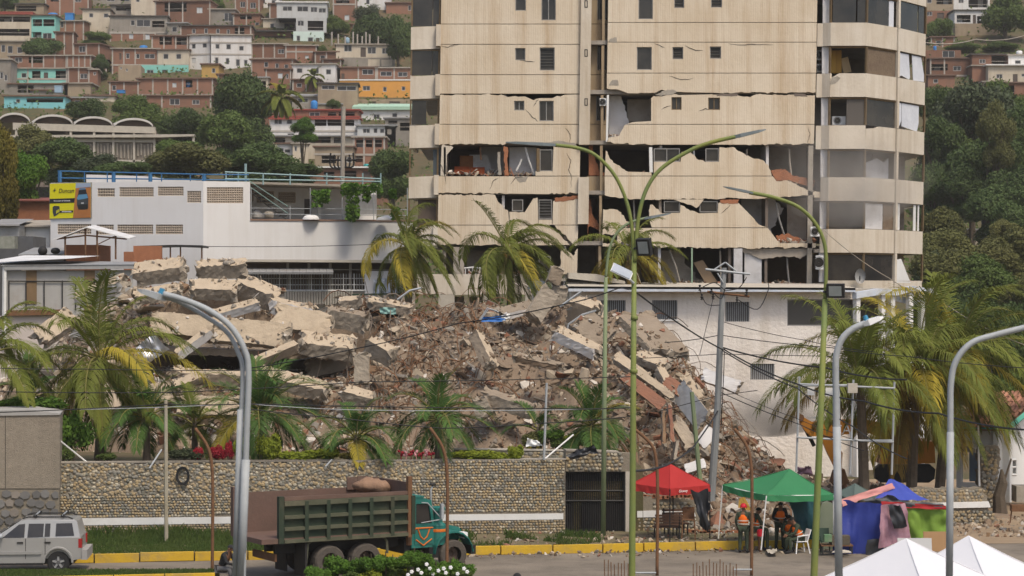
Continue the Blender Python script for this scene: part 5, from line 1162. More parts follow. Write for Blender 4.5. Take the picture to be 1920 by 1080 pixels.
palm("coconut palm leaning east with golden fronds by the tiled house", 1800, 990, 655, 98, 5.5, 32, (.22,0), .45, seed=44, lean_=.9, r=.18, hang=.9, lw=.023, base=0)
for lb, px, pyb, pyc, d, L, n, sd, gr in (
 ("bushy garden palm by the hedge, west one on the terrace", 275, 855, 775, 86.5, 2.3, 20, 51, 2), ("dense dark garden palm behind the steel lamp", 490, 855, 770, 88, 3.0, 30, 52, 2),
 ("small garden palm east of the steel lamp", 668, 862, 815, 86, 2.1, 20, 53, 2), ("bright garden palm with slim trunk behind the parked truck", 822, 862, 778, 86.5, 2.4, 22, 54, 2),
 ("leaning garden palm with thin fronds before the rubble", 1010, 850, 800, 89, 1.6, 9, 55, 2), ("dark garden palm beside the green lamp post", 1110, 850, 790, 88, 2.2, 24, 56, 2),
 ("young garden palm beside the lamp at the west", 365, 862, 790, 90, 1.9, 12, 57, 0), ("small garden palm at the west edge by the hedge", 60, 860, 735, 91, 1.8, 13, 58, 2)):
 palm(lb, px, pyb, pyc, d, L, n, (.10,0), .06, gr, "garden_palm", 0, .11, .8, .3, 0, sd, "garden palms on the terrace", lo=-18, lw=.0125, ll=.8)
palm("tiny palm on the hillside in front of the clean white house", 588, 172, 143, Dof(165)-2, 2.7, 14, (.1,0), .05, 0, "hill_palm", 0, .15, .9, .6, 0, 61, "palms on the hillside", lw=.12)
palm("yellow-green palm beside the tall dark round tree", 527, 215, 180, 290, 3.6, 16, (.05,0), .3, 0, "hill_palm", 0, .2, .9, .6, 0, 62, "palms on the hillside", lw=.12)
# ---------------------------------------------------------------- the collapsed building: mound, debris, slabs
CREST = [(-100,760),(40,720),(70,690),(100,650),(150,600),(200,570),(250,548),(300,540),(400,532),(470,545),(540,580),(600,588),(650,576),(700,572),(760,560),(830,574),(870,582),(910,582),(960,578),(1010,576),(1060,570),(1110,582),(1160,594),(1210,620),(1260,656),(1310,702),(1350,748),(1390,802),(1430,852),(1480,895),(1560,898),(1640,905),(1760,925),(1850,960)]
cx_ = np.array([(a-960)*106/F for a, b in CREST]); cz_ = np.array([H-(b-CY)*106/F for a, b in CREST])
def yfoot(x): return float(np.interp(x, [-30,-20,2,5,7.5,10,13,20], [97,95.5,94.5,90,88.5,87.5,91,93]))
def mound(x, y):
 zc = float(np.interp(x, cx_, cz_)); yf = yfoot(x); z0 = 2.4 if x < 5 else 0.1
 if y <= yf: return z0-.4
 if y <= 106:
  t = (y-yf)/(106-yf); z = z0+(zc-z0)*(t**.85)
 else:
  z = zc-(y-106)*1.1
 for xa, xb, yb, zf in ((-16.6,-9.2,105,5.6),(-9.2,-6.2,104,5.7),(-15.5,-11.5,98.2,3.9)):      # hollows left under tilted slabs
  if xa < x < xb and y < yb: z = min(z, zf-.25*abs(y-yb)*.3)
 n = noise.noise(Vector((x*.35,y*.35,1)))*.7+noise.noise(Vector((x*.9,y*.9,4)))*.35+noise.noise(Vector((x*2.3,y*2.3,9)))*.14
 return max(-.5, z+n*min(1, max(.15,(zc-z0)/3)))
m_deb = [M("rubble_dust", (.175,.13,.092), (.26,.197,.14), .7, 1, .8, 5, dirt=.6, dc=(.12,.085,.055)),
   M("rubble_beige", (.42,.35,.265), (.32,.26,.19), 1.5, .95, .3, 8), M("rubble_grey", (.28,.25,.21), (.20,.175,.145), 1.5, .95, .3, 8),
   M("rubble_brick", (.27,.125,.075), (.21,.11,.075), 2, .95, .3, 10), M("rubble_white", (.58,.54,.48), (.45,.40,.34), 1.5, .9, .2, 8),
   M("rubble_brown", (.15,.105,.07), (.22,.16,.11), 1.5, 1, .3, 8), M("rubble_board", (.25,.16,.09), (.17,.11,.07), 2, .9)]
b = MB(); xs = np.arange(-30, 21.1, .33); ys = np.arange(86.5, 114, .33); nx = len(xs)
for y in ys:
 for x in xs: b.v.append((x, y, mound(x, y)))
for j in range(len(ys)-1):
 for i in range(nx-1): b.f.append((j*nx+i, j*nx+i+1, (j+1)*nx+i+1, (j+1)*nx+i)); b.m.append(0)
o = b.build("rubble_mound", m_deb[0], origin=(0,100,0)); tag(o, "brown dusty mound of crushed building rubble in the middle of the scene", "rubble", kind='stuff')
import bmesh
def hull(seed, sx, sy, sz, n=14, boxy=.5):
 rg = random.Random(seed); bm = bmesh.new()
 for i in range(n):
  p = Vector((rg.uniform(-1,1), rg.uniform(-1,1), rg.uniform(-1,1)))
  m_ = max(abs(c) for c in p); p = p.lerp(p/m_, boxy)
  bm.verts.new((p.x*sx, p.y*sy, p.z*sz))
 r_ = bmesh.ops.convex_hull(bm, input=bm.verts[:]); bmesh.ops.delete(bm, geom=list({g for g in r_['geom_interior']+r_['geom_unused'] if isinstance(g, bmesh.types.BMVert)}), context='VERTS')
 bm.verts.index_update(); v = np.array([tuple(q.co) for q in bm.verts]); f = [tuple(q.index for q in p.verts) for p in bm.faces]; bm.free(); return v, f
HT = [hull(i, 1, rr(.6,1), rr(.4,.8)) for i in range(8)]+[hull(20+i, 1.3, rr(.5,.8), .16, 16, .9) for i in range(5)]+[hull(40+i, 2.1, .28, .16, 12, .9) for i in range(4)]
def rotm(rg):
 q = rg.normal(size=4); q /= np.linalg.norm(q); w_, x, y, z = q
 return np.array([[1-2*(y*y+z*z),2*(x*y-z*w_),2*(x*z+y*w_)],[2*(x*y+z*w_),1-2*(x*x+z*z),2*(y*z-x*w_)],[2*(x*z-y*w_),2*(y*z+x*w_),1-2*(x*x+y*y)]])
rg = np.random.RandomState(77); parts = []
for i in range(21000):
 x = rg.uniform(-24.5, 19) if rg.rand() < .8 else rg.uniform(3, 14); yf = yfoot(x)
 y = yf + (107.5-yf)*rg.rand()**1.0 if rg.rand() < .93 else yf-rg.rand()*3
 if x > 11 and rg.rand() < .45: continue
 s = .055*math.exp(rg.normal()*.55+.55); s = min(s, .75)
 z = mound(x, y) if y > yf else (.25 if x < 12.5 else 0)
 if x < 5 and y < yf: continue
 parts.append((s, x, y, z))
parts.sort(reverse=True)
def debcol(x, rg):
 if x < -6: w_ = [.15,.40,.14,.06,.14,.09,.02]
 elif x < 3: w_ = [.28,.19,.17,.05,.05,.24,.02]
 else: w_ = [.24,.19,.16,.10,.07,.19,.05]
 return rg.choice(7, p=w_)
chunk_me = {}
for (s, x, y, z) in parts[:300]:
 t = rg.randint(0, 13); mi = debcol(x, rg)
 if (t, mi) not in chunk_me:
  me = bpy.data.meshes.new("rubble_chunk"); me.from_pydata(HT[t][0].tolist(), [], HT[t][1]); me.materials.append(m_deb[mi]); chunk_me[(t,mi)] = me
 o = bpy.data.objects.new("rubble_chunk", chunk_me[(t,mi)]); C.objects.link(o); o.location = (x,y,z+s*.1); o.scale = (s,s,s)
 o.rotation_euler = (rg.normal()*.5, rg.normal()*.5, rg.uniform(0,6.28))
 kn = ("dusty brown","beige plaster","grey concrete","red brick","whitish plaster","earthy brown","dark wooden")[mi]; wh_ = "west part" if x < -6 else ("middle" if x < 3 else "east flank")
 tag(o, f"loose {kn} chunk on the {wh_} of the rubble mound", "rubble chunk", f"loose {kn} chunks on the rubble mound's {wh_}")
V, Fc, Mi = [], [], []; off = 0
for (s, x, y, z) in parts[300:]:
 t = rg.randint(0, len(HT)); v, f = HT[t]
 if t >= 13: s *= .8
 vv_ = (v*s)@rotm(rg).T + np.array([x, y, z+s*.15]); V.append(vv_); Fc += [tuple(q+off for q in p) for p in f]; Mi += [debcol(x, rg)]*len(f); off += len(v)
me = bpy.data.meshes.new("rubble_debris"); me.from_pydata(np.concatenate(V).tolist(), [], Fc)
for m in m_deb: me.materials.append(m)
me.polygons.foreach_set("material_index", Mi); o = bpy.data.objects.new("rubble_debris", me); C.objects.link(o)
tag(o, "small crushed concrete, brick and plaster debris covering the mound", "debris", kind='stuff')
# rebar and cable tangle
b = MB(); random.seed(99)
for i in range(1500):
 x = random.choice([rr(-7.5,-1), rr(-7.5,-1), rr(-7.5,1), rr(2,10), rr(-16,-7), rr(6,12.5)]); yf = yfoot(x); y = yf+(106.5-yf)*random.random()**.7
 z = mound(x, y)+.05; d = Vector((rr(-.8,.8), rr(-1,.1), rr(-.2,1.1))).normalized(); p = Vector((x,y,z)); pts = [p.copy()]
 L = rr(.5,2.6); n = 7
 for k in range(n):
  d = (d+Vector((rr(-.35,.35), rr(-.3,.2), -.38+rr(-.2,.2)))).normalized(); p = p+d*L/n; pts.append(p.copy())
 b.tube(pts, rr(.013,.032), 3, random.choice([0,0,1]), cap=False)
o = b.build("rebar_tangle", [m_rust, M("dusty_wire", (.20,.165,.13), (.13,.105,.085), 3)]); tag(o, "tangle of bent rebar and wires hanging out of the rubble", "rebar", kind='stuff')
m_pl = M("slab_beige_plaster", (.47,.385,.28), (.37,.295,.21), .8, .95, .5, 6, dirt=.7, dc=(.27,.22,.165)); m_rim = M("broken_slab_edge", (.34,.295,.235), (.24,.20,.155), 2, .95, .6, 8)
m_slabwhite = M("slab_white_side", (.66,.65,.64), (.58,.55,.52), .8, .9, .1, 6, dirt=.3, dc=(.35,.3,.25)); m_darkslab = M("slab_dusty_side", (.29,.235,.175), (.21,.165,.12), 1, .95, .4, 7)
def slab(label, p0, p1, d0, d1=None, w=1.0, th=.28, tilt=45, top=None, side=None, name="concrete_slab", rough=1.0, cat="concrete slab"):
 """a broken slab or beam with its middle line between two photo points, w metres wide, tilted up towards the viewer"""
 top = top or m_pl; side = side or m_rim; d1 = d1 or d0
 if w >= .6 and 24 < tilt < 47: tilt -= 14; th *= 1.35
 A, B = P(p0[0],p0[1],d0), P(p1[0],p1[1],d1); L = (B-A); l = L.normalized()
 W = Vector((0, math.cos(R(tilt)), math.sin(R(tilt)))); W = (W-l*W.dot(l)).normalized(); N = l.cross(W).normalized()
 if N.z < 0 and tilt < 89: N = -N
 nx, ny, nz_ = max(8, int(L.length/.15)), 7, 4; c = (A+B)/2; idx = {}; b = MB()
 sd = p0[0]*7.3+p0[1]
 for i in range(nx+1):
  for j in range(ny+1):
   for k in range(nz_+1):
    if 0 < i < nx and 0 < j < ny and 0 < k < nz_: continue
    u, v, q = i/nx-.5, j/ny-.5, k/nz_-.5
    p = c+L*u+W*w*v+N*th*q
    e = max(0, abs(u)*2-.72)/.28
    r_ = Vector((noise.noise(p*2.1+Vector((sd,0,0))), noise.noise(p*2.1+Vector((0,sd,0))), noise.noise(p*2.1+Vector((0,0,sd)))))
    r2 = Vector((noise.noise(p*6+Vector((sd,1,0))), noise.noise(p*6+Vector((1,sd,0))), noise.noise(p*6+Vector((1,0,sd)))))
    r3 = Vector((noise.noise(p*15),noise.noise(p*15+Vector((9,0,0))),noise.noise(p*15+Vector((0,9,0))))); ed = .5 if abs(v) > .45 else 0
    p = p + r_*(.02+.16*e*min(1,w))*rough + r2*(.02+.16*e+.05*ed)*rough + r3*(.012+.10*e+.04*ed)*rough - l*(e*(u/abs(u) if u else 0)*abs(noise.noise(Vector((v*7+sd, q*6, 5))))*.55*rough)
    idx[(i,j,k)] = len(b.v); b.v.append(tuple(p))
 def quad(a, b_, c_, d_, m): b.f.append((idx[a],idx[b_],idx[c_],idx[d_])); b.m.append(m)
 for i in range(nx):
  for j in range(ny):
   quad((i,j,nz_),(i+1,j,nz_),(i+1,j+1,nz_),(i,j+1,nz_),0); quad((i,j,0),(i,j+1,0),(i+1,j+1,0),(i+1,j,0),1)
  for k in range(nz_):
   quad((i,0,k),(i+1,0,k),(i+1,0,k+1),(i,0,k+1),2); quad((i,ny,k),(i,ny,k+1),(i+1,ny,k+1),(i+1,ny,k),1)
 for j in range(ny):
  for k in range(nz_):
   quad((0,j,k),(0,j,k+1),(0,j+1,k+1),(0,j+1,k),1); quad((nx,j,k),(nx,j+1,k),(nx,j+1,k+1),(nx,j,k+1),1)
 return tag(b.build(name, [top, m_rim, side]), label, cat, "slabs and beams of the collapsed building")
BM = "concrete_beam"; CB = "concrete beam"
slab("long beige beam with a white underside sloping down west at the rubble's top", (148,562),(236,528),103,101.5,.75,.45,42,None,m_slabwhite,BM,cat=CB)
slab("thick beige slab with a chipped east end highest at the west crest", (252,516),(348,502),103,103,1.2,.5,40)
slab("flat beige slab with a stone on it at the very crest", (368,505),(462,503),104,104,.8,.5,38)
slab("blunt beige slab lying right under the crest's flat slab", (358,541),(447,545),101.5,101.5,1.0,.42,42)
slab("slab chunk tilted east with a grey crumbled end beside the crest slab", (452,535),(524,566),103,102,1.0,.6,38)
slab("wedge-shaped pale slab behind the street lamp head", (250,560),(345,543),101.5,102,.9,.3,40)
slab("small pale upright splinter of concrete on the crest", (276,488),(276,502),104.5,104.5,.45,.3,89,None,None,"concrete_splinter",.6)
slab("slanting white-sided beam under the crest, pointing up east", (402,592),(486,569),100.5,101,.45,.4,35,None,m_slabwhite,BM,.5,CB)
slab("white-edged slab with a red stain east of the slanting beam", (508,572),(592,592),101.5,101,.6,.5,30,None,m_slabwhite)
slab("large smooth beige plate facing the street over the dark hollow", (396,618),(545,632),99.2,99.0,1.15,.35,62)
slab("beige plate marked with faint orange letters above the big plate", (515,592),(620,612),100.6,100.2,1.15,.3,58)
slab("long wide slab with debris on top east of the big plate", (560,640),(668,655),99.4,99.8,1.5,.45,36)
slab("long plaster beam with orange spray marks beside the palm crown", (285,607),(400,618),99.3,99.2,1.0,.55,66,None,m_darkslab,BM,.7,CB)
slab("leaning square post, white on its lower side, west of the hollow", (330,668),(394,622),98.0,98.8,.32,.42,40,None,m_slabwhite,"concrete_post",.25,"concrete post")
slab("leaning square post with a grey lower side, east of the hollow", (478,681),(557,648),97.8,98.6,.36,.45,40,None,m_darkslab,"concrete_post",.25,"concrete post")
slab("dim wide slab slumped inside the dark cavity", (572,690),(668,668),100.6,100.9,1.1,.25,70,m_darkslab,m_darkslab)
slab("stubby upright column end hanging in front of the cavity", (679,662),(679,722),97.5,97.3,.62,.62,5,None,None,"column_stub",.8,"column stub")
slab("flat-ended beam poking out east of the column stub", (690,645),(738,672),98.5,97.8,.6,.55,40,None,None,BM,.6,CB)
slab("flat slab added to shade the hollow behind the leaning posts", (290,646),(640,660), 102.2, 102.2, 5.6, .3, 3, m_darkslab, m_darkslab)  # added roof slab, cuts off the light so the hollow turns dark
slab("long horizontal floor slab below the dark hollow, west part", (325,705),(480,712),97.6,97.4,.7,.4,28,None,m_darkslab)
slab("long floor slab dipping east over the dark garden palm", (482,702),(615,735),97.3,97.3,.9,.4,40)
slab("cracked cream slab band above the young garden palm", (225,748),(330,738),96.9,96.9,1.0,.45,55)
slab("thin pointed slab above the young garden palm", (322,726),(388,702),96.8,97,.5,.3,40,None,m_darkslab)
slab("lower beige floor slab behind the dark garden palm, dark beneath", (330,762),(455,765),96.2,96.2,.9,.4,58)
slab("broad beige slab low at the west end of the rubble", (190,760),(262,735),96.5,96.5,1.1,.35,50)
slab("tilted beige slab behind the large palm's crown", (70,640),(140,590),100,101,1.0,.4,50)
slab("grey-brown beam half buried near the works building side", (612,592),(690,606),101.5,101.2,.7,.6,30,m_darkslab,None,BM,1,CB)
slab("pale plaster strip along the middle crest", (690,566),(775,582),104.5,104.5,.8,.3,30)
slab("pale lump slab on the crest before the market building", (630,570),(680,566),104.5,104.5,.7,.35,30)
slab("leaning pillar fragment with pale face in the middle of the heap", (893,628),(922,690),99.5,97.5,.55,.5,20,None,m_darkslab,"pillar_fragment",.6,"pillar fragment")
slab("tall upright concrete block standing at the east crest", (1046,500),(1036,532),104,104,.75,.6,15,None,m_darkslab,"concrete_block",.5,"concrete block")
slab("lower half of the upright concrete block, darker", (1053,535),(1040,575),104.2,104.2,.55,.7,15,m_darkslab,None,"concrete_block",.8,"concrete block")  # lower half takes the darker slab material
slab("leaning pillar stump beside the upright block", (1032,545),(996,600),103,102.5,.75,.6,25,None,None,"pillar_fragment",.8,"pillar fragment")
slab("flat slab leaning against the pillar stump, dark edge", (936,590),(1008,572),103,103.5,1.0,.2,35,m_darkslab,m_slabwhite)
slab("big rounded beige block beside the white building's roof", (1072,578),(1122,592),102.5,102,1.0,.75,35,None,m_darkslab,"concrete_block",.8,"concrete block")
slab("huge tilted floor slab with rebar fringe against the white building", (1186,592),(1262,668),102,99,1.9,.28,38,m_darkslab,m_pl)
slab("long white-patched beam sloping through the east heap", (1040,622),(1128,665),99.5,98.5,.7,.35,40,None,m_slabwhite,BM,.8,CB)
slab("grey ribbed plate flanking the long white-patched beam", (1092,600),(1140,640),101,100,1.2,.2,50,m_darkslab)
slab("beige beam under the huge tilted slab", (1150,668),(1215,712),97.5,96.5,.5,.3,40,None,None,BM,.7,CB)
slab("short pale post lying steeply by the lamp post", (1236,694),(1254,726),96.8,96,.4,.35,35,None,m_rim,"concrete_post",.4,"concrete post")
slab("pale edged slab curving over the east flank", (1190,664),(1255,690),98.5,97.5,.8,.25,40)
slab("narrow pale beam running down behind the utility pole", (1282,706),(1316,757),97,95.5,.45,.3,40,None,None,BM,.7,CB)
slab("white wall panel stuck out east of the utility pole", (1318,703),(1388,728),98,97,.55,.2,60,m_slabwhite,m_pl,"wall_slab",.6)
slab("reddish board sheet sliding down the east flank", (1172,706),(1245,762),96.3,94.5,.5,.1,45,m_deb[3],m_deb[6],"board",.4,"board")
slab("second reddish board below the short pale post", (1248,712),(1290,744),96,95,.55,.1,45,m_deb[3],m_deb[6],"board",.4,"board")
slab("pale beam edge along the reddish board", (1185,690),(1262,745),96.6,94.8,.3,.2,45,None,None,BM,.6,CB)
slab("grey sheet panel lying down the east flank", (1270,728),(1320,792),95.5,93,.9,.1,50,m_tin,m_rim,"sheet_panel",.4,"panel")
slab("white door-like board at the foot near the green leaning pole", (1312,835),(1335,805),91.5,92,.55,.1,60,m_slabwhite,m_rim,"board",.3,"board")
slab("upright pale splintered plank at the heap's foot", (1255,762),(1262,835),93,91.5,.45,.15,10,m_pl,m_deb[3],"plank",.6,"plank")
slab("darker upright plank west of the pale splintered one", (1243,770),(1246,842),92.8,91.6,.35,.12,10,m_deb[1],m_deb[6],"plank",.6,"plank")
slab("grey square board standing at the heap's foot", (1268,830),(1262,870),91,90.5,.6,.12,10,m_darkslab,m_rim,"board",.4,"board")
slab("beige broken slab crossing the heap's foot", (1268,790),(1302,842),92.5,91,.5,.3,40,None,m_darkslab)
slab("white board flat under the red tent's peak", (1285,880),(1322,868),89.5,89.5,.4,.08,60,m_slabwhite,m_rim,"board",.3,"board")
slab("long dusty beam low in the middle of the heap", (905,742),(1000,772),95.5,94.8,.7,.4,30,m_darkslab,None,BM,1,CB)
slab("rounded grey pillar lump at the middle foot", (898,748),(912,780),95,95,.9,.7,15,m_darkslab,None,"pillar_fragment",1.2,"pillar fragment")
slab("low slab chunk beside the small garden palm", (640,735),(700,752),96.4,96.2,.7,.4,40)
slab("thin slab edge under the long dusty slab", (960,668),(1060,690),97.6,97,.6,.2,30,m_darkslab,m_deb[5])
# crumbs lying on top of the slabs: found by dropping points onto what has been built so far
bpy.context.view_layer.update(); dg_ = bpy.context.evaluated_depsgraph_get(); V, Fc, Mi = [], [], []; off = 0
for i in range(5200):
 x = rg.uniform(-18, 9); y = rg.uniform(95, 105); h_ = SC.ray_cast(dg_, Vector((x,y,16)), Vector((0,0,-1)))
 if not h_[0] or not str(h_[4].get('group','')).startswith('slabs') or h_[2].z < .35: continue
 if noise.noise(Vector((x*.9,y*.9,2))) < -.05: continue
 s = .03+.12*rg.rand()**2.2; t = rg.randint(0,len(HT)); v, f = HT[t]; V.append((v*s)@rotm(rg).T+np.array([x,y,h_[1].z+s*.25])); Fc += [tuple(q+off for q in p) for p in f]; Mi += [debcol(x,rg)]*len(f); off += len(v)
me = bpy.data.meshes.new("rubble_crumbs"); me.from_pydata(np.concatenate(V).tolist(), [], Fc)
for m in m_deb: me.materials.append(m)
me.polygons.foreach_set("material_index", Mi); o = bpy.data.objects.new("rubble_crumbs", me); C.objects.link(o); tag(o, "crumbs of plaster and brick lying on the fallen slabs", "debris", kind='stuff')
# loose belongings in the heap
def sheet(name, label, cat, pts, d, mat, amp=.12, n=(12,8), seed=0, dd=None, th=0, group=None, sag=0):
 """a crumpled cloth or sheet spanning four photo points at distances d"""
 ds = dd or [d]*4; Q = [P(u, v, k) for (u, v), k in zip(pts, ds)]; b = MB(); nu, nv = n
 nn = (Q[1]-Q[0]).cross(Q[3]-Q[0]).normalized()
 for i in range(nu+1):
  for j in range(nv+1):
   s, t = i/nu, j/nv; p = (Q[0].lerp(Q[1], s)).lerp(Q[3].lerp(Q[2], s), t)
   e = noise.noise(Vector((s*3.1+seed, t*2.2, seed)))*.6+noise.noise(Vector((s*9+seed, t*2.0+3, seed)))*.4
   p = p+nn*amp*e*1.6+Vector((0,0,-sag*math.sin(math.pi*s)*(1-t*.5)))
   if i in (0,nu) or j in (0,nv): p = p+Vector((noise.noise(p*3),0,noise.noise(p*3+Vector((7,7,7)))))*amp*.35
   b.v.append(tuple(p))
 for i in range(nu):
  for j in range(nv): b.f.append((i*(nv+1)+j, (i+1)*(nv+1)+j, (i+1)*(nv+1)+j+1, i*(nv+1)+j+1)); b.m.append(0)
 return tag(b.build(name, mat, smooth=True), label, cat, group)
sheet("metal_sheet", "crumpled silvery roofing sheet behind the large palm's fronds", "metal sheet", [(255,652),(288,624),(316,655),(268,688)], 97.3, M("crumpled_zinc", (.60,.60,.62), (.42,.42,.44), 2, .35, metal=.6), .25, seed=3)
sheet("blue_cloth", "blue plastic cloth below the bent chair frame on the crest", "cloth", [(905,594),(946,592),(948,602),(902,604)], 102, M("blue_plastic", (.03,.13,.42), (.04,.18,.5), 3, .5), .12, seed=5)
sheet("white_cloth", "pale cloth bundle next to the blue plastic on the crest", "cloth", [(940,592),(956,588),(958,598),(942,602)], 102, m_white, .15, seed=6)
sheet("cloth", "teal scrap of cloth on the crest in the wires", "cloth", [(712,576),(742,578),(742,590),(714,588)], 103.5, M("teal_scrap", (.2,.36,.33), (.25,.4,.36), 2), .15, seed=8)
sheet("black_tarpaulin", "black tarpaulin draped over the stone wall beside the gate", "tarpaulin", [(1062,852),(1112,834),(1122,848),(1068,862)], 84.6, M("black_plastic_sheet", (.022,.024,.028), (.04,.042,.048), 2, .35), .25, seed=9)
sheet("white_sheet", "white plastic sheet caught in the yellow-green bush", "plastic sheet", [(988,822),(1008,824),(1018,836),(986,838)], 86.5, m_white_clean, .15, seed=10)
sheet("board", "ochre yellow board leaning on rubble behind the red-helmet man", "board", [(1386,934),(1396,932),(1410,958),(1384,952)], 85, M("ochre_board", (.50,.30,.06), (.42,.25,.06), 3), .04, seed=12)
sheet("cloth", "dusty purple cloth heap on rubble behind the green tent", "cloth", [(1494,876),(1520,874),(1524,892),(1496,890)], 91, M("purple_cloth", (.16,.09,.13), (.22,.14,.18), 3), .3, seed=13)
ch = thing("chair_frame", "bent pale metal chair frame over the blue plastic", "chair frame", P(918,600,102)); MB().tube([(-.45,0,0),(-.1,0,.55),(.35,0,.4)], .03, 5).build("tube", m_galv, ch); MB().tube([(-.4,.3,0),(-.05,.3,.5),(.4,.3,.35)], .03, 5).build("tube", m_galv, ch)
b = MB(); p = P(426,494,103.6); b.ball(p, (.22,.2,.14), 8, 6); tag(b.build("stone", m_deb[2]), "lone grey stone resting on the crest's flat slab", "stone")
for k, (pts, lb) in enumerate((([(1118,582),(1092,590),(1066,608),(1058,640)], "bent grey pipe arching off the big rounded block"), ([(745,562),(768,545),(790,540)], "curved grey rebar loop on the middle crest"),
 ([(1100,592),(1118,612)], "straight steel bar below the big rounded block"), ([(1050,575),(1092,545)], "steel bar with a yellow tip by the upright block"), ([(985,715),(983,758)], "thin rod hanging on the middle slope"))):
 b = MB(); b.tube([P(u,v,101.5) for u,v in pts], .05, 5); tag(b.build("steel_bar", m_galv), lb, "steel bar")
# ---------------------------------------------------------------- stone wall along the street
vst = VP(110, 83.6, 1060, 85.2)
sw = thing("stone_wall", "long rounded-cobble garden wall with a white painted band along the kerb", "wall", vst.p(585,1012))
m_mortar = M("wall_mortar", (.19,.165,.125), (.25,.215,.165), 1.2, 1, .5, 10, dirt=.4)
m_st = [M("cobble_tan", (.34,.275,.175), (.27,.215,.14), 2, .9, rnd=.15), M("cobble_grey", (.25,.235,.20), (.19,.18,.155), 2, .9, rnd=.15), M("cobble_ochre", (.36,.275,.155), (.30,.23,.135), 2, .9, rnd=.15),
  M("cobble_pale", (.46,.41,.31), (.38,.34,.26), 2, .9, rnd=.1), M("cobble_greenish", (.20,.195,.155), (.15,.145,.12), 2, .9, rnd=.15)]
def wl(u, y0, y1): return y0+(y1-y0)*(u-110)/950          # a level line of the wall across the picture
b = MB(); b.prism([[(110,869),(400,869.5),(1060,862.5),(1060,1016),(110,1016)]], lambda u, v: vst.p(u, v, 0), vst.n*.5); b.build("wall_body", m_mortar, sw, w=True)
panel(sw, "white_band", [[(110,972),(1056,962.5),(1056,973.5),(110,985.5)]], vst, .05, M("white_band_paint", (.72,.72,.70), (.62,.61,.58), .7, .8, .1, 8, dirt=.25, dc=(.35,.32,.27)), -.05)
panel(sw, "coping", [[(110,866.5),(400,867),(1062,860),(1062,862.4),(110,869)]], vst, .55, m_conc, -.03)
def stone_mesh(b, u, v, ru, rv, seed, vp, mi, hgt=.05):
 rg = random.Random(seed); n = 7; c = vp.p(u, v, 0); k = F/vp.d(u); o = len(b.v); a0 = rg.uniform(0, 6.28); rad = [rg.uniform(.82,1.1) for _ in range(n)]
 for q, (f, h) in enumerate(((1,.0),(.82,.6),(.45,.95))):
  for j in range(n):
   an = a0+2*math.pi*j/n; b.v.append(tuple(c+vp.t*(math.cos(an)*ru*f*rad[j]/k)+Vector((0,0,math.sin(an)*rv*f*rad[j]/k))-vp.n*(hgt*h+.002)))
 for q in range(2):
  for j in range(n): b.f.append((o+q*n+j, o+q*n+(j+1)%n, o+(q+1)*n+(j+1)%n, o+(q+1)*n+j)); b.m.append(mi)
 b.f.append(tuple(o+2*n+j for j in range(n))); b.m.append(mi)
def cobbles(parent, vp, u0, u1, top, bot, step, row, big=0, seed=1, irregular=None, wgt=(.3,.22,.2,.12,.16)):
 """rows of domed cobbles; the largest become parts of their own, the rest one joined part"""
 rg = random.Random(seed); L = []
 v = 0; r_ = 0
 while True:
  any_ = False; u = u0+rg.uniform(0, step)
  while u < u1:
   vt, vb = top(u), bot(u); y = vt+row*.55+r_*row
   if y < vb-row*.4:
    any_ = True; irr = irregular(u, y) if irregular else .25; s = rg.uniform(.85,1.12)*(1+irr*rg.uniform(-.25,.5))
    L.append((s, u+rg.uniform(-1,1)*irr*step*.5, y+rg.uniform(-1,1)*irr*row*.5, step*.53*s, row*.53*s, rg.choices(range(5), wgt)[0], irr))
   u += step*rg.uniform(.9,1.15)
  r_ += 1
  if not any_: break
 L.sort(key=lambda q: -q[0])
 for i, q in enumerate(L[:big]):
  b = MB(); stone_mesh(b, q[1], q[2], q[3], q[4], seed*991+i, vp, 0); b.build("stone", m_st[q[5]], parent, w=True)
 b = MB()
 for i, q in enumerate(L[big:]): stone_mesh(b, q[1], q[2], q[3], q[4], seed*77+i, vp, q[5], .05 if q[6] < .5 else .028)
 struct(b.build("stones", m_st, parent, w=True), 'stuff')
irr = lambda u, y: 1.0 if (u < 820 and y < 930-max(0,(u-500))*.12) else .3
cobbles(sw, vst, 112, 1057, lambda u: wl(u,869,862), lambda u: wl(u,971.5,962), 5.5, 5.1, 260, 3, irr)
cobbles(sw, vst, 112, 1057, lambda u: wl(u,986,974), lambda u: wl(u,1011,1013), 5.5, 5.0, 30, 4, lambda u, y: .25, (.42,.14,.28,.12,.04))
# lintel wall above the gate, gate
vg2 = VP(1060, 85.3, 1192, 85.7)
lw_ = thing("gate_wall", "stone-faced lintel wall bridging the black gate", "wall", vg2.p(1120,1016))
panel(lw_, "wall_body", [[(1061,846),(1160,849),(1186,850),(1186,884),(1061,884)]], vg2, .5, m_mortar)
cobbles(lw_, vg2, 1063, 1166, lambda u: 849, lambda u: 883, 7.2, 6.6, 0, 5, lambda u, y: .4)
panel(lw_, "pillar", [rect(1173,1190,884,1016)], vg2, .5, m_conc_pale); panel(lw_, "step", [rect(1061,1172,1005,1016)], vg2, .6, m_yellow, -.05)
panel(lw_, "coping", [[(1061,843),(1160,846),(1160,849),(1061,846)]], vg2, .6, m_conc, -.04)
gt = thing("black_gate", "black barred metal gate in the stone wall", "gate", vg2.p(1116,1005))
panel(gt, "frame", [rect(1060.5,1172.5,884.5,1004.5), rect(1063,1170,888,1002)], vg2, .08, m_black, .15)
for k in range(27): bar(gt, "bar", [(1065+k*4,888),(1065+k*4,1002)], vg2, .02, m_black, .2, 4)
for v in (921, 940): bar(gt, "rail", [(1062,v),(1171,v)], vg2, .04, m_black, .17)
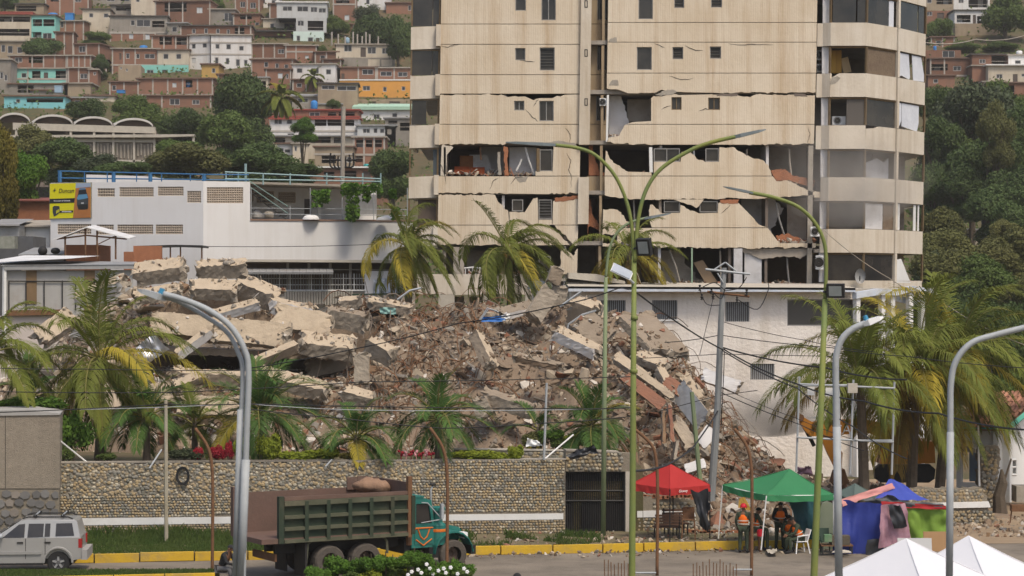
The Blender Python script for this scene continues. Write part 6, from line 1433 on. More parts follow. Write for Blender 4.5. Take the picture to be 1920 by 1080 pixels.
panel(gt, "sheet", [rect(1064,1076,888,1002)], vg2, .02, m_black, .24); panel(gt, "sheet", [rect(1092,1170,938,1002)], vg2, .02, m_black, .24); panel(gt, "sheet", [rect(1064,1170,888,903)], vg2, .02, m_black, .24)
panel(gt, "yard_shade_sheet", [rect(1061,1172,886,1004)], vg2, .05, M("painted_yard_shade", (.03,.026,.022), None), 1.6)  # near-black sheet painted in place of the dark yard behind the bars
# second low wall in the garden
vlw = VP(845, 86.4, 1180, 86.6); gw = thing("low_wall", "low stone planter wall just behind the long wall's east end", "wall", vlw.p(950,866))
panel(gw, "wall_body", [[(850,843),(1062,846),(1062,866),(850,866)]], vlw, .4, m_mortar); cobbles(gw, vlw, 852, 1060, lambda u: 847, lambda u: 864, 7, 6, 0, 6, lambda u, y: .5); panel(gw, "coping", [[(850,841),(1062,844),(1062,846),(850,843)]], vlw, .5, m_conc_pale, -.04)
# broken wall beyond the gate
vbw = VP(1192, 86, 1320, 86.6); bw = thing("broken_wall", "broken stone wall stub with white band behind the red tent", "wall", vbw.p(1250,1008))
panel(bw, "wall_body", [jag([(1194,932),(1232,930,1),(1300,938,1),(1312,975,1),(1316,1008,0),(1194,1008,0)],3,6)], vbw, .5, m_mortar)
panel(bw, "white_band", [[(1194,958),(1300,955),(1304,968),(1194,970)]], vbw, .05, bpy.data.materials["white_band_paint"], -.06); cobbles(bw, vbw, 1225, 1298, lambda u: 941, lambda u: 954, 7, 6.2, 0, 7); cobbles(bw, vbw, 1196, 1306, lambda u: 971, lambda u: 1006, 7, 6.2, 0, 8)
for lb, x0, x1, y in (("upper course of broken red brick at the stub wall's top",1200,1300,929),("course of red bricks at the foot of the broken wall's east end",1290,1380,995)):
 t = thing("brick_course", lb, "bricks", P(x0,y+6,85.2 if y > 950 else 86.2))
 u = x0
 while u < x1:
  q = P(u,y,85.2 if y > 950 else 86.2)-Vector(t.location); b = MB(); b.obox(q+Vector((.12,0,-.05+rr(-.04,.04))), (.125,0,rr(-.03,.03)), (0,.06,0), (0,0,.055)); b.build("brick", m_brickred, t); u += rr(6,9)
# plastered block at the west edge with flagstone base
vbk = VP(-60, 82, 112, 82.5); bk = thing("gatehouse_block", "pebble-dashed blank block with grey flagstone base at the west edge", "building", vbk.p(40,1010))
panel(bk, "wall", [[(-60,780),(112,776),(112,916),(-60,916)]], vbk, 2.6, M("pebble_dash", (.32,.275,.215), (.24,.205,.16), 6, 1, .8, 30, .3, (.15,.13,.10)), 0)
panel(bk, "cap", [[(-60,771),(60,768),(113,775.5),(113,778),(-60,780)]], vbk, 2.7, M("cap_slab", (.38,.37,.35), (.28,.27,.25), 2, .9), -.05)
panel(bk, "joint", [rect(9.5,10.5,780,916)], vbk, .02, m_black, -.006); panel(bk, "plinth", [rect(-60,111,916.5,1010)], vbk, 2.55, m_mortar, .03)
random.seed(41); m_fl = [M("flagstone_grey", (.17,.165,.155), (.13,.125,.12), 2, .8, .2, 8, rnd=.25), M("flagstone_brown", (.23,.20,.165), (.17,.15,.13), 2, .8, .2, 8, rnd=.2)]
u = -45
while u < 108:
 for v in range(920, 1008, 17):
  cu_, cv = u+rr(-3,3)+(v//17 % 2)*9, v+rr(-2,2)+7; n = random.choice([5,6,7]); a0 = rr(0,6); pts = [(min(109.5,cu_+rr(8.5,10.5)*math.cos(a0+2*math.pi*j/n)), max(918,cv+rr(7,8.6)*math.sin(a0+2*math.pi*j/n))) for j in range(n)]
  if cu_ < 106: panel(bk, "flagstone", [pts], vbk, .05, random.choice(m_fl+[m_fl[0]]), -.02-rr(0,.008))
 u += 18.5
# ---- grass on verge and median (uncountable), stray plants
def grass(name, label, area, n, h, mat, seed):
 rg = np.random.RandomState(seed); V = []; Fq = []
 while len(Fq) < n:
  x, y, z, hh = area(rg)
  for j in range(4):
   a = rg.uniform(0,6.28); w_ = .018; L = hh*rg.uniform(.5,1.2); dx, dy = math.cos(a)*w_, math.sin(a)*w_; lx, ly = rg.normal()*.3*L, rg.normal()*.3*L
   px_, py_ = x+rg.normal()*.06, y+rg.normal()*.06; o = len(V); V += [(px_-dx,py_-dy,z),(px_+dx,py_+dy,z),(px_+lx*.4+dx*.7,py_+ly*.4,z+L*.6),(px_+lx,py_+ly,z+L)]; Fq.append((o,o+1,o+2,o+3))
 me = bpy.data.meshes.new(name); me.from_pydata(V, [], Fq); me.materials.append(mat); o = bpy.data.objects.new(name, me); C.objects.link(o); return tag(o, label, "grass", kind='stuff')
def a1(rg):
 x = rg.uniform(-19.5,-8.2); t = rg.rand(); y = yk(x)+.25+t*(84.0-yk(x)-.25)
 k = noise.noise(Vector((x*.5,y*.9,2))); hh = (.10+.42*max(0,t-.35)*(1+k)) if x < -9 else .12
 return x, y, .25, hh
grass("verge_grass", "tall green grass and weeds on the verge at the wall's foot", a1, 26000, .2, m_grass, 1)
def a2(rg):
 x = rg.uniform(-9,3.2); t = rg.rand(); y = yk(x)+.3+t*(84.6-yk(x)-.3)
 while noise.noise(Vector((x*.7,y*.7,5))) < .05 or t < .45 and rg.rand() < .7: x = rg.uniform(-9,3.2); t = rg.rand(); y = yk(x)+.3+t*(84.6-yk(x)-.3)
 return x, y, .25, rg.uniform(.08,.28)
grass("weed_patches", "patchy low weeds along the wall's east foot", a2, 7000, .15, m_grass, 2)
def a3(rg):
 x = rg.uniform(-22,-9.8); y = rg.uniform(np.interp(x,[-20,-9.75],[71.3,73.2]), 74.1); return x, y, .24, rg.uniform(.03,.09)
grass("median_grass", "short mown grass on the median before the silver car", a3, 16000, .08, m_grass, 3)
# ---- garden shrubs on the terrace
shrub("clipped lime green hedge top behind the blank block", 60, 762, 84, 27, 85.4, 3, "hedge", "hedge clumps behind the blank block", "hedge"); shrub("bright green hedge end standing beside the blank block", 136, 812, 44, 60, 85.4, 3, "hedge", "hedge clumps behind the blank block", "hedge")
shrub("dark lower hedge growth between blank block and wall", 120, 850, 22, 25, 84.6, 1, "hedge", "hedge clumps behind the blank block", "hedge")
shrub("grey-green clipped hedge on the terrace by the thin post", 345, 852, 42, 16, 85.3, 5, "hedge", None, "hedge")
shrub("small green bush at the wall top by the large palm", 200, 858, 24, 12, 85, 1)
m_leaf.append(leafm("red_leaves", (.36,.02,.03), (.22,.015,.03), .8)); m_leaf.append(leafm("lime_yellow_leaves", (.24,.26,.02), (.15,.2,.02), .8)); m_leaf.append(leafm("pink_petals", (.62,.16,.2), (.62,.5,.5), 1.2))
GS = "colourful shrubs along the terrace edge"
for lb, px, py, rx, ry, lf in (("red-leaved plant west of the steel lamp pole", 372,855,10,11,6), ("red-leaved plant bush close to the steel lamp pole", 408,853,17,12,6), ("second tall red-leaved plant at the steel lamp pole", 430,848,9,15,6),
 ("lime-yellow shrub west of the red-leaved plants' pole", 452,846,14,20,7), ("tall lime-yellow sprig shrub behind the truck's rear", 505,842,22,24,7), ("long lime-yellow shrub under the dark garden palm", 560,858,46,10,7),
 ("lime-yellow shrub left of the small garden palm", 612,856,26,10,7), ("rusty orange-tipped shrub near the small garden palm", 650,860,14,7,4), ("flat lime-yellow shrub by the bright garden palm", 890,858,50,9,7), ("thin lime-yellow sprig on the wall near its end", 968,852,14,14,7),
 ("pale yellow-green shrub patch inside the low wall", 935,860,30,7,7)):
 shrub(lb, px, py-3, rx*1.3, ry*1.8, 85.4, lf, "shrub", GS)
for lb, px, py, rx, ry, lf in (("yellow-green bush around the white plastic sheet", 1000,826,34,22,2), ("round yellow-green bush beside the black tarpaulin", 1085,826,36,22,7), ("green bush west of the green lamp post", 1048,830,26,20,1), ("green bush at the foot of the thin grey post", 1035,815,30,16,3)):
 shrub(lb, px, py, rx, ry, 87.4, lf, "bush", "bushes at the terrace's east end", "bush")
for k in range(7):
 u = 752+k*9.5; b = MB(); c = P(u, 851+2*math.sin(k*2), 85.1)
 for j in range(7): b.ball(c+Vector((rr(-.1,.1),rr(-.1,.1),rr(-.08,.1))), .055, 6, 4)
 b.tube([c, c+Vector((0,0,-.35))], .02, 4)
 tag(b.build("flower_cluster", m_leaf[8] if k % 2 else m_leaf[6], smooth=True), ["dusty pink flower cluster nearest the small palm", "red flower cluster beside the dusty pink one", "second pale pink cluster in the flower row", "deep red cluster in the middle of the flower row", "whitish pink cluster in the flower row", "red cluster next to the slim palm trunk", "last pale cluster touching the slim palm trunk"][k], "flowers", "flowers on the wall top")
# coil of cable, props on the wall
b = MB()
for r_ in (.22,.25,.28): b.tube([vst.p(343,892,-.1-r_*.1)+vst.t*(r_*.85*math.cos(a*math.pi/10))+Vector((0,0,r_*1.2*math.sin(a*math.pi/10))) for a in range(21)], .02, 5, cap=False)
tag(b.build("cable_coil", m_cable), "black cable coil hung on the long cobble wall", "cable coil")
for lb, a, e in (("white pole stay slanting from the blank block to the wall top", (112,826),(177,878)), ("short dark strut on the wall top near the thin post", (280,878),(303,843)), ("dark slanted strut on the wall above the truck bed", (610,875),(622,862)), ("leaning white stick by the yellow-green bushes", (1022,860),(1075,815))):
 b = MB(); b.tube([P(*a,83.5),P(*e,84.3)], .03, 6); tag(b.build("strut", m_white if "white" in lb else m_galv), lb, "strut")
# ---------------------------------------------------------------- lamp posts and poles
def pole(name, label, cat, paths, heads=(), group=None, base=None):
 t = thing(name, label, cat, base, 0, group)
 for nm, pts, r, mat, n in paths:
  b = MB(); b.tube(pts, r, n); b.build(nm, mat, t, w=True, smooth=True)
 for nm, a, e, wd, th, mat, cap in heads:
  a, e = Vector(a), Vector(e); l = (e-a).normalized(); s = Vector((0,1,0)); u = s.cross(l).normalized()*-1
  if u.z < 0: u = -u
  b = MB(); L = (e-a).length; o = []
  for k, (f, ww, h) in enumerate(((0,.45,.7),(.25,1,1),(.8,.8,.7),(1,.25,.25))): o.append([a+l*L*f+s*wd*ww*sx+u*th*h*sy for sx,sy in ((-1,-1),(1,-1),(1,1),(-1,1))])
  b.v = [tuple(p) for r_ in o for p in r_]
  for k in range(3):
   for j in range(4): b.f.append((k*4+j,k*4+(j+1)%4,(k+1)*4+(j+1)%4,(k+1)*4+j)); b.m.append(0)
  b.f += [(3,2,1,0),(12,13,14,15)]; b.m += [0,0]
  h = b.build(nm, mat, t, w=True)
  if cap: q = MB(); c = a+l*L*.22+u*th; q.cyl(c-u*.01, c+u*.09, .055, .045, 10); q.build("photocell", M("blue_photocell", (.05,.22,.36), None, rough=.5) if "blue_photocell" not in bpy.data.materials else bpy.data.materials["blue_photocell"], h, w=True)
 return t
def bez(ps, n=14):
 """smooth line through points"""
 out = []; ps = [Vector(p) for p in ps]
 for i in range(len(ps)-1):
  p0, p1, p2, p3 = ps[max(0,i-1)], ps[i], ps[i+1], ps[min(len(ps)-1,i+2)]
  for k in range(n):
   t = k/n; out.append(.5*((2*p1)+(p2-p0)*t+(2*p0-5*p1+4*p2-p3)*t*t+(3*p1-p0-3*p2+p3)*t**3))
 return out+[ps[-1]]
def pl(d, *uv): return [P(u,v,d) for u,v in uv]
dA = 38; a = P(441,1085,dA); a.z = 0
pole("street_lamp", "grey steel lamp post with paired pipes and flat head, nearest of all lamps", "street lamp",
  [("pole", [a]+bez(pl(dA,(441,1085),(450,830),(455,700),(446,660),(425,622),(380,590),(340,568),(308,556)),6), .04, m_galv, 10),
  ("pole", [a+Vector((.13,-.08,0))]+bez(pl(dA-.12,(455,1085),(462,830),(466,700),(458,655),(432,612),(392,582),(345,562),(306,551)),6), .052, m_galv, 10),
  ("sleeve", pl(dA-.12,(452,1085),(461,862)), .07, m_galv, 10), ("sleeve", pl(dA,(441,1085),(451,768)), .055, m_galv, 10)],
  [("lamp_head", P(312,560,dA), P(258,543,dA), .16, .055, m_galv, True)], "street lamps", a)
dB = 45; a = P(1573,1085,dB); a.z = 0
pole("street_lamp", "white-grey steel lamp post with blue-capped head by the tent camp", "street lamp", [("pole", [a]+bez(pl(dB,(1573,1085),(1569,850),(1567,700),(1569,662),(1580,634),(1600,616),(1628,604)),6), .066, m_galv, 10), ("sleeve", pl(dB,(1573,1085),(1569,800)), .08, m_galv, 10)],
  [("lamp_head", P(1618,608,dB), P(1656,594,dB), .14, .06, m_white_clean, True)], "street lamps", a)
dC = 45; a = P(1780,1085,dC); a.z = 0
pole("street_lamp", "grey steel lamp post whose arm leaves the picture's east edge", "street lamp", [("pole", [a]+bez(pl(dC,(1780,1085),(1782,800),(1783,720),(1793,676),(1822,643),(1870,627),(1935,611)),6), .062, m_galv, 10), ("sleeve", pl(dC,(1780,1085),(1782,810)), .072, m_galv, 10)],
  [("lamp_head", P(1930,612,dC), P(1975,600,dC), .14, .06, m_galv, True)], "street lamps", a)
m_gp = M("yellow_green_pole_paint", (.21,.22,.05), (.13,.18,.06), 1.0, .6, .2, 6, dirt=.3, dc=(.13,.22,.12)); m_gp2 = M("dull_green_pole_paint", (.16,.21,.105), (.20,.23,.13), 1.2, .65, dirt=.4, dc=(.12,.2,.14)); m_head = M("grey_lamp_head", (.12,.15,.16), (.2,.23,.24), 3, .5)
dD = 62; a = P(1184,1085,dD); a.z = 0
lampD = pole("double_street_lamp", "tall yellow-green lamp post with two curved arms before the tower", "street lamp", [("pole", [a]+pl(dD,(1185,1085),(1187,800),(1189,480)), [.10,.095,.085,.07], m_gp, 10),
  ("arm", bez(pl(dD,(1189,490),(1184,420),(1172,370),(1150,325),(1115,290),(1080,277),(1040,272)),6), .05, m_gp, 8), ("arm", bez(pl(dD-.05,(1190,490),(1197,410),(1212,355),(1240,316),(1290,284),(1330,268),(1380,256)),6), .055, m_gp, 8),
  ("sleeve", pl(dD,(1189,600),(1190,592)), .1, m_gp, 8), ("sleeve", pl(dD,(1188,700),(1189,692)), .105, m_gp, 8)],
  [("lamp_head", P(1042,272,dD), P(948,267,dD), .15, .045, m_head, False), ("lamp_head", P(1372,258,dD), P(1436,243,dD), .15, .05, m_head, False)], "street lamps", a)
def flood(name, label, px, py, d, wpx, hpx, tilt=25, yaw=15):
 k = F/d; t = thing(name, label, "floodlight", P(px,py,d), 0); W, Hh = wpx/k/2, hpx/k/2
 ca, sa = math.cos(R(yaw)), math.sin(R(yaw)); ax = Vector((ca,-sa,0)); up_ = Vector((math.sin(R(tilt))*sa*.3, -math.sin(R(tilt)), math.cos(R(tilt)))); up_ = (up_-ax*up_.dot(ax)).normalized(); nn = ax.cross(up_)
 MB().obox((0,0,0), ax*W, up_*Hh, nn*.08).build("housing", m_black, t);
 f = MB(); f.obox(-nn*.085 if nn.y > 0 else nn*.085, ax*W*.72, up_*Hh*.72, nn*.006); f.build("glass", M("floodlight_glass", (.26,.28,.27), (.2,.22,.21), 5, .2), t)
 MB().tube([(0,.05,0),(-W*1.4,.1,-Hh*.2)], .03, 5).build("bracket", m_black, t); return t
f1 = flood("floodlight", "black back of a floodlight hung on the double-armed lamp post", 1208, 463, 61.8, 28, 32, 20, 30);
flood("floodlight", "black floodlight with pale glass on the single-armed green lamp post", 1567, 545, 64.8, 33, 26, 10, 20)
sp_ = thing("solar_panel", "small tilted solar panel on the double-armed lamp post", "solar panel", P(1166,512,61.8))
ax = Vector((.62,0,-.3)).normalized(); up_ = Vector((.12,.35,.2)); b = MB(); up_ = (up_-ax*up_.dot(ax)).normalized(); b.obox((0,0,.05), ax*.28, up_*.2, ax.cross(up_)*.015); b.build("panel", M("solar_cell", (.42,.45,.5), (.32,.36,.42), 3, .25), sp_); MB().obox((0,.02,.04), ax*.30, up_*.22, ax.cross(up_)*.01).build("frame", m_white, sp_); MB().tube([(.05,0,0),(.33,.1,-.28)], .035, 6).build("bracket", m_galv, sp_)
dE = 84.3; a = P(1131,1016,dE)
pole("street_lamp", "slim green lamp post with one arm standing at the gate", "street lamp", [("pole", pl(dE,(1131,1018),(1133,760),(1136,520)), [.1,.09,.07], m_gp2, 9), ("arm", bez(pl(dE,(1136,520),(1142,470),(1156,438),(1180,418),(1215,408)),6), .05, m_gp2, 8)], [("lamp_head", P(1208,410,dE), P(1258,400,dE), .15, .05, m_head, False)], "street lamps", a)
dF = 65; a = P(1526,1085,dF); a.z = 0
pole("street_lamp", "yellow-green lamp post leaning a little, one long arm to the west", "street lamp", [("pole", [a]+pl(dF,(1526,1085),(1537,820),(1547,560)), [.11,.105,.095,.08], m_gp, 10), ("arm", bez(pl(dF,(1547,560),(1549,490),(1544,450),(1526,415),(1495,387),(1450,370),(1405,361)),6), .055, m_gp, 8)], [("lamp_head", P(1412,362,dF), P(1356,350,dF), .14, .035, m_head, False)], "street lamps", a)
for lb, x0, x1, yb, yt in (("rusty bent post before the stone wall, west of the truck", 398, 366, 1075, 803), ("rusty bent post rising over the truck's bonnet", 838, 806, 1062, 802), ("rusty bent post in front of the red tent", 1232, 1192, 1060, 806), ("rusty bent post in front of the green tent", 1409, 1377, 1085, 804)):
 d = 74.5; pts = bez(pl(d,(x0,yb),(x0+1,930),(x0-1,870),(x0-10,835),(x1,yt)),6); a = pts[0].copy(); a.z = 0
 pole("bent_post", lb, "post", [("pole", [a]+pts, .055, m_rust, 7)], (), "rusty bent posts along the street", a)
def stick(name, label, cat, u0, v0, u1, v1, d, r, mat, d1=None, group=None):
 a, e = P(u0,v0,d), P(u1,v1,d1 or d); b = MB(); b.tube([a, a.lerp(e,.5), e], [r, r*.95, r*.85], 7); return tag(b.build(name, mat), label, cat, group)
stick("thin_post", "thin post, rusty above and white-green below, on the grassy verge", "post", 312, 1028, 311, 750, 82, .075, M("striped_post_paint", (.30,.25,.15), (.4,.38,.32), 1, .8, dirt=.4))
stick("thin_post", "thin grey post standing at the long wall's east end", "post", 1020, 862, 1025, 718, 85, .05, m_galv)
stick("leaning_post", "green post leaning in the rubble next to the utility pole", "post", 1322, 1005, 1297, 735, 88, .10, m_gp2)
stick("thin_post", "thin white post in front of the tiled house", "post", 1836, 912, 1834, 798, 97, .05, m_white)
# utility pole with crossarms
dU = 90; a = P(1333,960,dU); a.z = min(a.z, .2)
up = thing("utility_pole", "grey utility pole with crossarms and insulators before the white building", "utility pole", a)
b = MB(); b.tube([a]+pl(dU,(1334,930),(1346,760),(1352,600),(1358,502)), [.17,.16,.14,.12,.10], 9); b.build("pole", M("weathered_grey_pole", (.25,.26,.26), (.19,.195,.19), 1.5, .8, .2, 8), up, w=True)
for pts, r in (([(1326,547),(1405,556)],.05),([(1323,505),(1406,514)],.05),([(1340,505),(1360,492)],.035),([(1360,492),(1380,508)],.035),([(1345,512),(1356,530)],.03)):
 b = MB(); b.tube(pl(dU-.12,*pts), r, 5); b.build("crossarm", m_rust if pts[0][1] > 540 else m_galv, up, w=True)
for u, v in ((1312,540),(1316,557),(1334,546),(1337,556),(1382,562),(1400,548)):
 c = P(u,v,dU-.2); MB().lathe([(.02,-.12),(.07,-.1),(.03,-.05),(.07,0),(.03,.05),(.06,.1),(.02,.13)], c, 7).build("insulator", m_black, up, w=True)
for pts in ([(1313,545),(1325,570),(1350,572)],[(1337,548),(1352,560),(1360,540)],[(1384,562),(1420,580),(1440,545),(1440,530)],[(1360,545),(1385,540),(1400,520)],[(1318,538),(1340,530),(1360,545)],[(1358,660),(1357,700),(1352,800)]):
 b = MB(); b.tube(bez(pl(dU-.22,*pts),5), .018, 4); b.build("jumper_wire", m_cable, up, w=True)
# pole with many arms behind the works building's railing
dM = 160; a = P(642,345,dM); a.z -= 6
mp = thing("utility_pole", "dark pole with many short arms rising behind the works building's railing", "utility pole", a); b = MB(); b.tube([a]+pl(dM,(642,345),(644,200)), .16, 7); b.build("pole", m_conc, mp, w=True)
for k in range(7):
 u = 620+k*7; b = MB(); b.tube(bez(pl(dM,(642,318-k),(u,312),(u,296-abs(k-3)*3)),4), .06, 4); b.build("arm", m_black, mp, w=True)
b = MB(); b.tube(pl(dM,(620,300),(668,300)), .07, 4); b.build("crossarm", m_black, mp, w=True)
# cables
CG = "power cables across the scene"
def cable(label, pts, ds, r=.016, sag=0, mat=None):
 q = [P(u,v,d) for (u,v),d in zip(pts,ds)]; out = []
 for i in range(len(q)-1):
  for k in range(10): t = k/10; out.append(q[i].lerp(q[i+1],t)+Vector((0,0,-sag*4*t*(1-t))))
 b = MB(); b.tube(out+[q[-1]], r, 4); tag(b.build("power_cable", mat or m_cable), label, "cable", CG)
cable("thick cable from the double-armed lamp to the utility pole", [(1190,546),(1356,656)], [62,90], .03, .1)
cable("thin cable from the double-armed lamp west over the rubble crest", [(1190,540),(1165,538),(1060,570),(860,606),(660,655),(440,694)], [62,66,72,75,77,78], .018, .05)
cable("upper of two heavy cables leaving the utility pole eastward", [(1357,655),(1500,722),(1620,752),(1760,775),(1925,806)], [90,86,80,76,72], .03, .1)
cable("lower of two heavy cables leaving the utility pole eastward", [(1356,658),(1495,728),(1600,800),(1700,860)], [90,86,84,82], .026, .1)
cable("heavy cable from the utility pole toward the palms, topmost thick one", [(1356,652),(1550,690),(1700,712)], [90,85,80], .03, .1)
cable("level thin cable across the white building, upper", [(1246,642),(1350,628),(1560,652),(1700,668),(1925,690)], [92,90,88,86,84], .016, .05)
cable("level thin cable across the white building, lower", [(1200,672),(1350,664),(1560,668)], [92,90,88], .013)
cable("thin cable sloping from the pole top to the palms", [(1358,604),(1510,638),(1640,660)], [90,88,86], .013, .05)
cable("cable drooping from the utility pole's foot to the double-armed lamp", [(1186,883),(1250,872),(1300,838),(1346,770)], [62,70,80,90], .035, .05)
cable("thin cable sloping across the lower east flank of the rubble", [(1240,770),(1345,742),(1420,732)], [90,90,89], .015)
cable("two-strand cable low from utility pole to scaffold", [(1350,735),(1500,796),(1620,845)], [90,87,85], .018, .05)
cable("faint cable sloping low over the white building", [(1350,725),(1495,785),(1620,830)], [90,87,85], .012, .05)
cable("straight cable along the street, topmost over the west palms", [(-60,688),(160,692),(560,694)], [78,78,78], .014, .03)
cable("straight cable along the street, second over the west palms", [(-60,733),(312,736),(680,716),(1190,706)], [79,79,79,79], .016, .03)
cable("straight cable along the street through the garden palms", [(-60,775),(312,758),(460,757),(1025,766),(1190,764)], [78,78,78,78,78], .018, .03)
cable("pale cable along the street below the others", [(150,768),(460,757),(640,768),(900,770),(1190,765)], [80,80,80,80,80], .012, .02, m_galv)
cable("dark cable along the street low through garden palms", [(455,765),(640,784),(830,803),(1025,793),(1190,780)], [81,81,81,81,81], .018, .03)
cable("tan cable from the tower bay down over the east palms", [(1545,432),(1668,522),(1780,575),(1925,648)], [124,115,105,95], .022, .15, M("tan_cable", (.3,.26,.2), None))
cable("thin cable across the east hill houses", [(1735,80),(1830,74),(1925,66)], [240,240,240], .06, .3, m_conc)
cable("thin cable along the white works building wall", [(380,462),(560,462),(700,458)], [144,146,148], .02, .02)
cable("guy wire slanting down from the utility pole's crossarm", [(1337,560),(1312,665)], [90,90], .012)
# ---------------------------------------------------------------- dump truck
tD = 74.6; a = P(568, 1000, tD); tr = thing("dump_truck", "battered green dump truck with open rear and teal cab on the road", "truck", (a.x, tD, 0), R(30))
m_tg = M("faded_green_truck_paint", (.02,.036,.024), (.038,.048,.028), 1.6, .75, .2, 6, dirt=.5, dc=(.10,.08,.05)); m_tgr = M("worn_green_rail", (.10,.10,.066), (.06,.066,.04), 1.8, .8, dirt=.6, dc=(.18,.15,.10))
m_tb = M("dusty_brown_steel", (.15,.09,.07), (.105,.07,.055), 1.2, .85, .2, 8, dirt=.4, dc=(.2,.15,.11)); m_teal = M("teal_cab_paint", (.010,.13,.108), (.016,.165,.135), 1.5, .45, dirt=.25, dc=(.1,.12,.09), spec=.5); m_orange = M("orange_stripe", (.62,.16,.02), None, rough=.6)
m_tyre = M("dusty_tyre", (.06,.052,.045), (.10,.085,.07), 3, .9, .3, 12); m_rim_ = M("dusty_rim", (.12,.085,.065), (.09,.06,.045), 3, .7)
X0, X1, YN, YF, ZF, ZT_ = -1.42, 3.35, -1.25, 1.25, 1.40, 2.60
q = MB(); q.prism([[(X0,ZF-.12),(X1,ZF-.12),(X1,ZT_),(X0,ZT_)]], lambda u,v: Vector((u,YN+.06,v)), (0,.05,0)); q.build("side_panel", m_tg, tr)
MB().box(X0-.55,X1,YF-.08,YF,ZF-.1,ZT_+.12).build("side_panel", m_tb, tr)
MB().box(X0-.6,X1,YN+.02,YF-.09,ZF-.16,ZF).build("bed_floor", m_tb, tr); MB().box(X1-.06,X1,YN,YF,ZF,ZT_+.42).build("bulkhead", m_tb, tr)
MB().box(X0-.62,X0-.5,YF-.2,YF+.02,ZF-.1,ZT_+.32).build("rear_post", m_tb, tr); MB().box(X0-.02,X0+.16,YN-.05,YN+.12,ZF-.16,ZT_+.16).build("rear_post", m_tg, tr)
MB().box(X1-.1,X1+.05,YN-.04,YN+.12,ZF-.2,ZT_+.62).build("front_post", m_rust, tr)
for k, z in enumerate((ZF-.1, 1.70, 2.08, 2.5)): MB().box(X0+.17,X1-.11,YN-.075,YN+.055,z-.05,z+(.06 if k < 3 else .11)).build("side_rail", m_tgr, tr)
for k in range(6):
 x = X0+.95+k*.78
 MB().box(x-.065,x+.065,YN-.09,YN+.05,ZF-.1,ZT_-.02).build("side_rib", m_tg, tr)
MB().box(X0+.2,X1-.1,YN+.0,YN+.1,ZT_+.02,ZT_+.14).build("top_lip", m_tb, tr)
for x, h in ((2.35,.32),(2.75,.34),(3.1,.3)): MB().box(x-.2,x+.19,YF-.16,YF-.1,ZT_+.05,ZT_+.15+h).build("side_board", m_tb, tr)
MB().box(-1.2,5.6,-.45,-.3,.82,1.2).build("chassis_beam", m_black, tr); MB().box(-1.2,5.6,.3,.45,.82,1.2).build("chassis_beam", m_black, tr)
MB().box(X0+.95,X0+1.02,YN+.05,-.35,.12,1.2).build("mud_flap", m_black, tr); MB().box(X0+.95,X0+1.02,.35,YF-.05,.12,1.2).build("mud_flap", m_black, tr); MB().box(X0,X0+.08,-.9,.9,.62,.86).build("tail_bar", m_rust, tr)
q = MB(); q.tube([(X0+1.0,YN+.1,.55),(X0+1.06,YN+.1,1.16),(X0+1.2,YN+.1,1.26),(2.4,YN+.1,1.26),(2.52,YN+.1,1.1),(2.54,YN+.1,.7)], .045, 6); q.build("mudguard_rail", m_tgr, tr)
def wheel(par, x, y, r, wd, hubr=.5, rimmat=None, tyre=None, spokes=0):
 s = -1 if y < 0 else 1
 t = MB(); prof = [(r*.56,-wd/2),(r*.9,-wd/2),(r,-wd*.36),(r,wd*.36),(r*.9,wd/2),(r*.56,wd/2),(r*.52,0)]
 t.lathe([(p,z) for p,z in prof], n=22); t.v = [(x+px, y+pz, r+py) for px,py,pz in t.v]; o = t.build("wheel", tyre or m_tyre, par)
 h = MB(); h.lathe([(r*.57,-wd*.42*1),(r*.5,-wd*.2),(r*.25,-wd*.28),(r*.18,-wd*.45),(.0,-wd*.45)], n=16)
 h.v = [(x+px, y-s*pz*-1 if s < 0 else y-pz, r+py) for px,py,pz in h.v]; h.build("rim", rimmat or m_rim_, o)
 if spokes:
  for k in range(spokes):
   an = 2*math.pi*k/spokes+.3; q = MB(); d_ = Vector((math.cos(an),0,math.sin(an))); e_ = Vector((-math.sin(an),0,math.cos(an)))
   q.obox(Vector((x,y+s*wd*.36,r))+d_*r*.33, d_*r*.25, e_*r*.085, Vector((0,.02,0))); q.build("spoke", M("alloy_spoke", (.5,.5,.5), None, rough=.3, metal=.6) if "alloy_spoke" not in bpy.data.materials else bpy.data.materials["alloy_spoke"], o)
 return o
for x in (.42, 1.74):
 for y in (-1.0,1.0): wheel(tr, x, y, .54, .5)
for y in (-1.02,1.02): wheel(tr, 5.05, y, .5, .3)
# cab
cp = [(3.55,.78),(4.42,.78),(4.42,1.55),(4.30,2.36),(3.98,2.46),(3.55,2.46)]
q = MB(); q.prism([cp, [(3.72,1.58),(4.32,1.58),(4.21,2.24),(3.72,2.26)]], lambda u,v: Vector((u,-.95,v)), (0,.06,0)); q.build("cab_side", m_teal, tr)
q = MB(); q.prism([cp], lambda u,v: Vector((u,.90,v)), (0,.06,0)); q.build("cab_side", m_teal, tr)
MB().box(3.5,4.02,-.97,.97,2.462,2.52).build("cab_roof", m_teal, tr); MB().box(3.55,3.6,-.885,.895,.8,2.45).build("cab_rear", m_teal, tr); MB().box(3.6,4.4,-.885,.895,.8,1.3).build("cab_floor", m_black, tr)
q = MB(); q.add([(4.43,-.86,1.6),(4.43,.86,1.6),(4.31,.86,2.34),(4.31,-.86,2.34)], [(0,1,2,3)]); q.build("windscreen", m_pane, tr)
q = MB(); q.prism([[(3.74,1.6),(4.28,1.6),(4.18,2.22),(3.74,2.24)]], lambda u,v: Vector((u,-.925,v)), (0,.01,0)); q.build("side_window", m_pane, tr)
d = MB(); d.prism([[(3.66,.9),(4.36,.9),(4.36,1.52),(3.66,1.52)]], lambda u,v: Vector((u,-.975,v)), (0,.02,0)); dr = d.build("door", m_teal, tr)
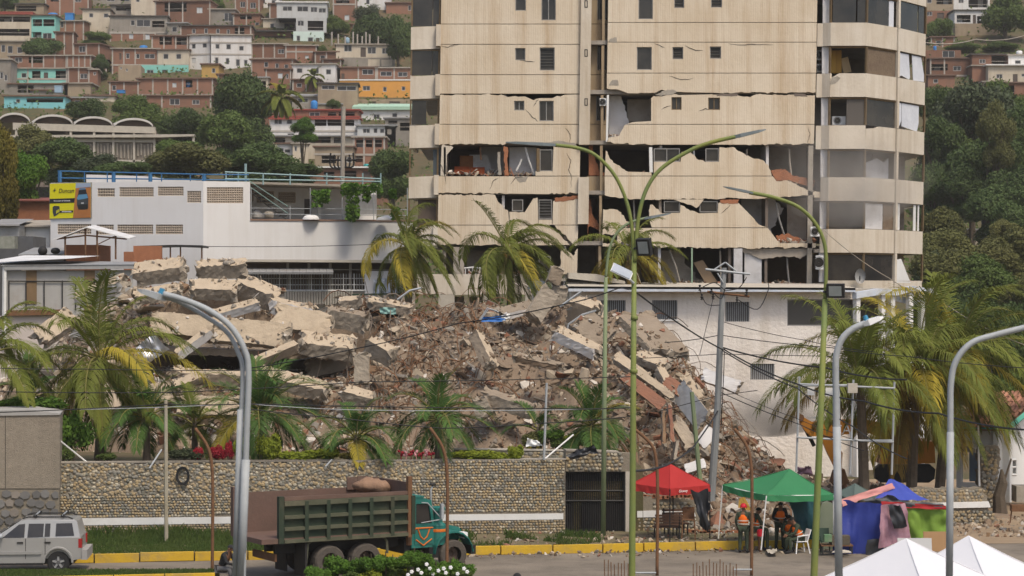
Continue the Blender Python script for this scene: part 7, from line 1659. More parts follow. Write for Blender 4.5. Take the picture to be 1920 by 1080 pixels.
for pts in ([(3.68,1.44),(4.34,1.44)],[(3.68,1.40),(3.68,1.44)],[(3.78,1.40),(3.88,1.15),(4.0,1.05),(4.12,1.15),(4.22,1.40)],[(3.70,1.06),(3.98,.86),(4.30,1.06)]):
 q = MB(); q.tube([(u,-.985,v) for u,v in pts], .026, 4); q.build("stripe", m_orange, dr)
MB().tube([(3.9,-1.0,1.62),(4.6,-1.15,1.72)], .02, 5).build("mirror_arm", m_galv, tr); MB().tube([(3.9,-1.0,2.3),(4.1,-1.05,2.28),(4.6,-1.15,1.72)], .02, 5).build("mirror_arm", m_galv, tr); MB().box(4.5,4.6,-1.3,-1.18,1.75,2.25).build("mirror", m_galv, tr)
b = MB(); b.lathe([(.02,.85),(.26,.85),(.27,1.5),(.2,1.58),(.16,1.6),(.16,1.98),(.25,2.0),(.25,2.1),(.1,2.14)], (4.62,-.82,0), 14); b.build("air_cleaner", m_teal, tr, smooth=False)
MB().tube([(4.365,-.82,1.32),(4.62,-1.10,1.32),(4.9,-.82,1.32)], .012, 4).build("stripe", m_orange, tr)
b = MB(); b.lathe([(.275,1.28),(.28,1.3),(.28,1.36),(.275,1.38)], (4.62,-.82,0), 14); b.build("stripe", m_orange, tr)
MB().tube([(3.45,-.95,.9),(3.45,-.95,2.3)], .1, 8).build("exhaust_stack", m_rust, tr); MB().tube([(4.68,-.2,1.9),(4.68,-.2,2.6),(4.75,-.2,2.78)], .035, 6).build("intake_pipe", m_galv, tr); MB().ball((4.75,-.2,2.82),(.14,.1,.06),8,4).build("rain_cap", m_black, tr)
hp = [(4.44,.95),(5.62,.95),(5.7,1.2),(5.62,1.34),(5.0,1.5),(4.44,1.6)]
q = MB(); q.prism([hp], lambda u,v: Vector((u,-.5,v)), (0,1.0,0)); q.build("bonnet", m_teal, tr)
for s in (-1,1):
 arc = [(4.35,.80)]+[(5.05+.72*math.cos(math.pi*(1-k/9)), .55+.70*math.sin(math.pi*(1-k/9))*1.0) for k in range(10)]+[(5.80,.62)]
 q = MB(); y0 = s*.52; y1 = s*1.2
 for u,v in arc: q.v += [(u,y0,v),(u,y1,v),(u,y0,v+.05),(u,y1,v+.05)]
 for k in range(len(arc)-1): o = k*4; q.f += [(o,o+1,o+5,o+4),(o+2,o+6,o+7,o+3),(o+1,o+3,o+7,o+5),(o,o+4,o+6,o+2)]; q.m += [0]*4
 q.build("fender", m_teal, tr)
 MB().box(5.55,5.72,s*.75-.16,s*.75+.16,1.0,1.2).build("headlight", m_white_clean, tr)
 MB().box(4.2,4.75,min(s*.6,s*1.0),max(s*.6,s*1.0),.42,.78).build("fuel_tank" if s < 0 else "battery_box", m_black, tr)
MB().box(5.72,5.9,-1.15,1.15,.48,.78).build("bumper", m_black, tr); q = MB(); q.add([(5.705,-.48,.97),(5.705,.48,.97),(5.705,.48,1.3),(5.705,-.48,1.3)], [(0,1,2,3)]); q.build("grille", m_black, tr)
MB().box(3.3,3.52,-.9,.9,.6,1.1).build("bed_hoist", m_black, tr)
# tarp bundle on the bed front, driver hidden behind glass is not in sight
w2 = Matrix.Rotation(R(30),4,'Z'); lc = Vector((2.75,.35,2.80)); wp = w2@lc+Vector(tr.location)
b = MB(); b.ball((0,0,0), (.66,.42,.27), 30, 18); b.v = [(x*(1+.25*noise.noise(Vector((x*2,y*3,z*3)))), y*(1+.2*noise.noise(Vector((x*3,y*2,z)))), z*(1+.5*noise.noise(Vector((x*3.3,y*3,z*2+5)))+.3*noise.noise(Vector((x*8,y*8,z*8))))) for x,y,z in b.v]; b.v = [(x+wp.x,y+wp.y,z+wp.z) for x,y,z in b.v]
tag(b.build("tarp_bundle", M("brown_tarp_bundle", (.29,.18,.115), (.19,.115,.075), 2.6, .85, .9, 6, dirt=.6, dc=(.13,.085,.06)), smooth=True), "crumpled tan-brown tarp bundle riding on the dump truck's front boards", "tarp bundle")
# ---------------------------------------------------------------- silver car at the west edge (nose out of frame)
jd = 75.9; a = P(115, 1000, jd); jp = thing("parked_car", "silver boxy off-road car with black roof rails, cut by the picture's edge", "car", (a.x, jd, 0), R(176.0+9))
m_sil = M("silver_car_paint", (.38,.375,.36), (.35,.345,.33), 1, .3, metal=.35, spec=.5); m_trim = M("grey_bumper", (.30,.29,.275), None, rough=.6)
# local x forward (to the west), y>0 ... mirrored so that -y faces away
def jprism(name, poly, y0, y1, mat, par=None):
 q = MB(); q.prism([poly], lambda u,v: Vector((u,y0,v)), (0,y1-y0,0)); return q.build(name, mat, par or jp)
body = [(-.78,.50),(-.74,1.18),(-.70,1.24),(2.15,1.22),(2.2,1.19),(3.35,1.08),(3.52,.95),(3.55,.48)]
arch = lambda cx: [(cx+.46*math.cos(math.pi*k/10), max(.34,.38+.48*math.sin(math.pi*k/10))) for k in range(11)]
low = [(-.78,.5),(-.74,1.2),(2.15,1.2),(3.35,1.07),(3.52,.95),(3.55,.45)]+arch(2.7)+[(2.2,.36),(.5,.36)]+arch(0)+[(-.5,.45)]
for s in (-1,1):
 q = MB(); q.prism([low], lambda u,v: Vector((u,s*.92,v)), (0,-s*.08,0)); q.build("body_side", m_sil, jp)
jprism("body", [(-.76,.5),(-.73,1.19),(2.14,1.19),(3.34,1.06),(3.5,.94),(3.52,.5)], -.835, .835, m_sil)
# cabin loft
def loft(name, pts, mat, par=None):
 """pts: (x, halfwidth, z) profile loop; both sides joined"""
 b = MB(); n = len(pts); b.v = [(x,h,z) for x,h,z in pts]+[(x,-h,z) for x,h,z in pts]
 b.f = [tuple(range(n)), tuple(reversed(range(n,2*n)))]+[(i,i+n,(i+1)%n+n,(i+1)%n) for i in range(n)]; b.m = [0]*len(b.f); return b.build(name, mat, par or jp)
loft("cabin", [(-.72,.88,1.2),(-.60,.76,1.72),(-.5,.74,1.78),(1.0,.74,1.80),(1.25,.75,1.76),(2.12,.86,1.2)], m_sil)
def side_y(z, off=.006): return .88-(z-1.2)/.52*.12+off
for nm, poly in (("side_window", [(-.52,1.25),(.10,1.24),(.08,1.66),(-.44,1.67)]), ("side_window", [(.28,1.23),(1.02,1.21),(.98,1.66),(.27,1.66)]), ("side_window", [(1.12,1.21),(1.84,1.20),(1.30,1.64),(1.10,1.66)])):
 for s in (-1,1):
  b = MB(); b.add([(u, s*side_y(v), v) for u,v in poly], [(0,1,2,3)]); b.build(nm, m_pane, jp)
for s in (-1,1):
 b = MB(); b.add([(u, s*side_y(v,.010), v) for u,v in ((.46,1.23),(.50,1.23),(.48,1.66),(.44,1.66))], [(0,1,2,3)]); b.build("window_bar", m_sil, jp)
b = MB(); b.add([(2.06,-.80,1.25),(2.06,.80,1.25),(1.33,.70,1.73),(1.33,-.70,1.73)], [(0,1,2,3)]); b.v = [(x+.04,y,z+.02) for x,y,z in b.v]; b.build("windscreen", m_pane, jp)
for s in (-1,1):
 for cx in (0,2.7):
  q = MB(); pts = [(cx+.50*math.cos(math.pi*k/12), .38+.53*math.sin(math.pi*k/12)) for k in range(13)]
  for u,v in pts: q.v += [(u,s*.90,v),(u,s*.99,v-.02),(cx+(u-cx)*.88,s*.99,.38+(v-.38)*.88),(cx+(u-cx)*.88,s*.90,.38+(v-.38)*.88)]
  for k in range(12):
   o = k*4
   for j in range(4): q.f.append((o+j,o+(j+1)%4,o+4+(j+1)%4,o+4+j)); q.m.append(0)
  q.build("wheel_arch", m_sil, jp)
  wheel(jp, cx, s*.80, .37, .24, spokes=5, rimmat=M("dark_rim", (.10,.10,.10), None, rough=.4) if "dark_rim" not in bpy.data.materials else bpy.data.materials["dark_rim"], tyre=M("car_tyre", (.022,.022,.022), None, rough=.85) if "car_tyre" not in bpy.data.materials else bpy.data.materials["car_tyre"])
 MB().box(.55,2.15,s*.955-.02,s*.955+.02,.66,.76).build("side_moulding", m_sil, jp)
 MB().box(.42,.44,s*.921-.004,s*.921+.004,.5,1.18).build("door_seam", m_black, jp); MB().box(1.06,1.08,s*.921-.004,s*.921+.004,.5,1.18).build("door_seam", m_black, jp); MB().box(2.08,2.10,s*.921-.004,s*.921+.004,.5,1.15).build("door_seam", m_black, jp)
 for x in (.25,1.15): MB().box(x,x+.2,s*.93-.02,s*.93+.02,1.02,1.07).build("door_handle", m_black, jp)
 MB().box(-.78,-.66,s*.84-.09,s*.84+.09,.86,1.16).build("tail_light", M("red_tail_light", (.30,.02,.02), None, rough=.25) if "red_tail_light" not in bpy.data.materials else bpy.data.materials["red_tail_light"], jp)
 q = MB(); q.ball((1.86,s*1.04,1.27),(.07,.13,.10),8,6); q.build("mirror", m_galv, jp, smooth=True)
 MB().tube([(-.45,s*.66,1.80),(-.3,s*.66,1.86),(1.0,s*.66,1.87),(1.2,s*.66,1.82)], .025, 5).build("roof_rail", m_black, jp)
 for x in (-.12,.78): MB().box(x-.06,x+.06,s*.66-.06,s*.66+.06,1.84,1.95).build("rack_foot", m_black, jp)
 MB().box(.5,2.2,s*.86-.06,s*.86+.06,.30,.37).build("side_step", m_black, jp)
for x in (-.12,.78): MB().tube([(x,-.72,1.93),(x,.72,1.93)], .022, 5).build("rack_bar", m_galv, jp)
MB().box(-.95,-.74,-.92,.92,.46,.78).build("rear_bumper", m_trim, jp); MB().box(3.5,3.68,-.9,.9,.44,.72).build("front_bumper", m_trim, jp); MB().box(-.5,3.3,-.8,.8,.32,.5).build("underbody", m_black, jp)
# ---------------------------------------------------------------- people
SK = {"skin": M("brown_skin", (.17,.085,.05), (.2,.10,.06), 3, .6), "hi": M("hi_vis_orange", (.85,.16,.012), (.75,.13,.01), 2, .7), "green": M("olive_uniform", (.035,.05,.03), (.05,.06,.04), 3, .9), "black": M("black_cloth", (.018,.018,.02), (.03,.03,.032), 3, .9), "grey": M("grey_trousers", (.12,.12,.125), (.09,.09,.095), 3, .9), "red": M("red_helmet", (.5,.015,.03), None, rough=.4), "hair": M("black_hair", (.012,.011,.01), None, rough=.7), "refl": M("reflective_band", (.55,.52,.42), None, rough=.4)}
def skin_mesh(name, joints, edges, mat, parent, root=0):
 me = bpy.data.meshes.new(name); me.from_pydata([j[0] for j in joints], edges, []); me.materials.append(mat)
 o = bpy.data.objects.new(name, me); C.objects.link(o); o.parent = parent
 m_ = o.modifiers.new("skin", 'SKIN'); sv = me.skin_vertices[0].data if me.skin_vertices else None
 if sv is None:
  bm = bmesh.new(); bm.from_mesh(me); bm.verts.layers.skin.verify(); bm.to_mesh(me); bm.free(); sv = me.skin_vertices[0].data
 for i, j in enumerate(joints):
  r_ = j[1]; sv[i].radius = r_ if isinstance(r_, tuple) else (r_, r_); sv[i].use_root = (i == root)
 s_ = o.modifiers.new("smooth", 'SUBSURF'); s_.levels = 1; s_.render_levels = 1; m_.use_smooth_shade = True
 return o
def person(label, loc, heading, pose, top="green", legs="green", vest="hi", hat="hair", group=None):
 """pose: joint positions, x right, y forward, z up, metres; heading 0 faces +Y"""
 t = thing("person", label, "person", loc, heading, group); J = pose
 names = list(J); idx = {n: i for i, n in enumerate(names)}
 rad = dict(pelvis=(.15,.11), chest=(.165,.115), neck=.055, head=(.085,.10), crown=(.075,.085), sl=.065, sr=.065, el=.043, er=.043, wl=.03, wr=.03, hl=.085, hr=.085, kl=.058, kr=.058, al=.042, ar=.042, tl=.04, tr=.04, nose=.018)
 joints = [(J[n], rad[n]) for n in names]; E = [("pelvis","chest"),("chest","neck"),("neck","head"),("head","crown"),("chest","sl"),("sl","el"),("el","wl"),("chest","sr"),("sr","er"),("er","wr"),("pelvis","hl"),("hl","kl"),("kl","al"),("al","tl"),("pelvis","hr"),("hr","kr"),("kr","ar"),("ar","tr"),("head","nose")]
 ed = [(idx[a],idx[b_]) for a,b_ in E]
 for w_, e_ in (("wl","el"),("wr","er")):                       # five fingers of unequal length
  W = Vector(J[w_]); d_ = (W-Vector(J[e_])).normalized(); s_ = d_.cross(Vector((0,1,.3))).normalized(); p_ = W+d_*.06
  pi = len(joints); joints.append((tuple(p_), .032)); ed.append((idx[w_],pi))
  for k,(off,L) in enumerate(((-.030,.065),(-.010,.08),(.010,.075),(.030,.06),(-.045,.045))):
   b0 = p_+s_*off+d_*(.03 if k < 4 else -.02); e0 = b0+d_*L+(s_*-.02 if k == 4 else Vector((0,0,-.01)))
   i0 = len(joints); joints += [(tuple(b0),.010),(tuple(e0),.008)]; ed += [(pi,i0),(i0,i0+1)]
 skin_mesh("body", joints, ed, SK["skin"], t, idx["pelvis"])
 def sub(nm, parts, grow, mat, E2):
  ii = {n: i for i, n in enumerate(parts)}; jj = [(J[n], tuple(x*grow+.012 for x in (rad[n] if isinstance(rad[n], tuple) else (rad[n],)*2))) for n in parts]
  return skin_mesh(nm, jj, [(ii[a],ii[b_]) for a,b_ in E2], SK[mat], t)
 sub("trousers", ["pelvis","hl","kl","al","hr","kr","ar"], 1.13, legs, [("pelvis","hl"),("hl","kl"),("kl","al"),("pelvis","hr"),("hr","kr"),("kr","ar")])
 sub("shirt", ["pelvis","chest","sl","el","wl","sr","er","wr","neck"], 1.08, top, [("pelvis","chest"),("chest","sl"),("sl","el"),("el","wl"),("chest","sr"),("sr","er"),("er","wr"),("chest","neck")])
 if vest:
  pc, cc = Vector(J["pelvis"]), Vector(J["chest"]); jj = [(tuple(pc.lerp(cc,.12)), (.20,.16)), (tuple(pc.lerp(cc,.5)), (.205,.165)), (tuple(cc), (.225,.165)), (tuple(cc+(Vector(J["neck"])-cc)*.55), (.15,.12))]
  skin_mesh("vest", jj, [(0,1),(1,2),(2,3)], SK[vest], t)
  ax = (cc-pc).normalized(); q = MB()
  for f_ in (.25,.55):
   c_ = pc.lerp(cc,f_); u_ = ax.cross(Vector((0,1,0))); u_ = u_.normalized() if u_.length > .1 else Vector((1,0,0)); v_ = ax.cross(u_)
   b2 = MB()
   for k in range(17):
    an = 2*math.pi*k/16
    for h_ in (-.018,.018): b2.v.append(tuple(c_+u_*.222*math.cos(an)+v_*.18*math.sin(an)+ax*h_))
   for k in range(16): b2.f.append((2*k,2*k+2,2*k+3,2*k+1)); b2.m.append(0)
   b2.build("reflective_band", SK["refl"], t)
 hc = Vector(J["head"]).lerp(Vector(J["crown"]), .6); q = MB()
 if hat in ("red","black"):
  q.ball(hc+Vector((0,0,-.01)), (.125,.14,.135), 12, 5, top=True); q.lathe([(.12,-.012),(.165,-.02)], hc, 14); q.build("helmet", SK[hat], t, smooth=True)
 elif hat == "cap": q.ball(hc, (.105,.12,.10), 12, 5, top=True); q.obox(hc+Vector((0,.15,-.005)), (.07,0,0), (0,.06,-.01), (0,0,.008)); q.build("cap", SK["black"], t, smooth=True)
 else: q.ball(hc+Vector((0,-.015,-.015)), (.102,.115,.11), 12, 5, top=True); q.build("hair", SK["hair"], t, smooth=True)
 for s_ in (-1,1):
  e_ = Vector(J["head"])+Vector((s_*.035,.092,.045)); MB().ball(e_, .013, 6, 4).build("eye", SK["hair"], t)
  MB().ball(Vector(J["head"])+Vector((s_*.1,0,.03)), (.018,.03,.04), 6, 4).build("ear", SK["skin"], t)
  k_ = "l" if s_ < 0 else "r"; A_, T_ = Vector(J["a"+k_]), Vector(J["t"+k_]); q = MB(); q.tube([A_+Vector((0,-.04,0))+(A_-T_)*.2, A_.lerp(T_,.5)+Vector((0,0,-.01)), T_+(T_-A_)*.4], [.05,.052,.04], 8); q.build("boot", SK["black"], t, smooth=True)
 return t
def standing(armdrop=0, bow=0.0, hands=None):
 J = dict(pelvis=(0,0,.95), chest=(0,.02+bow*.3,1.33), neck=(0,.01+bow*.5,1.50), head=(0,.03+bow*.8,1.60-bow*.15), crown=(0,.02+bow,1.70-bow*.2), sl=(-.19,bow*.3,1.42), sr=(.19,bow*.3,1.42), el=(-.27,-.02,1.14), er=(.27,-.02,1.14), wl=(-.25,.12,.92), wr=(.25,.12,.92),
    hl=(-.10,0,.90), hr=(.10,0,.90), kl=(-.12,.02,.50), kr=(.12,.02,.50), al=(-.13,-.02,.09), ar=(.13,-.02,.09), tl=(-.14,.14,.05), tr=(.14,.14,.05), nose=(0,.135+bow*.9,1.60-bow*.2))
 if hands: J.update(wl=(-.07,.26+bow*.3,1.05), wr=(.07,.26+bow*.3,1.05), el=(-.27,.08,1.12), er=(.27,.08,1.12))
 return J
def seated(h=.45, leanf=.12, hands=True):
 return dict(pelvis=(0,0,h+.10), chest=(0,leanf,h+.47), neck=(0,leanf+.06,h+.63), head=(0,leanf+.14,h+.71), crown=(0,leanf+.15,h+.81), sl=(-.19,leanf,h+.56), sr=(.19,leanf,h+.56), el=(-.25,leanf+.14,h+.30), er=(.25,leanf+.14,h+.30), wl=(-.10,leanf+.36,h+.22), wr=(.10,leanf+.36,h+.22),
    hl=(-.10,.04,h+.08), hr=(.10,.04,h+.08), kl=(-.15,.45,h+.08), kr=(.15,.45,h+.08), al=(-.15,.42,.09), ar=(.15,.46,.09), tl=(-.16,.58,.05), tr=(.16,.62,.05), nose=(0,leanf+.245,h+.70))
def g(px, d): return Vector(((px-960)*d/F, d, 0))
PG = "people under the green tent"
person("man standing with his back turned, red helmet and orange vest", g(1394,80.9), R(-15), standing(), "green", "green", "hi", "red", PG)
person("man in dark uniform and vest perched on a stool beside the red-helmet man", g(1414,81.4), R(-70), seated(.72,.05), "green", "green", "hi", "hair", PG)
person("man standing with bowed head and hands joined, open orange vest", g(1462,82.2), R(185), standing(0,.16,True), "black", "green", "hi", "hair", PG)
person("man seated in shade facing the street, next to the white chair", g(1481,82.0), R(170), seated(.42,.2), "green", "green", "hi", "hair", PG)
person("man in bright orange vest slouched on the white plastic chair", g(1500,80.9), R(105), seated(.43,.16), "green", "green", "hi", "hair", PG)
person("man in black cap and shirt sitting on the median's end by the steel lamp", g(414,73.6)+Vector((0,0,.02)), R(-115), seated(.26,.24), "black", "grey", None, "cap")
person("person in black helmet with white straps, only head and shoulders above the picture's foot", g(971,62.5)+Vector((0,0,-.14)), R(170), standing(0,.1), "black", "black", None, "black")
st = thing("stool", "dark wooden stool under the uniformed man", "stool", g(1414,81.4)); MB().box(-.18,.18,-.18,.18,.66,.71).build("seat", m_rust, st)
for sx in (-1,1):
 for sy in (-1,1): MB().tube([(sx*.15,sy*.15,.66),(sx*.2,sy*.2,0)], .022, 5).build("leg", m_rust, st)
cont = thing("red_container", "small red container by the tent leg", "container", g(1423,80.7)+Vector((.05,0,.62))); b = MB(); b.lathe([(0,0),(.11,0),(.12,.05),(.12,.22),(.06,.26),(.0,.27)], n=10); b.build("body", SK["red"], cont)
def plastic_chair(name, label, loc, rz, mat, tall=0):
 t = thing(name, label, "chair", loc, rz)
 MB().box(-.22,.22,-.22,.22,.41+tall,.44+tall).build("seat", mat, t)
 for sx in (-1,1):
  MB().tube([(sx*.21,.2,.42+tall),(sx*.25,.25,0)], .025, 5).build("leg", mat, t); MB().tube([(sx*.21,-.2,.42+tall),(sx*.25,-.28,0)], .025, 5).build("leg", mat, t)
  if not tall: MB().tube([(sx*.25,.2,.42),(sx*.27,.2,.62),(sx*.26,-.22,.66)], .022, 5).build("armrest", mat, t)
 q = MB()
 q.obox((0,-.27,.64+tall),(.22,0,0),(0,.015,0),(0,-.07,.21)); q.build("backrest", mat, t); return t
plastic_chair("plastic_chair", "white plastic armchair holding the slouched man", g(1500,80.9), R(105), m_white_clean)
plastic_chair("bar_chair", "tall dark chair standing beside the park bench", g(1291,83.0)+Vector((0,0,.26)), R(175), m_rust, .3)
plastic_chair("plastic_chair", "dark green plastic chair before the leaning mattress", g(1548,81.0), R(190), M("dark_green_plastic", (.02,.045,.03), None, rough=.5))
def bench(label, px, d, rz, w_=1.5):
 t = thing("park_bench", label, "bench", g(px,d)+Vector((0,0,.26)), rz)
 for k in range(4): MB().box(-w_/2,w_/2,-.25+k*.13,-.25+k*.13+.1,.40,.44).build("seat_slat", M("brown_bench_slat", (.12,.07,.045), (.09,.05,.035), 4) if "brown_bench_slat" not in bpy.data.materials else bpy.data.materials["brown_bench_slat"], t)
 for k in range(4): MB().box(-w_/2,w_/2,.29+k*.03,.32+k*.03,.50+k*.11,.58+k*.11).build("back_slat", bpy.data.materials["brown_bench_slat"], t)
 for sx in (-1,1): MB().tube([(sx*w_*.42,-.25,0),(sx*w_*.42,-.22,.4),(sx*w_*.42,.28,.42),(sx*w_*.42,.3,0)], .03, 5).build("leg", m_black, t); MB().tube([(sx*w_*.42,.28,.42),(sx*w_*.42,.4,.95)], .03, 5).build("back_post", m_black, t)
bench("brown slatted bench with its back to the road under the red tent", 1250, 83.4, R(186), 1.0); bench("slatted bench tipped up against the broken wall", 1268, 84.6, R(12), .9)
# ---------------------------------------------------------------- tents and the tarpaulin shelter
def canopy(name, label, apex, corners, dep, drop, mat, legmat, legs=(0,1,2,3), feet=None, sagk=.06):
 """pop-up tent: photo points of the peak and its four eave corners with distances, valance drop in px"""
 da = sum(dep)/4; A = P(apex[0],apex[1],da); Q = [P(u,v,d) for (u,v),d in zip(corners,dep)]; base = Vector((A.x,da,0)); t = thing(name, label, "tent", base)
 for i in range(4):
  p, q = Q[i], Q[(i+1)%4]; b = MB(); n = 10
  for k in range(n+1):
   for j in range(n+1):
    s, f = k/n, j/n; e = p.lerp(q, s); pt = A.lerp(e, f); sag = -sagk*math.sin(math.pi*f)*1.2-sagk*.9*math.sin(math.pi*s)*f; b.v.append(tuple(pt+Vector((0,0,sag+.02*noise.noise(pt*3)*f))))
  for k in range(n):
   for j in range(n): b.f.append((k*(n+1)+j,(k+1)*(n+1)+j,(k+1)*(n+1)+j+1,k*(n+1)+j+1)); b.m.append(0)
  b.build("roof_panel", mat, t, w=True, smooth=True)
  b = MB(); hv = drop*da/F; out = ((p+q)/2-A); out.z = 0; out.normalize()
  for k in range(n+1):
   s = k/n; e = p.lerp(q, s)+Vector((0,0,-sagk*.9*math.sin(math.pi*s))); b.v += [tuple(e+out*.005), tuple(e+out*(.02+.02*math.sin(k*2.1))+Vector((0,0,-hv*(1+.06*math.sin(k*1.7+i)))))]
  for k in range(n): b.f.append((2*k,2*k+2,2*k+3,2*k+1)); b.m.append(0)
  b.build("valance", mat, t, w=True)
  b = MB(); b.tube([p.lerp(A,.02)+Vector((0,0,-.05)), q.lerp(A,.02)+Vector((0,0,-.05))], .018, 4); b.build("frame_bar", legmat, t, w=True)
  b = MB(); b.tube([A+Vector((0,0,-.012)), A.lerp(p,.5)+Vector((0,0,-sagk*1.2+.012)), p+Vector((0,0,.004))], .012, 4); b.build("seam", mat, t, w=True)
 for i in legs:
  p = Q[i]; f = Vector((p.x,p.y,0)) if not feet or feet[i] is None else P(*feet[i]); b = MB(); b.tube([p+Vector((0,0,-.03)), f], .024, 5); b.build("leg", legmat, t, w=True)
 return t, A, Q
m_red = M("red_canvas", (.44,.032,.028), (.38,.026,.025), .9, .7, .15, 4, transl=.12); m_gre = M("green_canvas", (.04,.21,.085), (.035,.18,.075), .9, .7, .15, 4, transl=.12); m_wht = M("white_canvas", (.72,.72,.74), (.68,.68,.71), .8, .7, .1, 4, transl=.1)
rt_, A_, Q_ = canopy("red_tent", "red pop-up tent with white lettering beside the utility pole", (1256,869), [(1186,906),(1256,916),(1331,909),(1262,901)], [83.4,82.2,83.4,84.6], 13, m_red, m_black, sagk=.02)
p, q = Q_[1], Q_[2]; an = math.atan2(q.y-p.y, q.x-p.x); mid = p.lerp(q, .30)+Vector((math.sin(an),-math.cos(an),0))*.06+Vector((0,0,-.13))
text(rt_, "lettering", "Glowey", M("white_letter_print", (.75,.72,.70), None), mid, .135, an, .2)
canopy("green_tent", "green pop-up tent sheltering the people in orange vests", (1481,879), [(1355,909),(1437,928),(1563,927),(1486,911)], [82.2,79.9,81.2,83.6], 11, m_gre, m_white, feet=[(1347,1010,82.2),(1427,1031,79.9),None,None], sagk=.05)
canopy("grey_tent", "dull grey-green tent roof behind the blue tarpaulin shelter", (1603,906), [(1562,925),(1600,934),(1648,929),(1606,921)], [85,84,85,86], 4, M("grey_green_canvas", (.10,.135,.12), (.08,.11,.10), 1, .8), m_galv, sagk=.03)
wa_, A_, Q_ = canopy("white_tent", "white tent peak at the picture's foot, western and nearer of two", (1699,1009), [(1540,1084),(1731,1100),(1850,1080),(1690,1068)], [56,53.6,55.8,58], 16, m_wht, m_white, sagk=.03)
canopy("white_tent", "white tent peak at the picture's foot, eastern one near the edge", (1816,1004), [(1700,1068),(1848,1086),(1960,1075),(1820,1060)], [59,57,59,61], 16, m_wht, m_white, sagk=.03)
m_tb_ = M("blue_tarpaulin", (.022,.035,.20), (.03,.05,.26), 1.2, .45, .3, 4); m_tteal = M("teal_blue_tarpaulin", (.02,.075,.11), (.03,.11,.12), 1.2, .5, .3, 5); m_lime = M("lime_green_fabric", (.15,.26,.035), (.19,.30,.05), 1.2, .7, .3, 4); m_pinkc = M("pink_patterned_cloth", (.42,.26,.30), (.34,.17,.22), 9, .85); m_blk = bpy.data.materials["black_plastic_sheet"]; m_gt = bpy.data.materials["grey_tarpaulin"]; m_redc = M("red_cloth", (.40,.03,.03), (.34,.025,.03), 2, .8); m_pinkr = M("faded_pink_cloth", (.55,.27,.24), (.48,.2,.19), 1.5, .85)
SG = "tarpaulins of the roadside shelter"
sheet("tarpaulin", "teal-blue tarpaulin hung under the green tent behind the seated men", "tarpaulin", [(1478,938),(1532,938),(1534,1036),(1512,1036)], 82.6, m_tteal, .16, (14,10), 21, None, 0, SG)
sheet("tarpaulin", "large royal blue tarpaulin wall of the roadside shelter", "tarpaulin", [(1573,936),(1660,944),(1655,1038),(1560,1042)], 80.6, m_tb_, .2, (18,12), 22, None, 0, SG, .05)
sheet("cloth", "pink patterned cloth hanging in the shelter's middle", "cloth", [(1652,946),(1698,944),(1706,1012),(1648,1030)], 80.1, m_pinkc, .16, (16,8), 23, None, 0, SG)
sheet("tarpaulin", "lime green fabric wall at the shelter's east side", "tarpaulin", [(1692,944),(1776,950),(1776,1002),(1708,1010)], 80.4, m_lime, .18, (16,10), 24, None, 0, SG, .04)
sheet("tarpaulin", "blue tarpaulin slope forming the shelter's roof", "tarpaulin", [(1668,899),(1676,899),(1742,938),(1640,936)], 82, M("bright_blue_tarpaulin", (.05,.07,.34), (.06,.09,.4), 1.2, .5, .2, 4), .1, (10,10), 25, [83,83,80.8,81.2], 0, SG)
sheet("cloth", "faded pink strip draped over the blue wall's top", "cloth", [(1576,936),(1672,906),(1678,916),(1580,950)], 80.9, m_pinkr, .12, (16,4), 26, [80.6,82,82,80.5], 0, SG)
sheet("tarpaulin", "grey crumpled tarpaulin over the shelter's ridge", "tarpaulin", [(1622,936),(1676,928),(1694,944),(1628,950)], 80.8, m_gt, .25, (12,6), 27, None, 0, SG)
sheet("tarpaulin", "dark crumpled tarpaulin along the east roof edge", "tarpaulin", [(1690,940),(1768,945),(1776,956),(1700,952)], 80.3, m_gt, .18, (12,4), 28, None, 0, SG)
sheet("cloth", "red cloth strip under the dark east roof edge", "cloth", [(1652,940),(1774,948),(1774,956),(1654,950)], 80.25, m_redc, .08, (16,3), 29, None, 0, SG)
sheet("tarpaulin", "black sheet hanging before the pink patterned cloth", "tarpaulin", [(1664,948),(1688,946),(1702,988),(1676,992)], 79.9, m_blk, .15, (8,8), 30, None, 0, SG)
sheet("tarpaulin", "black sheet tied to the red tent, bellying in the wind", "tarpaulin", [(1294,920),(1330,918),(1330,1000),(1316,990)], 82.8, m_blk, .3, (8,12), 31, None, 0, None, .05)
sheet("tarpaulin", "dark sheet closing the gap right of the blue wall's foot", "tarpaulin", [(1625,1012),(1660,1008),(1652,1040),(1622,1040)], 80.3, m_blk, .15, (6,5), 33, None, 0, SG)  # plain black sheet filling the gap
def boxy(name, label, cat, u0, u1, v0, v1, d, dp, mat, rz=0, lean_=0):
 a, e = P(u0,v1,d), P(u1,v0,d); t = MB(); w_ = e.x-a.x; h_ = e.z-a.z
 t.add([(0,0,0),(w_,0,0),(w_,dp,0),(0,dp,0),(0,lean_,h_),(w_,lean_,h_),(w_,dp+lean_,h_),(0,dp+lean_,h_)], [(0,3,2,1),(4,5,6,7),(0,1,5,4),(1,2,6,5),(2,3,7,6),(3,0,4,7)])
 t.v = [(x+a.x,y+a.y,z+a.z) for x,y,z in t.v]; return tag(t.build(name, mat), label, cat)
b = MB(); b.prism([[(1538,1034),(1536,960),(1541,944),(1552,940),(1561,944),(1564,962),(1562,1034)]], lambda u,v: P(u,v,82), (0,.18,0)); tag(b.build("mattress", M("pale_green_mattress", (.20,.24,.17), (.25,.28,.21), 2, .9)), "pale green mattress with rounded top leaning under the tent", "mattress")
boxy("cardboard_sheet", "brown cardboard sheet propped against the lime green wall", "cardboard", 1733, 1776, 998, 1034, 79.6, .05, M("cardboard", (.33,.20,.10), (.28,.17,.085), 2, .9), lean_=.2)
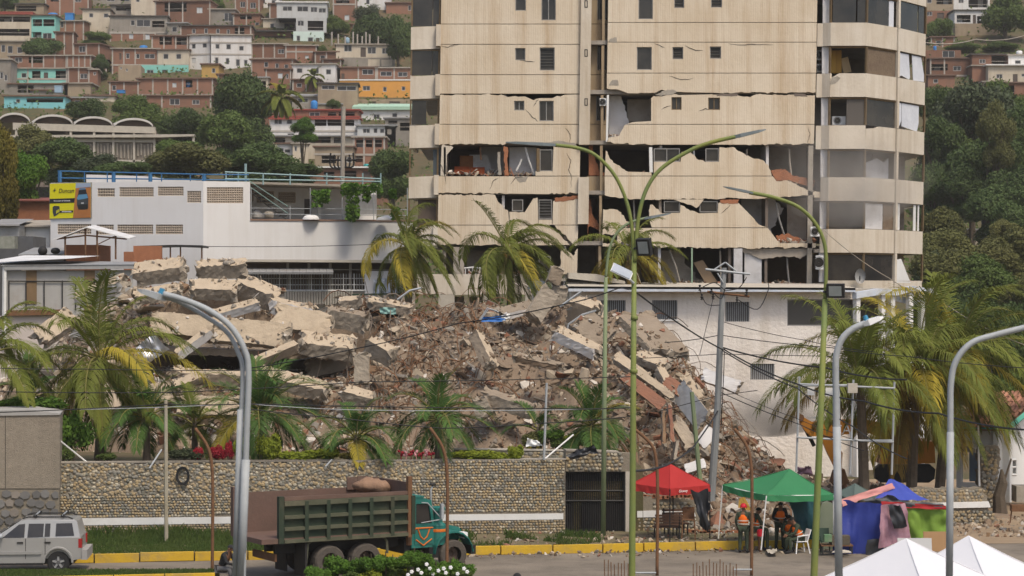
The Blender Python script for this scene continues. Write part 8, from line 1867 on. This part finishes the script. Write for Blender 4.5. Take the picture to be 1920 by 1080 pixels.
boxy("board", "white-grey board propped behind the nearer white tent", "board", 1684, 1748, 1010, 1042, 79.3, .04, M("white_grey_board", (.5,.5,.49), (.42,.42,.42), 1, .7), lean_=.15)
boxy("crate", "dark crate of bundled things before the blue wall", "crate", 1560, 1594, 1005, 1022, 79.9, .45, M("basket_weave", (.13,.105,.075), (.08,.07,.05), 6, .9, .4, 20))
boxy("box", "small green box of groceries next to the dark crate", "box", 1546, 1560, 1003, 1016, 79.9, .3, M("green_box", (.06,.2,.08), (.2,.22,.15), 5, .8))
tb = thing("low_table", "low dark table under the crate and green box", "table", P(1572,1036,80.1)); MB().box(-.62,.5,-.2,.4,.24,.28).build("top", m_rust, tb)
for sx in (-.58,.46):
 for sy in (-.15,.35): MB().box(sx-.025,sx+.025,sy-.025,sy+.025,-.02,.24).build("leg", m_black, tb)
b = MB(); c = P(1578,1036,79.6); b.ball(c, (.35,.15,.1), 8, 4, top=True); tag(b.build("log", m_conc_pale), "short pale log on the road before the shelter", "log")
sheet("cloth", "dirty rag lying on the asphalt beneath the green tent", "cloth", [(1436,1030),(1456,1028),(1458,1037),(1440,1037)], 80.2, m_conc_pale, .12, (6,4), 35, [81,81,79.6,79.6])
# ---------------------------------------------------------------- scaffold frame, excavator, ruins at the east
sD = 89; sc_ = thing("scaffold_frame", "thin steel scaffold frame standing in front of the palms", "scaffold", P(1585,890,sD))
for (u0,v0,u1,v1) in ((1493,885,1499,706),(1574,890,1573,720),(1594,890,1600,712),(1672,890,1677,716)): b = MB(); b.tube([P(u0,v0,sD),P(u1,v1,sD)], .045, 6); b.build("upright", m_galv, sc_, w=True)
for (u0,v0,u1,v1) in ((1499,720,1677,728),(1499,723,1600,722),(1494,820,1675,829),(1600,826,1673,826)): b = MB(); b.tube([P(u0,v0,sD-.1),P(u1,v1,sD-.1)], .045, 6); b.build("crossbar", m_galv, sc_, w=True)
boxy("work_light", "grey work light clamped on the scaffold's top bar", "work light", 1590, 1608, 719, 737, 88.6, .2, m_conc_pale); boxy("board", "white square board tied to the scaffold's top west corner", "board", 1514, 1527, 725, 741, 89.1, .03, m_white); boxy("board", "white square board tied to the scaffold's middle", "board", 1548, 1563, 727, 743, 89.1, .03, m_white)
eD = 101; m_exc = M("excavator_orange", (.50,.20,.02), (.42,.17,.02), 1, .5, dirt=.35, dc=(.25,.15,.08)); ex = thing("excavator", "orange excavator half hidden behind the palms at the white building", "excavator", (P(1640,930,eD).x, eD, 0))
def exp(name, pts, th, mat, back=0): b = MB(); b.prism([pts], lambda u,v: P(u,v,eD+back), (0,th,0)); return b.build(name, mat, ex, w=True)
bo = exp("boom", [(1496,786),(1503,780),(1524,792),(1560,788),(1620,786),(1680,800),(1668,824),(1620,810),(1560,818),(1520,818),(1510,808)], .5, m_exc)
text(ex, "lettering", "CASE", bpy.data.materials["white_letter_print"], P(1590,806,eD-.03), .62, 0, .1)
exp("arm", [(1536,812),(1560,808),(1580,850),(1578,884),(1570,886),(1552,850)], .4, m_exc, .05); exp("cylinder", [(1510,782),(1560,780),(1560,784),(1510,786)], .12, m_galv, .2)
exp("cylinder", [(1504,800),(1512,798),(1530,835),(1524,838)], .12, m_black, .55); exp("bucket", [(1566,884),(1584,880),(1592,905),(1572,918),(1560,905)], .9, m_rust, -.2)
for u, v in ((1501,783),(1529,798)): c = P(u,v,eD); MB().cyl(c+Vector((0,-.06,0)), c+Vector((0,.56,0)), .16, n=12).build("pin", m_rust, ex, w=True)
exp("cab_body", [(1655,800),(1700,798),(1712,830),(1712,870),(1650,870)], 1.6, m_exc, .3); exp("cab_window", [(1663,806),(1694,805),(1700,834),(1663,834)], .02, m_pane, .27)
exp("counterweight", [(1712,826),(1752,828),(1754,868),(1712,870)], 2.2, m_exc, .1);
for o_ in (0,2.0): exp("track", [(1640,880),(1650,871),(1744,871),(1754,880),(1752,898),(1742,905),(1652,905),(1642,898)], .5, m_black, o_)
# ruined stub of cobble wall and pier by the tiled house
ru = thing("broken_wall", "toppled cobble wall stub with a white band near the tiled house", "wall", vs.p(1780,990))
panel(ru, "wall_body", [jag([(1704,917,1),(1842,915,1),(1852,940,0),(1850,942),(1704,944)],2,7)], vs, .5, m_mortar); panel(ru, "white_band", [[(1704,944),(1852,940),(1856,951),(1704,954)]], vs, .45, bpy.data.materials["white_band_paint"], -.08)
panel(ru, "wall_body", [jag([(1704,954),(1852,951,1),(1874,976,1),(1866,996,0),(1704,998)],2,7)], vs, .5, m_mortar, .05)
cobbles(ru, vs, 1706, 1844, lambda u: 918, lambda u: 941, 6.2, 5.6, 0, 9, lambda u,y: .5, (.35,.1,.3,.05,.2)); cobbles(ru, vs, 1706, 1862, lambda u: 957, lambda u: 994, 6.2, 5.6, 0, 10, lambda u,y: .6, (.35,.1,.3,.05,.2))
pr = thing("ruined_pier", "crumbling dark stone pier in front of the tiled house's door", "pier", P(1852,955,97.5))
b = MB(); b.prism([jag([(1838,838),(1872,836,1),(1874,870,1),(1868,930,1),(1862,955,0),(1836,955,1)],3,6)], lambda u,v: P(u,v,97.5), (0,.7,0)); b.build("pier_body", m_mortar, pr, w=True)
vpr = VP(1836,97.4,1876,97.4); cobbles(pr, vpr, 1840, 1870, lambda u: 840, lambda u: 952, 6.5, 6, 0, 11, lambda u,y: .9, (.3,.25,.2,.05,.2))
b = MB(); b.tube([P(1876,975,95),P(1873,930,95),P(1880,905,95),P(1878,880,95)], [.35,.26,.22,.05], 8); tag(b.build("tree_stump", m_bark), "bare broken tree stump before the tiled house", "stump"); stick("stake", "dark stake leaning from the broken stump", "stake", 1882, 905, 1896, 860, 95, .05, m_bark)
wc = thing("rusty_cart", "rusty metal stand on the dirt near the picture's east edge", "stand", P(1910,980,88)); MB().box(-.3,.3,-.2,.2,.45,.7).build("tray", m_rust, wc)
for sx in (-.28,.28): MB().tube([(sx,0,.45),(sx*1.2,0,0)], .03, 5).build("leg", m_rust, wc)
boxy("concrete_tub", "grey concrete tub at the foot of the tiled house's gable", "tub", 1906, 1960, 912, 942, 98, 1.0, m_conc)
# dirt lot and its scattered litter
b = MB(); b.add([(11.5,82.5,.006),(16,83.6,.006),(60,88,.006),(60,112,.006),(6,112,.006),(6,90,.006)], [(0,1,2,3,4,5)]); struct(b.build("dirt_lot", m_dirt, origin=(25,97,0)))
rg = np.random.RandomState(12); V, Fc, Mi = [], [], []; off = 0
for i in range(2200):
 if rg.rand() < .6: x = rg.uniform(12,26); y = rg.uniform(86,94)
 else: x = rg.uniform(-2,14); y = yk(x)+.3+abs(rg.normal())*2.5 if rg.rand() < .7 else yk(x)-abs(rg.normal())*.9
 z = .25 if (x < 12.2 and y > yk(x)+.2) else 0
 t = rg.randint(0,13); s = .03+.09*rg.rand()**3; v,f = HT[t]; V.append((v*s)@rotm(rg).T+np.array([x,y,z+s*.3])); Fc += [tuple(q+off for q in p) for p in f]; Mi += [int(debcol(8,rg))]*len(f); off += len(v)
me = bpy.data.meshes.new("scattered_debris"); me.from_pydata(np.concatenate(V).tolist(), [], Fc)
for m in m_deb: me.materials.append(m)
me.polygons.foreach_set("material_index", Mi); o = bpy.data.objects.new("scattered_debris", me); C.objects.link(o); tag(o, "loose gravel and litter strewn along kerb and dirt lot", "debris", kind='stuff')
# ---------------------------------------------------------------- foreground bush with white flowers, rebar ends
fb = thing("flowering_bush", "leafy green bush with white flowers in front of the truck", "bush", (P(735,1080,62).x, 62, 0))
for k in range(46):
 u = 588+(k//2)*13.5; v = 1070-42*math.sin(math.pi*min(1,(k//2+1)/23))**.7+rr(-12,12)+(k % 2)*34; c = P(u,v+24,62+rr(-.6,.6)); o = bpy.data.objects.new("foliage", CS[k % 3]); C.objects.link(o); o.parent = fb; o.location = c-Vector(fb.location); o.scale = (rr(.3,.52),.5,rr(.3,.5)); o.rotation_euler = (0,0,rr(0,6))
 o.material_slots[0].link = 'OBJECT'; o.material_slots[0].material = m_leaf[(3,7,3,1)[k % 4]]
 MB().tube([Vector((c.x,62,0))-Vector(fb.location), c-Vector(fb.location)+Vector((0,0,.3))], [.04,.015], 5).build("stem", m_bark, fb)
for u, v in ((772,1072),(784,1068),(790,1074),(800,1058),(806,1066),(822,1070),(832,1066),(836,1074),(870,1066),(876,1072),(858,1076),(812,1076),(765,1078),(845,1064)):
 c = P(u,v,61.2)-Vector(fb.location); b = MB()
 for j in range(5): a_ = j*1.2566; b.ball(c+Vector((math.cos(a_)*.03,-.02,math.sin(a_)*.03)), (.028,.02,.028), 6, 4)
 b.build("flower", m_white_clean, fb)
shrub("low leafy plant at the picture's foot east of the flowering bush", 868, 1078, 26, 14, 61.5, 1)
for k, (u0, u1) in enumerate(((1134,1180),(1300,1382))):
 rf = thing("rebar_grid", ["upright rebar ends at the picture's foot west of the double-armed lamp", "upright rebar ends at the picture's foot between two rusty posts"][k], "rebar", (P((u0+u1)/2,1080,60).x,60,0))
 u = u0
 while u <= u1: v = 1052+rr(-4,10); b = MB(); a_ = P(u,1100,60); b.tube([a_,P(u+rr(-1,1),v,60)], .012, 4); b.build("bar", m_rust, rf, w=True); u += 6.2
 b = MB(); b.tube([P(u0,1084,60),P(u1,1084,60)], .02, 4); b.build("tie_bar", m_rust, rf, w=True)
for lb, u0, u1, v in (("pale horizontal rail from the double-armed lamp to the rusty post", 1190, 1230, 1074), ("dark horizontal rail reaching the easternmost rusty post", 1376, 1410, 1068)): b = MB(); b.tube([P(u0,v,70),P(u1,v,70)], .03, 5); tag(b.build("rail", m_galv), lb, "rail")
# creepers on the works building terrace
def vine(label, boxes, d, n, leaf):
 rg = np.random.RandomState(int(boxes[0][0])); V = []
 for (u0,u1,v0,v1) in boxes:
  for i in range(n):
   p = np.array(P(rg.uniform(u0,u1), v0+(v1-v0)*rg.rand()**1.3, d+rg.uniform(-.4,.4))); a = rg.normal(size=3); a /= np.linalg.norm(a); b_ = np.cross(a, rg.normal(size=3)); b_ /= np.linalg.norm(b_); q = rg.uniform(.09,.2); V += [p-a*q,p+b_*q*.6,p+a*q,p-b_*q*.6]
 me = bpy.data.meshes.new("creeper"); me.from_pydata([tuple(v) for v in V], [], [(4*i,4*i+1,4*i+2,4*i+3) for i in range(len(V)//4)]); me.materials.append(m_leaf[leaf]); o = bpy.data.objects.new("creeper", me); C.objects.link(o); tag(o, label, "creeper")
vine("green creeper hanging from the terrace roof beside the dark door", [(640,676,344,365),(648,674,360,412),(652,668,385,415)], 147.2, 260, 3)
vine("leafy creeper spread along the terrace roof's east end", [(585,604,358,388),(604,618,356,382),(676,716,345,362),(680,694,355,378),(730,742,355,372),(735,748,390,412)], 147.6, 130, 3)
# ---------------------------------------------------------------- cracks, floor debris in the torn storeys, infill houses
m_crack = M("crack_shadow_gap", (.05,.04,.03), None, rough=1)
random.seed(5)
for pts in ([(1062,287),(1070,300),(1067,318),(1072,335),(1070,352)],[(985,205),(998,218),(1008,228)],[(1000,200),(1006,190),(1010,186)],[(1256,142),(1278,150),(1300,147)],[(1283,85),(1300,93),(1318,95)],[(820,300),(828,312),(834,330),(836,345)],[(1040,424),(1052,440),(1062,452)],
   [(958,345),(966,334),(984,332)],[(918,356),(924,340),(934,333)],[(1352,400),(1362,392),(1370,384)],[(1240,205),(1250,200),(1258,198)],[(1310,208),(1322,204),(1330,206)],[(826,86),(840,88),(852,84),(866,83)],[(975,113),(990,115),(1003,116)],[(1060,240),(1070,252),(1068,268)],[(1366,82),(1390,84),(1420,83),(1450,84)],
   [(1226,120-40),(1240,86),(1246,90)],[(1515,240),(1519,252),(1514,268)]):
 q = []
 for i in range(len(pts)-1):
  for k in range(4): t = k/4; q.append((pts[i][0]+(pts[i+1][0]-pts[i][0])*t+rr(-.8,.8), pts[i][1]+(pts[i+1][1]-pts[i][1])*t+rr(-.8,.8)))
 b = MB(); b.tube([P(u,v,TD-.002) for u,v in q+[pts[-1]]], [.006+.026*math.sin(math.pi*i/len(q))*rr(.5,1) for i in range(len(q)+1)], 3); b.build("crack", m_crack, tower, w=True)
# plaster flaked off in patches, brick showing at torn edges
for poly, m_ in (([(1142,160),(1148,150),(1158,150),(1160,160)],m_conc),([(1140,78),(1146,72),(1156,70),(1157,79)],m_conc),([(1228,178),(1245,170),(1262,168),(1270,172),(1262,177),(1240,180)],m_conc),([(1340,176),(1385,175),(1382,180),(1345,180)],m_int_dark),([(965,330.5),(990,331),(986,340),(975,342)],m_conc),([(1040,371),(1086,366),(1084,373),(1060,377),(1040,378)],m_brickred),([(1350,375),(1386,374),(1384,382),(1352,381)],m_brickred),([(1020,268),(1050,264),(1078,268),(1082,275),(1050,273)],m_conc),([(1487,175),(1510,176),(1514,181),(1490,180)],m_int_dark),([(1560,146),(1570,142),(1576,146),(1566,156),(1556,158)],m_conc)):
 tw("flaked_patch", [jag([(a,c,1) for a,c in poly],.8,5)], .05, m_, TD-.012 if poly[0][0] < 1530 else TD-.42)
V, Fc, Mi = [], [], []; off = 0; rg = np.random.RandomState(3)
for (u0,u1,v,n) in ((838,1004,329,130),(1140,1222,329,30),(1280,1346,303,25),(1448,1526,345,110),(960,1034,421,30),(1130,1180,426,40),(1440,1528,455,130),(870,1030,514,120),(1230,1520,536,260),(1140,1175,258,25)):
 for i in range(n):
  c = P(rg.uniform(u0,u1), v, TD+.15+abs(rg.normal())*.9); s = .04+.16*rg.rand()**2.5; t = rg.randint(0,len(HT)); vv_, f = HT[t]
  V.append((vv_*s)@rotm(rg).T+np.array([c.x,c.y,c.z+s*.3+rg.rand()*.12])); Fc += [tuple(q+off for q in p) for p in f]; Mi += [int(rg.choice([1,2,3,3,4,6]))]*len(f); off += len(vv_)
me = bpy.data.meshes.new("floor_debris"); me.from_pydata((np.concatenate(V)-np.array(tower.location)).tolist(), [], Fc)
for m in m_deb: me.materials.append(m)
me.polygons.foreach_set("material_index", Mi); o = bpy.data.objects.new("floor_debris", me); C.objects.link(o); o.parent = tower; o['kind'] = 'stuff'
# hanging strips and bent frames in the torn rooms
for (u0,v0,u1,v1,m_) in ((985,276,1002,328,m_white),(968,320,978,298,m_white),(1230,330,1233,375,m_alu),(1188,372,1190,430,m_alu),(1455,380,1470,440,m_alu),(1255,468,1275,530,m_conc),(1350,470,1352,536,m_conc),(1180,470,1200,530,m_conc),(1475,470,1480,535,m_alu),(1300,274,1302,300,m_white),(1246,276,1247,300,m_alu),(1400,280,1402,340,m_int_mid),(1480,280,1484,330,m_conc),(900,276,902,300,m_rust)):
 b = MB(); b.tube([P(u0,v0,TD+.5),P((u0+u1)/2+rr(-2,2),(v0+v1)/2,TD+.5),P(u1,v1,TD+.5)], .05, 5); b.build("loose_pipe", m_, tower, w=True)
for lb, x0, x1, y0, y1, wl_, op, rf in (
 ("small brick lean-to under the small brick house by the gully", 160, 200, 112, 128, 'brick', [(170,178,116,124,'w')], 'rust'), ("grey lean-to with a wide gap above the cyan house", 60, 118, 170, 184, 'grey', [(70,100,173,181,'g')], 'rust'),
 ("low brown shed between the long brick house and the cyan house", 128, 200, 184, 200, 'brick', [(140,150,188,196,'w')], 'tin'), ("small brick cube house behind the ochre house", 408, 440, 140, 166, 'brick', [(418,426,146,156,'w')], 'rust'),
 ("brick shed with a tin lid left of the black canopy", 455, 472, 96, 118, 'brick', [], 'tin'), ("cream shed with laundry shade under the brown brick house", 470, 502, 146, 170, 'cream', [(478,486,151,160,'w'),(490,499,152,166,'g')], 'tin'),
 ("brick retaining house below the clean white house", 548, 600, 150, 170, 'brick', [(556,566,156,164,'w')], 'rust'), ("brick wall house right of the clean white house", 604, 640, 112, 130, 'brick', [(616,624,117,125,'w')], 'rust'),
 ("grey shed under the kiosk house's blue tank", 600, 640, 196, 212, 'grey', [(610,630,199,207,'g')], 'tin'), ("long garden wall house below the orange house", 664, 775, 186, 204, 'tan', [(690,705,190,200,'g'),(730,750,190,200,'g')], None),
 ("brick shed high up right of the cream cottage", 208, 235, 30, 50, 'brick', [(214,222,35,43,'w')], 'rust'), ("brick wall house behind the white corner building's east end", 470, 500, 56, 80, 'brick', [], 'rust'),
 ("raw brick house above the unfinished terrace posts", 630, 664, 46, 66, 'brick', [(640,648,51,59,'w')], 'rust'), ("brown brick annexe behind the unfinished terrace house", 590, 634, 98, 126, 'brick', [(600,610,104,113,'w')], 'rust'),
 ("grey rough house right of the grey rendered upper house", 313, 350, 44, 70, 'grey', [(322,332,50,60,'w')], 'tin'), ("brick yard house below the west brick parapet", 60, 104, 74, 104, 'brick', [(70,80,82,92,'w'),(88,96,82,94,'w')], 'rust'),
 ("brick shed on the slope under the red gallery storey's west end", 470, 508, 214, 240, 'brick', [(480,490,220,230,'w')], 'rust'), ("pale shed below the east-hill carport wall", 1745, 1790, 70, 92, 'brick', [(1755,1765,76,86,'w')], 'rust')):
 house(lb, x0, x1, y0, y1, wl_, op, rf, rr(-6,6), posts=2 if wl_ == 'brick' else 0)
# ---------------------------------------------------------------- air: haze over the whole place, dust off the machine's work
def volume(name, label, mat_den, col, geo, noise_scale=0, fall=None):
 m = bpy.data.materials.new(name+"_air"); m.use_nodes = True; n, l = m.node_tree.nodes, m.node_tree.links; n.remove(n["Principled BSDF"])
 v = n.new("ShaderNodeVolumePrincipled"); v.inputs["Color"].default_value = (*col,1); v.inputs["Density"].default_value = mat_den; l.new(v.outputs[0], n["Material Output"].inputs["Volume"])
 if fall:
  tc = n.new("ShaderNodeTexCoord"); ln = n.new("ShaderNodeVectorMath"); ln.operation = 'LENGTH'; l.new(tc.outputs["Object"], ln.inputs[0])
  mr = n.new("ShaderNodeMapRange"); mr.interpolation_type = 'SMOOTHERSTEP'; mr.inputs["From Min"].default_value = .1; mr.inputs["From Max"].default_value = 1; mr.inputs["To Min"].default_value = 1; mr.inputs["To Max"].default_value = 0; l.new(ln.outputs["Value"], mr.inputs["Value"])
  nz = n.new("ShaderNodeTexNoise"); nz.inputs["Scale"].default_value = noise_scale; nz.inputs["Detail"].default_value = 3; l.new(tc.outputs["Object"], nz.inputs["Vector"])
  a = n.new("ShaderNodeMapRange"); a.inputs["From Min"].default_value = .35; a.inputs["From Max"].default_value = .7; a.inputs["To Max"].default_value = mat_den; l.new(nz.outputs["Fac"], a.inputs["Value"])
  mu = n.new("ShaderNodeMath"); mu.operation = 'MULTIPLY'; l.new(a.outputs[0], mu.inputs[0]); l.new(mr.outputs[0], mu.inputs[1]); l.new(mu.outputs[0], v.inputs["Density"])
 o = geo.build(name, m); tag(o, label, "haze" if not fall else "dust cloud", kind='stuff'); return o
b = MB(); b.box(-262,262,-62,905,-4,215); volume("haze", "thin pale haze over the whole place", .0002, (.86,.83,.78), b)
def dust(label, px, py, d, r, den, ns=2.2):
 c = P(px,py,d); b = MB(); b.ball((0,0,0), 1, 20, 14); o = volume("dust_cloud", label, den, (.76,.69,.61), b, ns, True); o.location = c; o.scale = r
dust("brown dust rising between the rubble's end and the white building", 1440, 820, 105, (4.6,4,3.6), 1.6)
dust("thin dust drifting up past the tower's rounded bay", 1590, 430, 119, (6.5,4.5,8), .42)
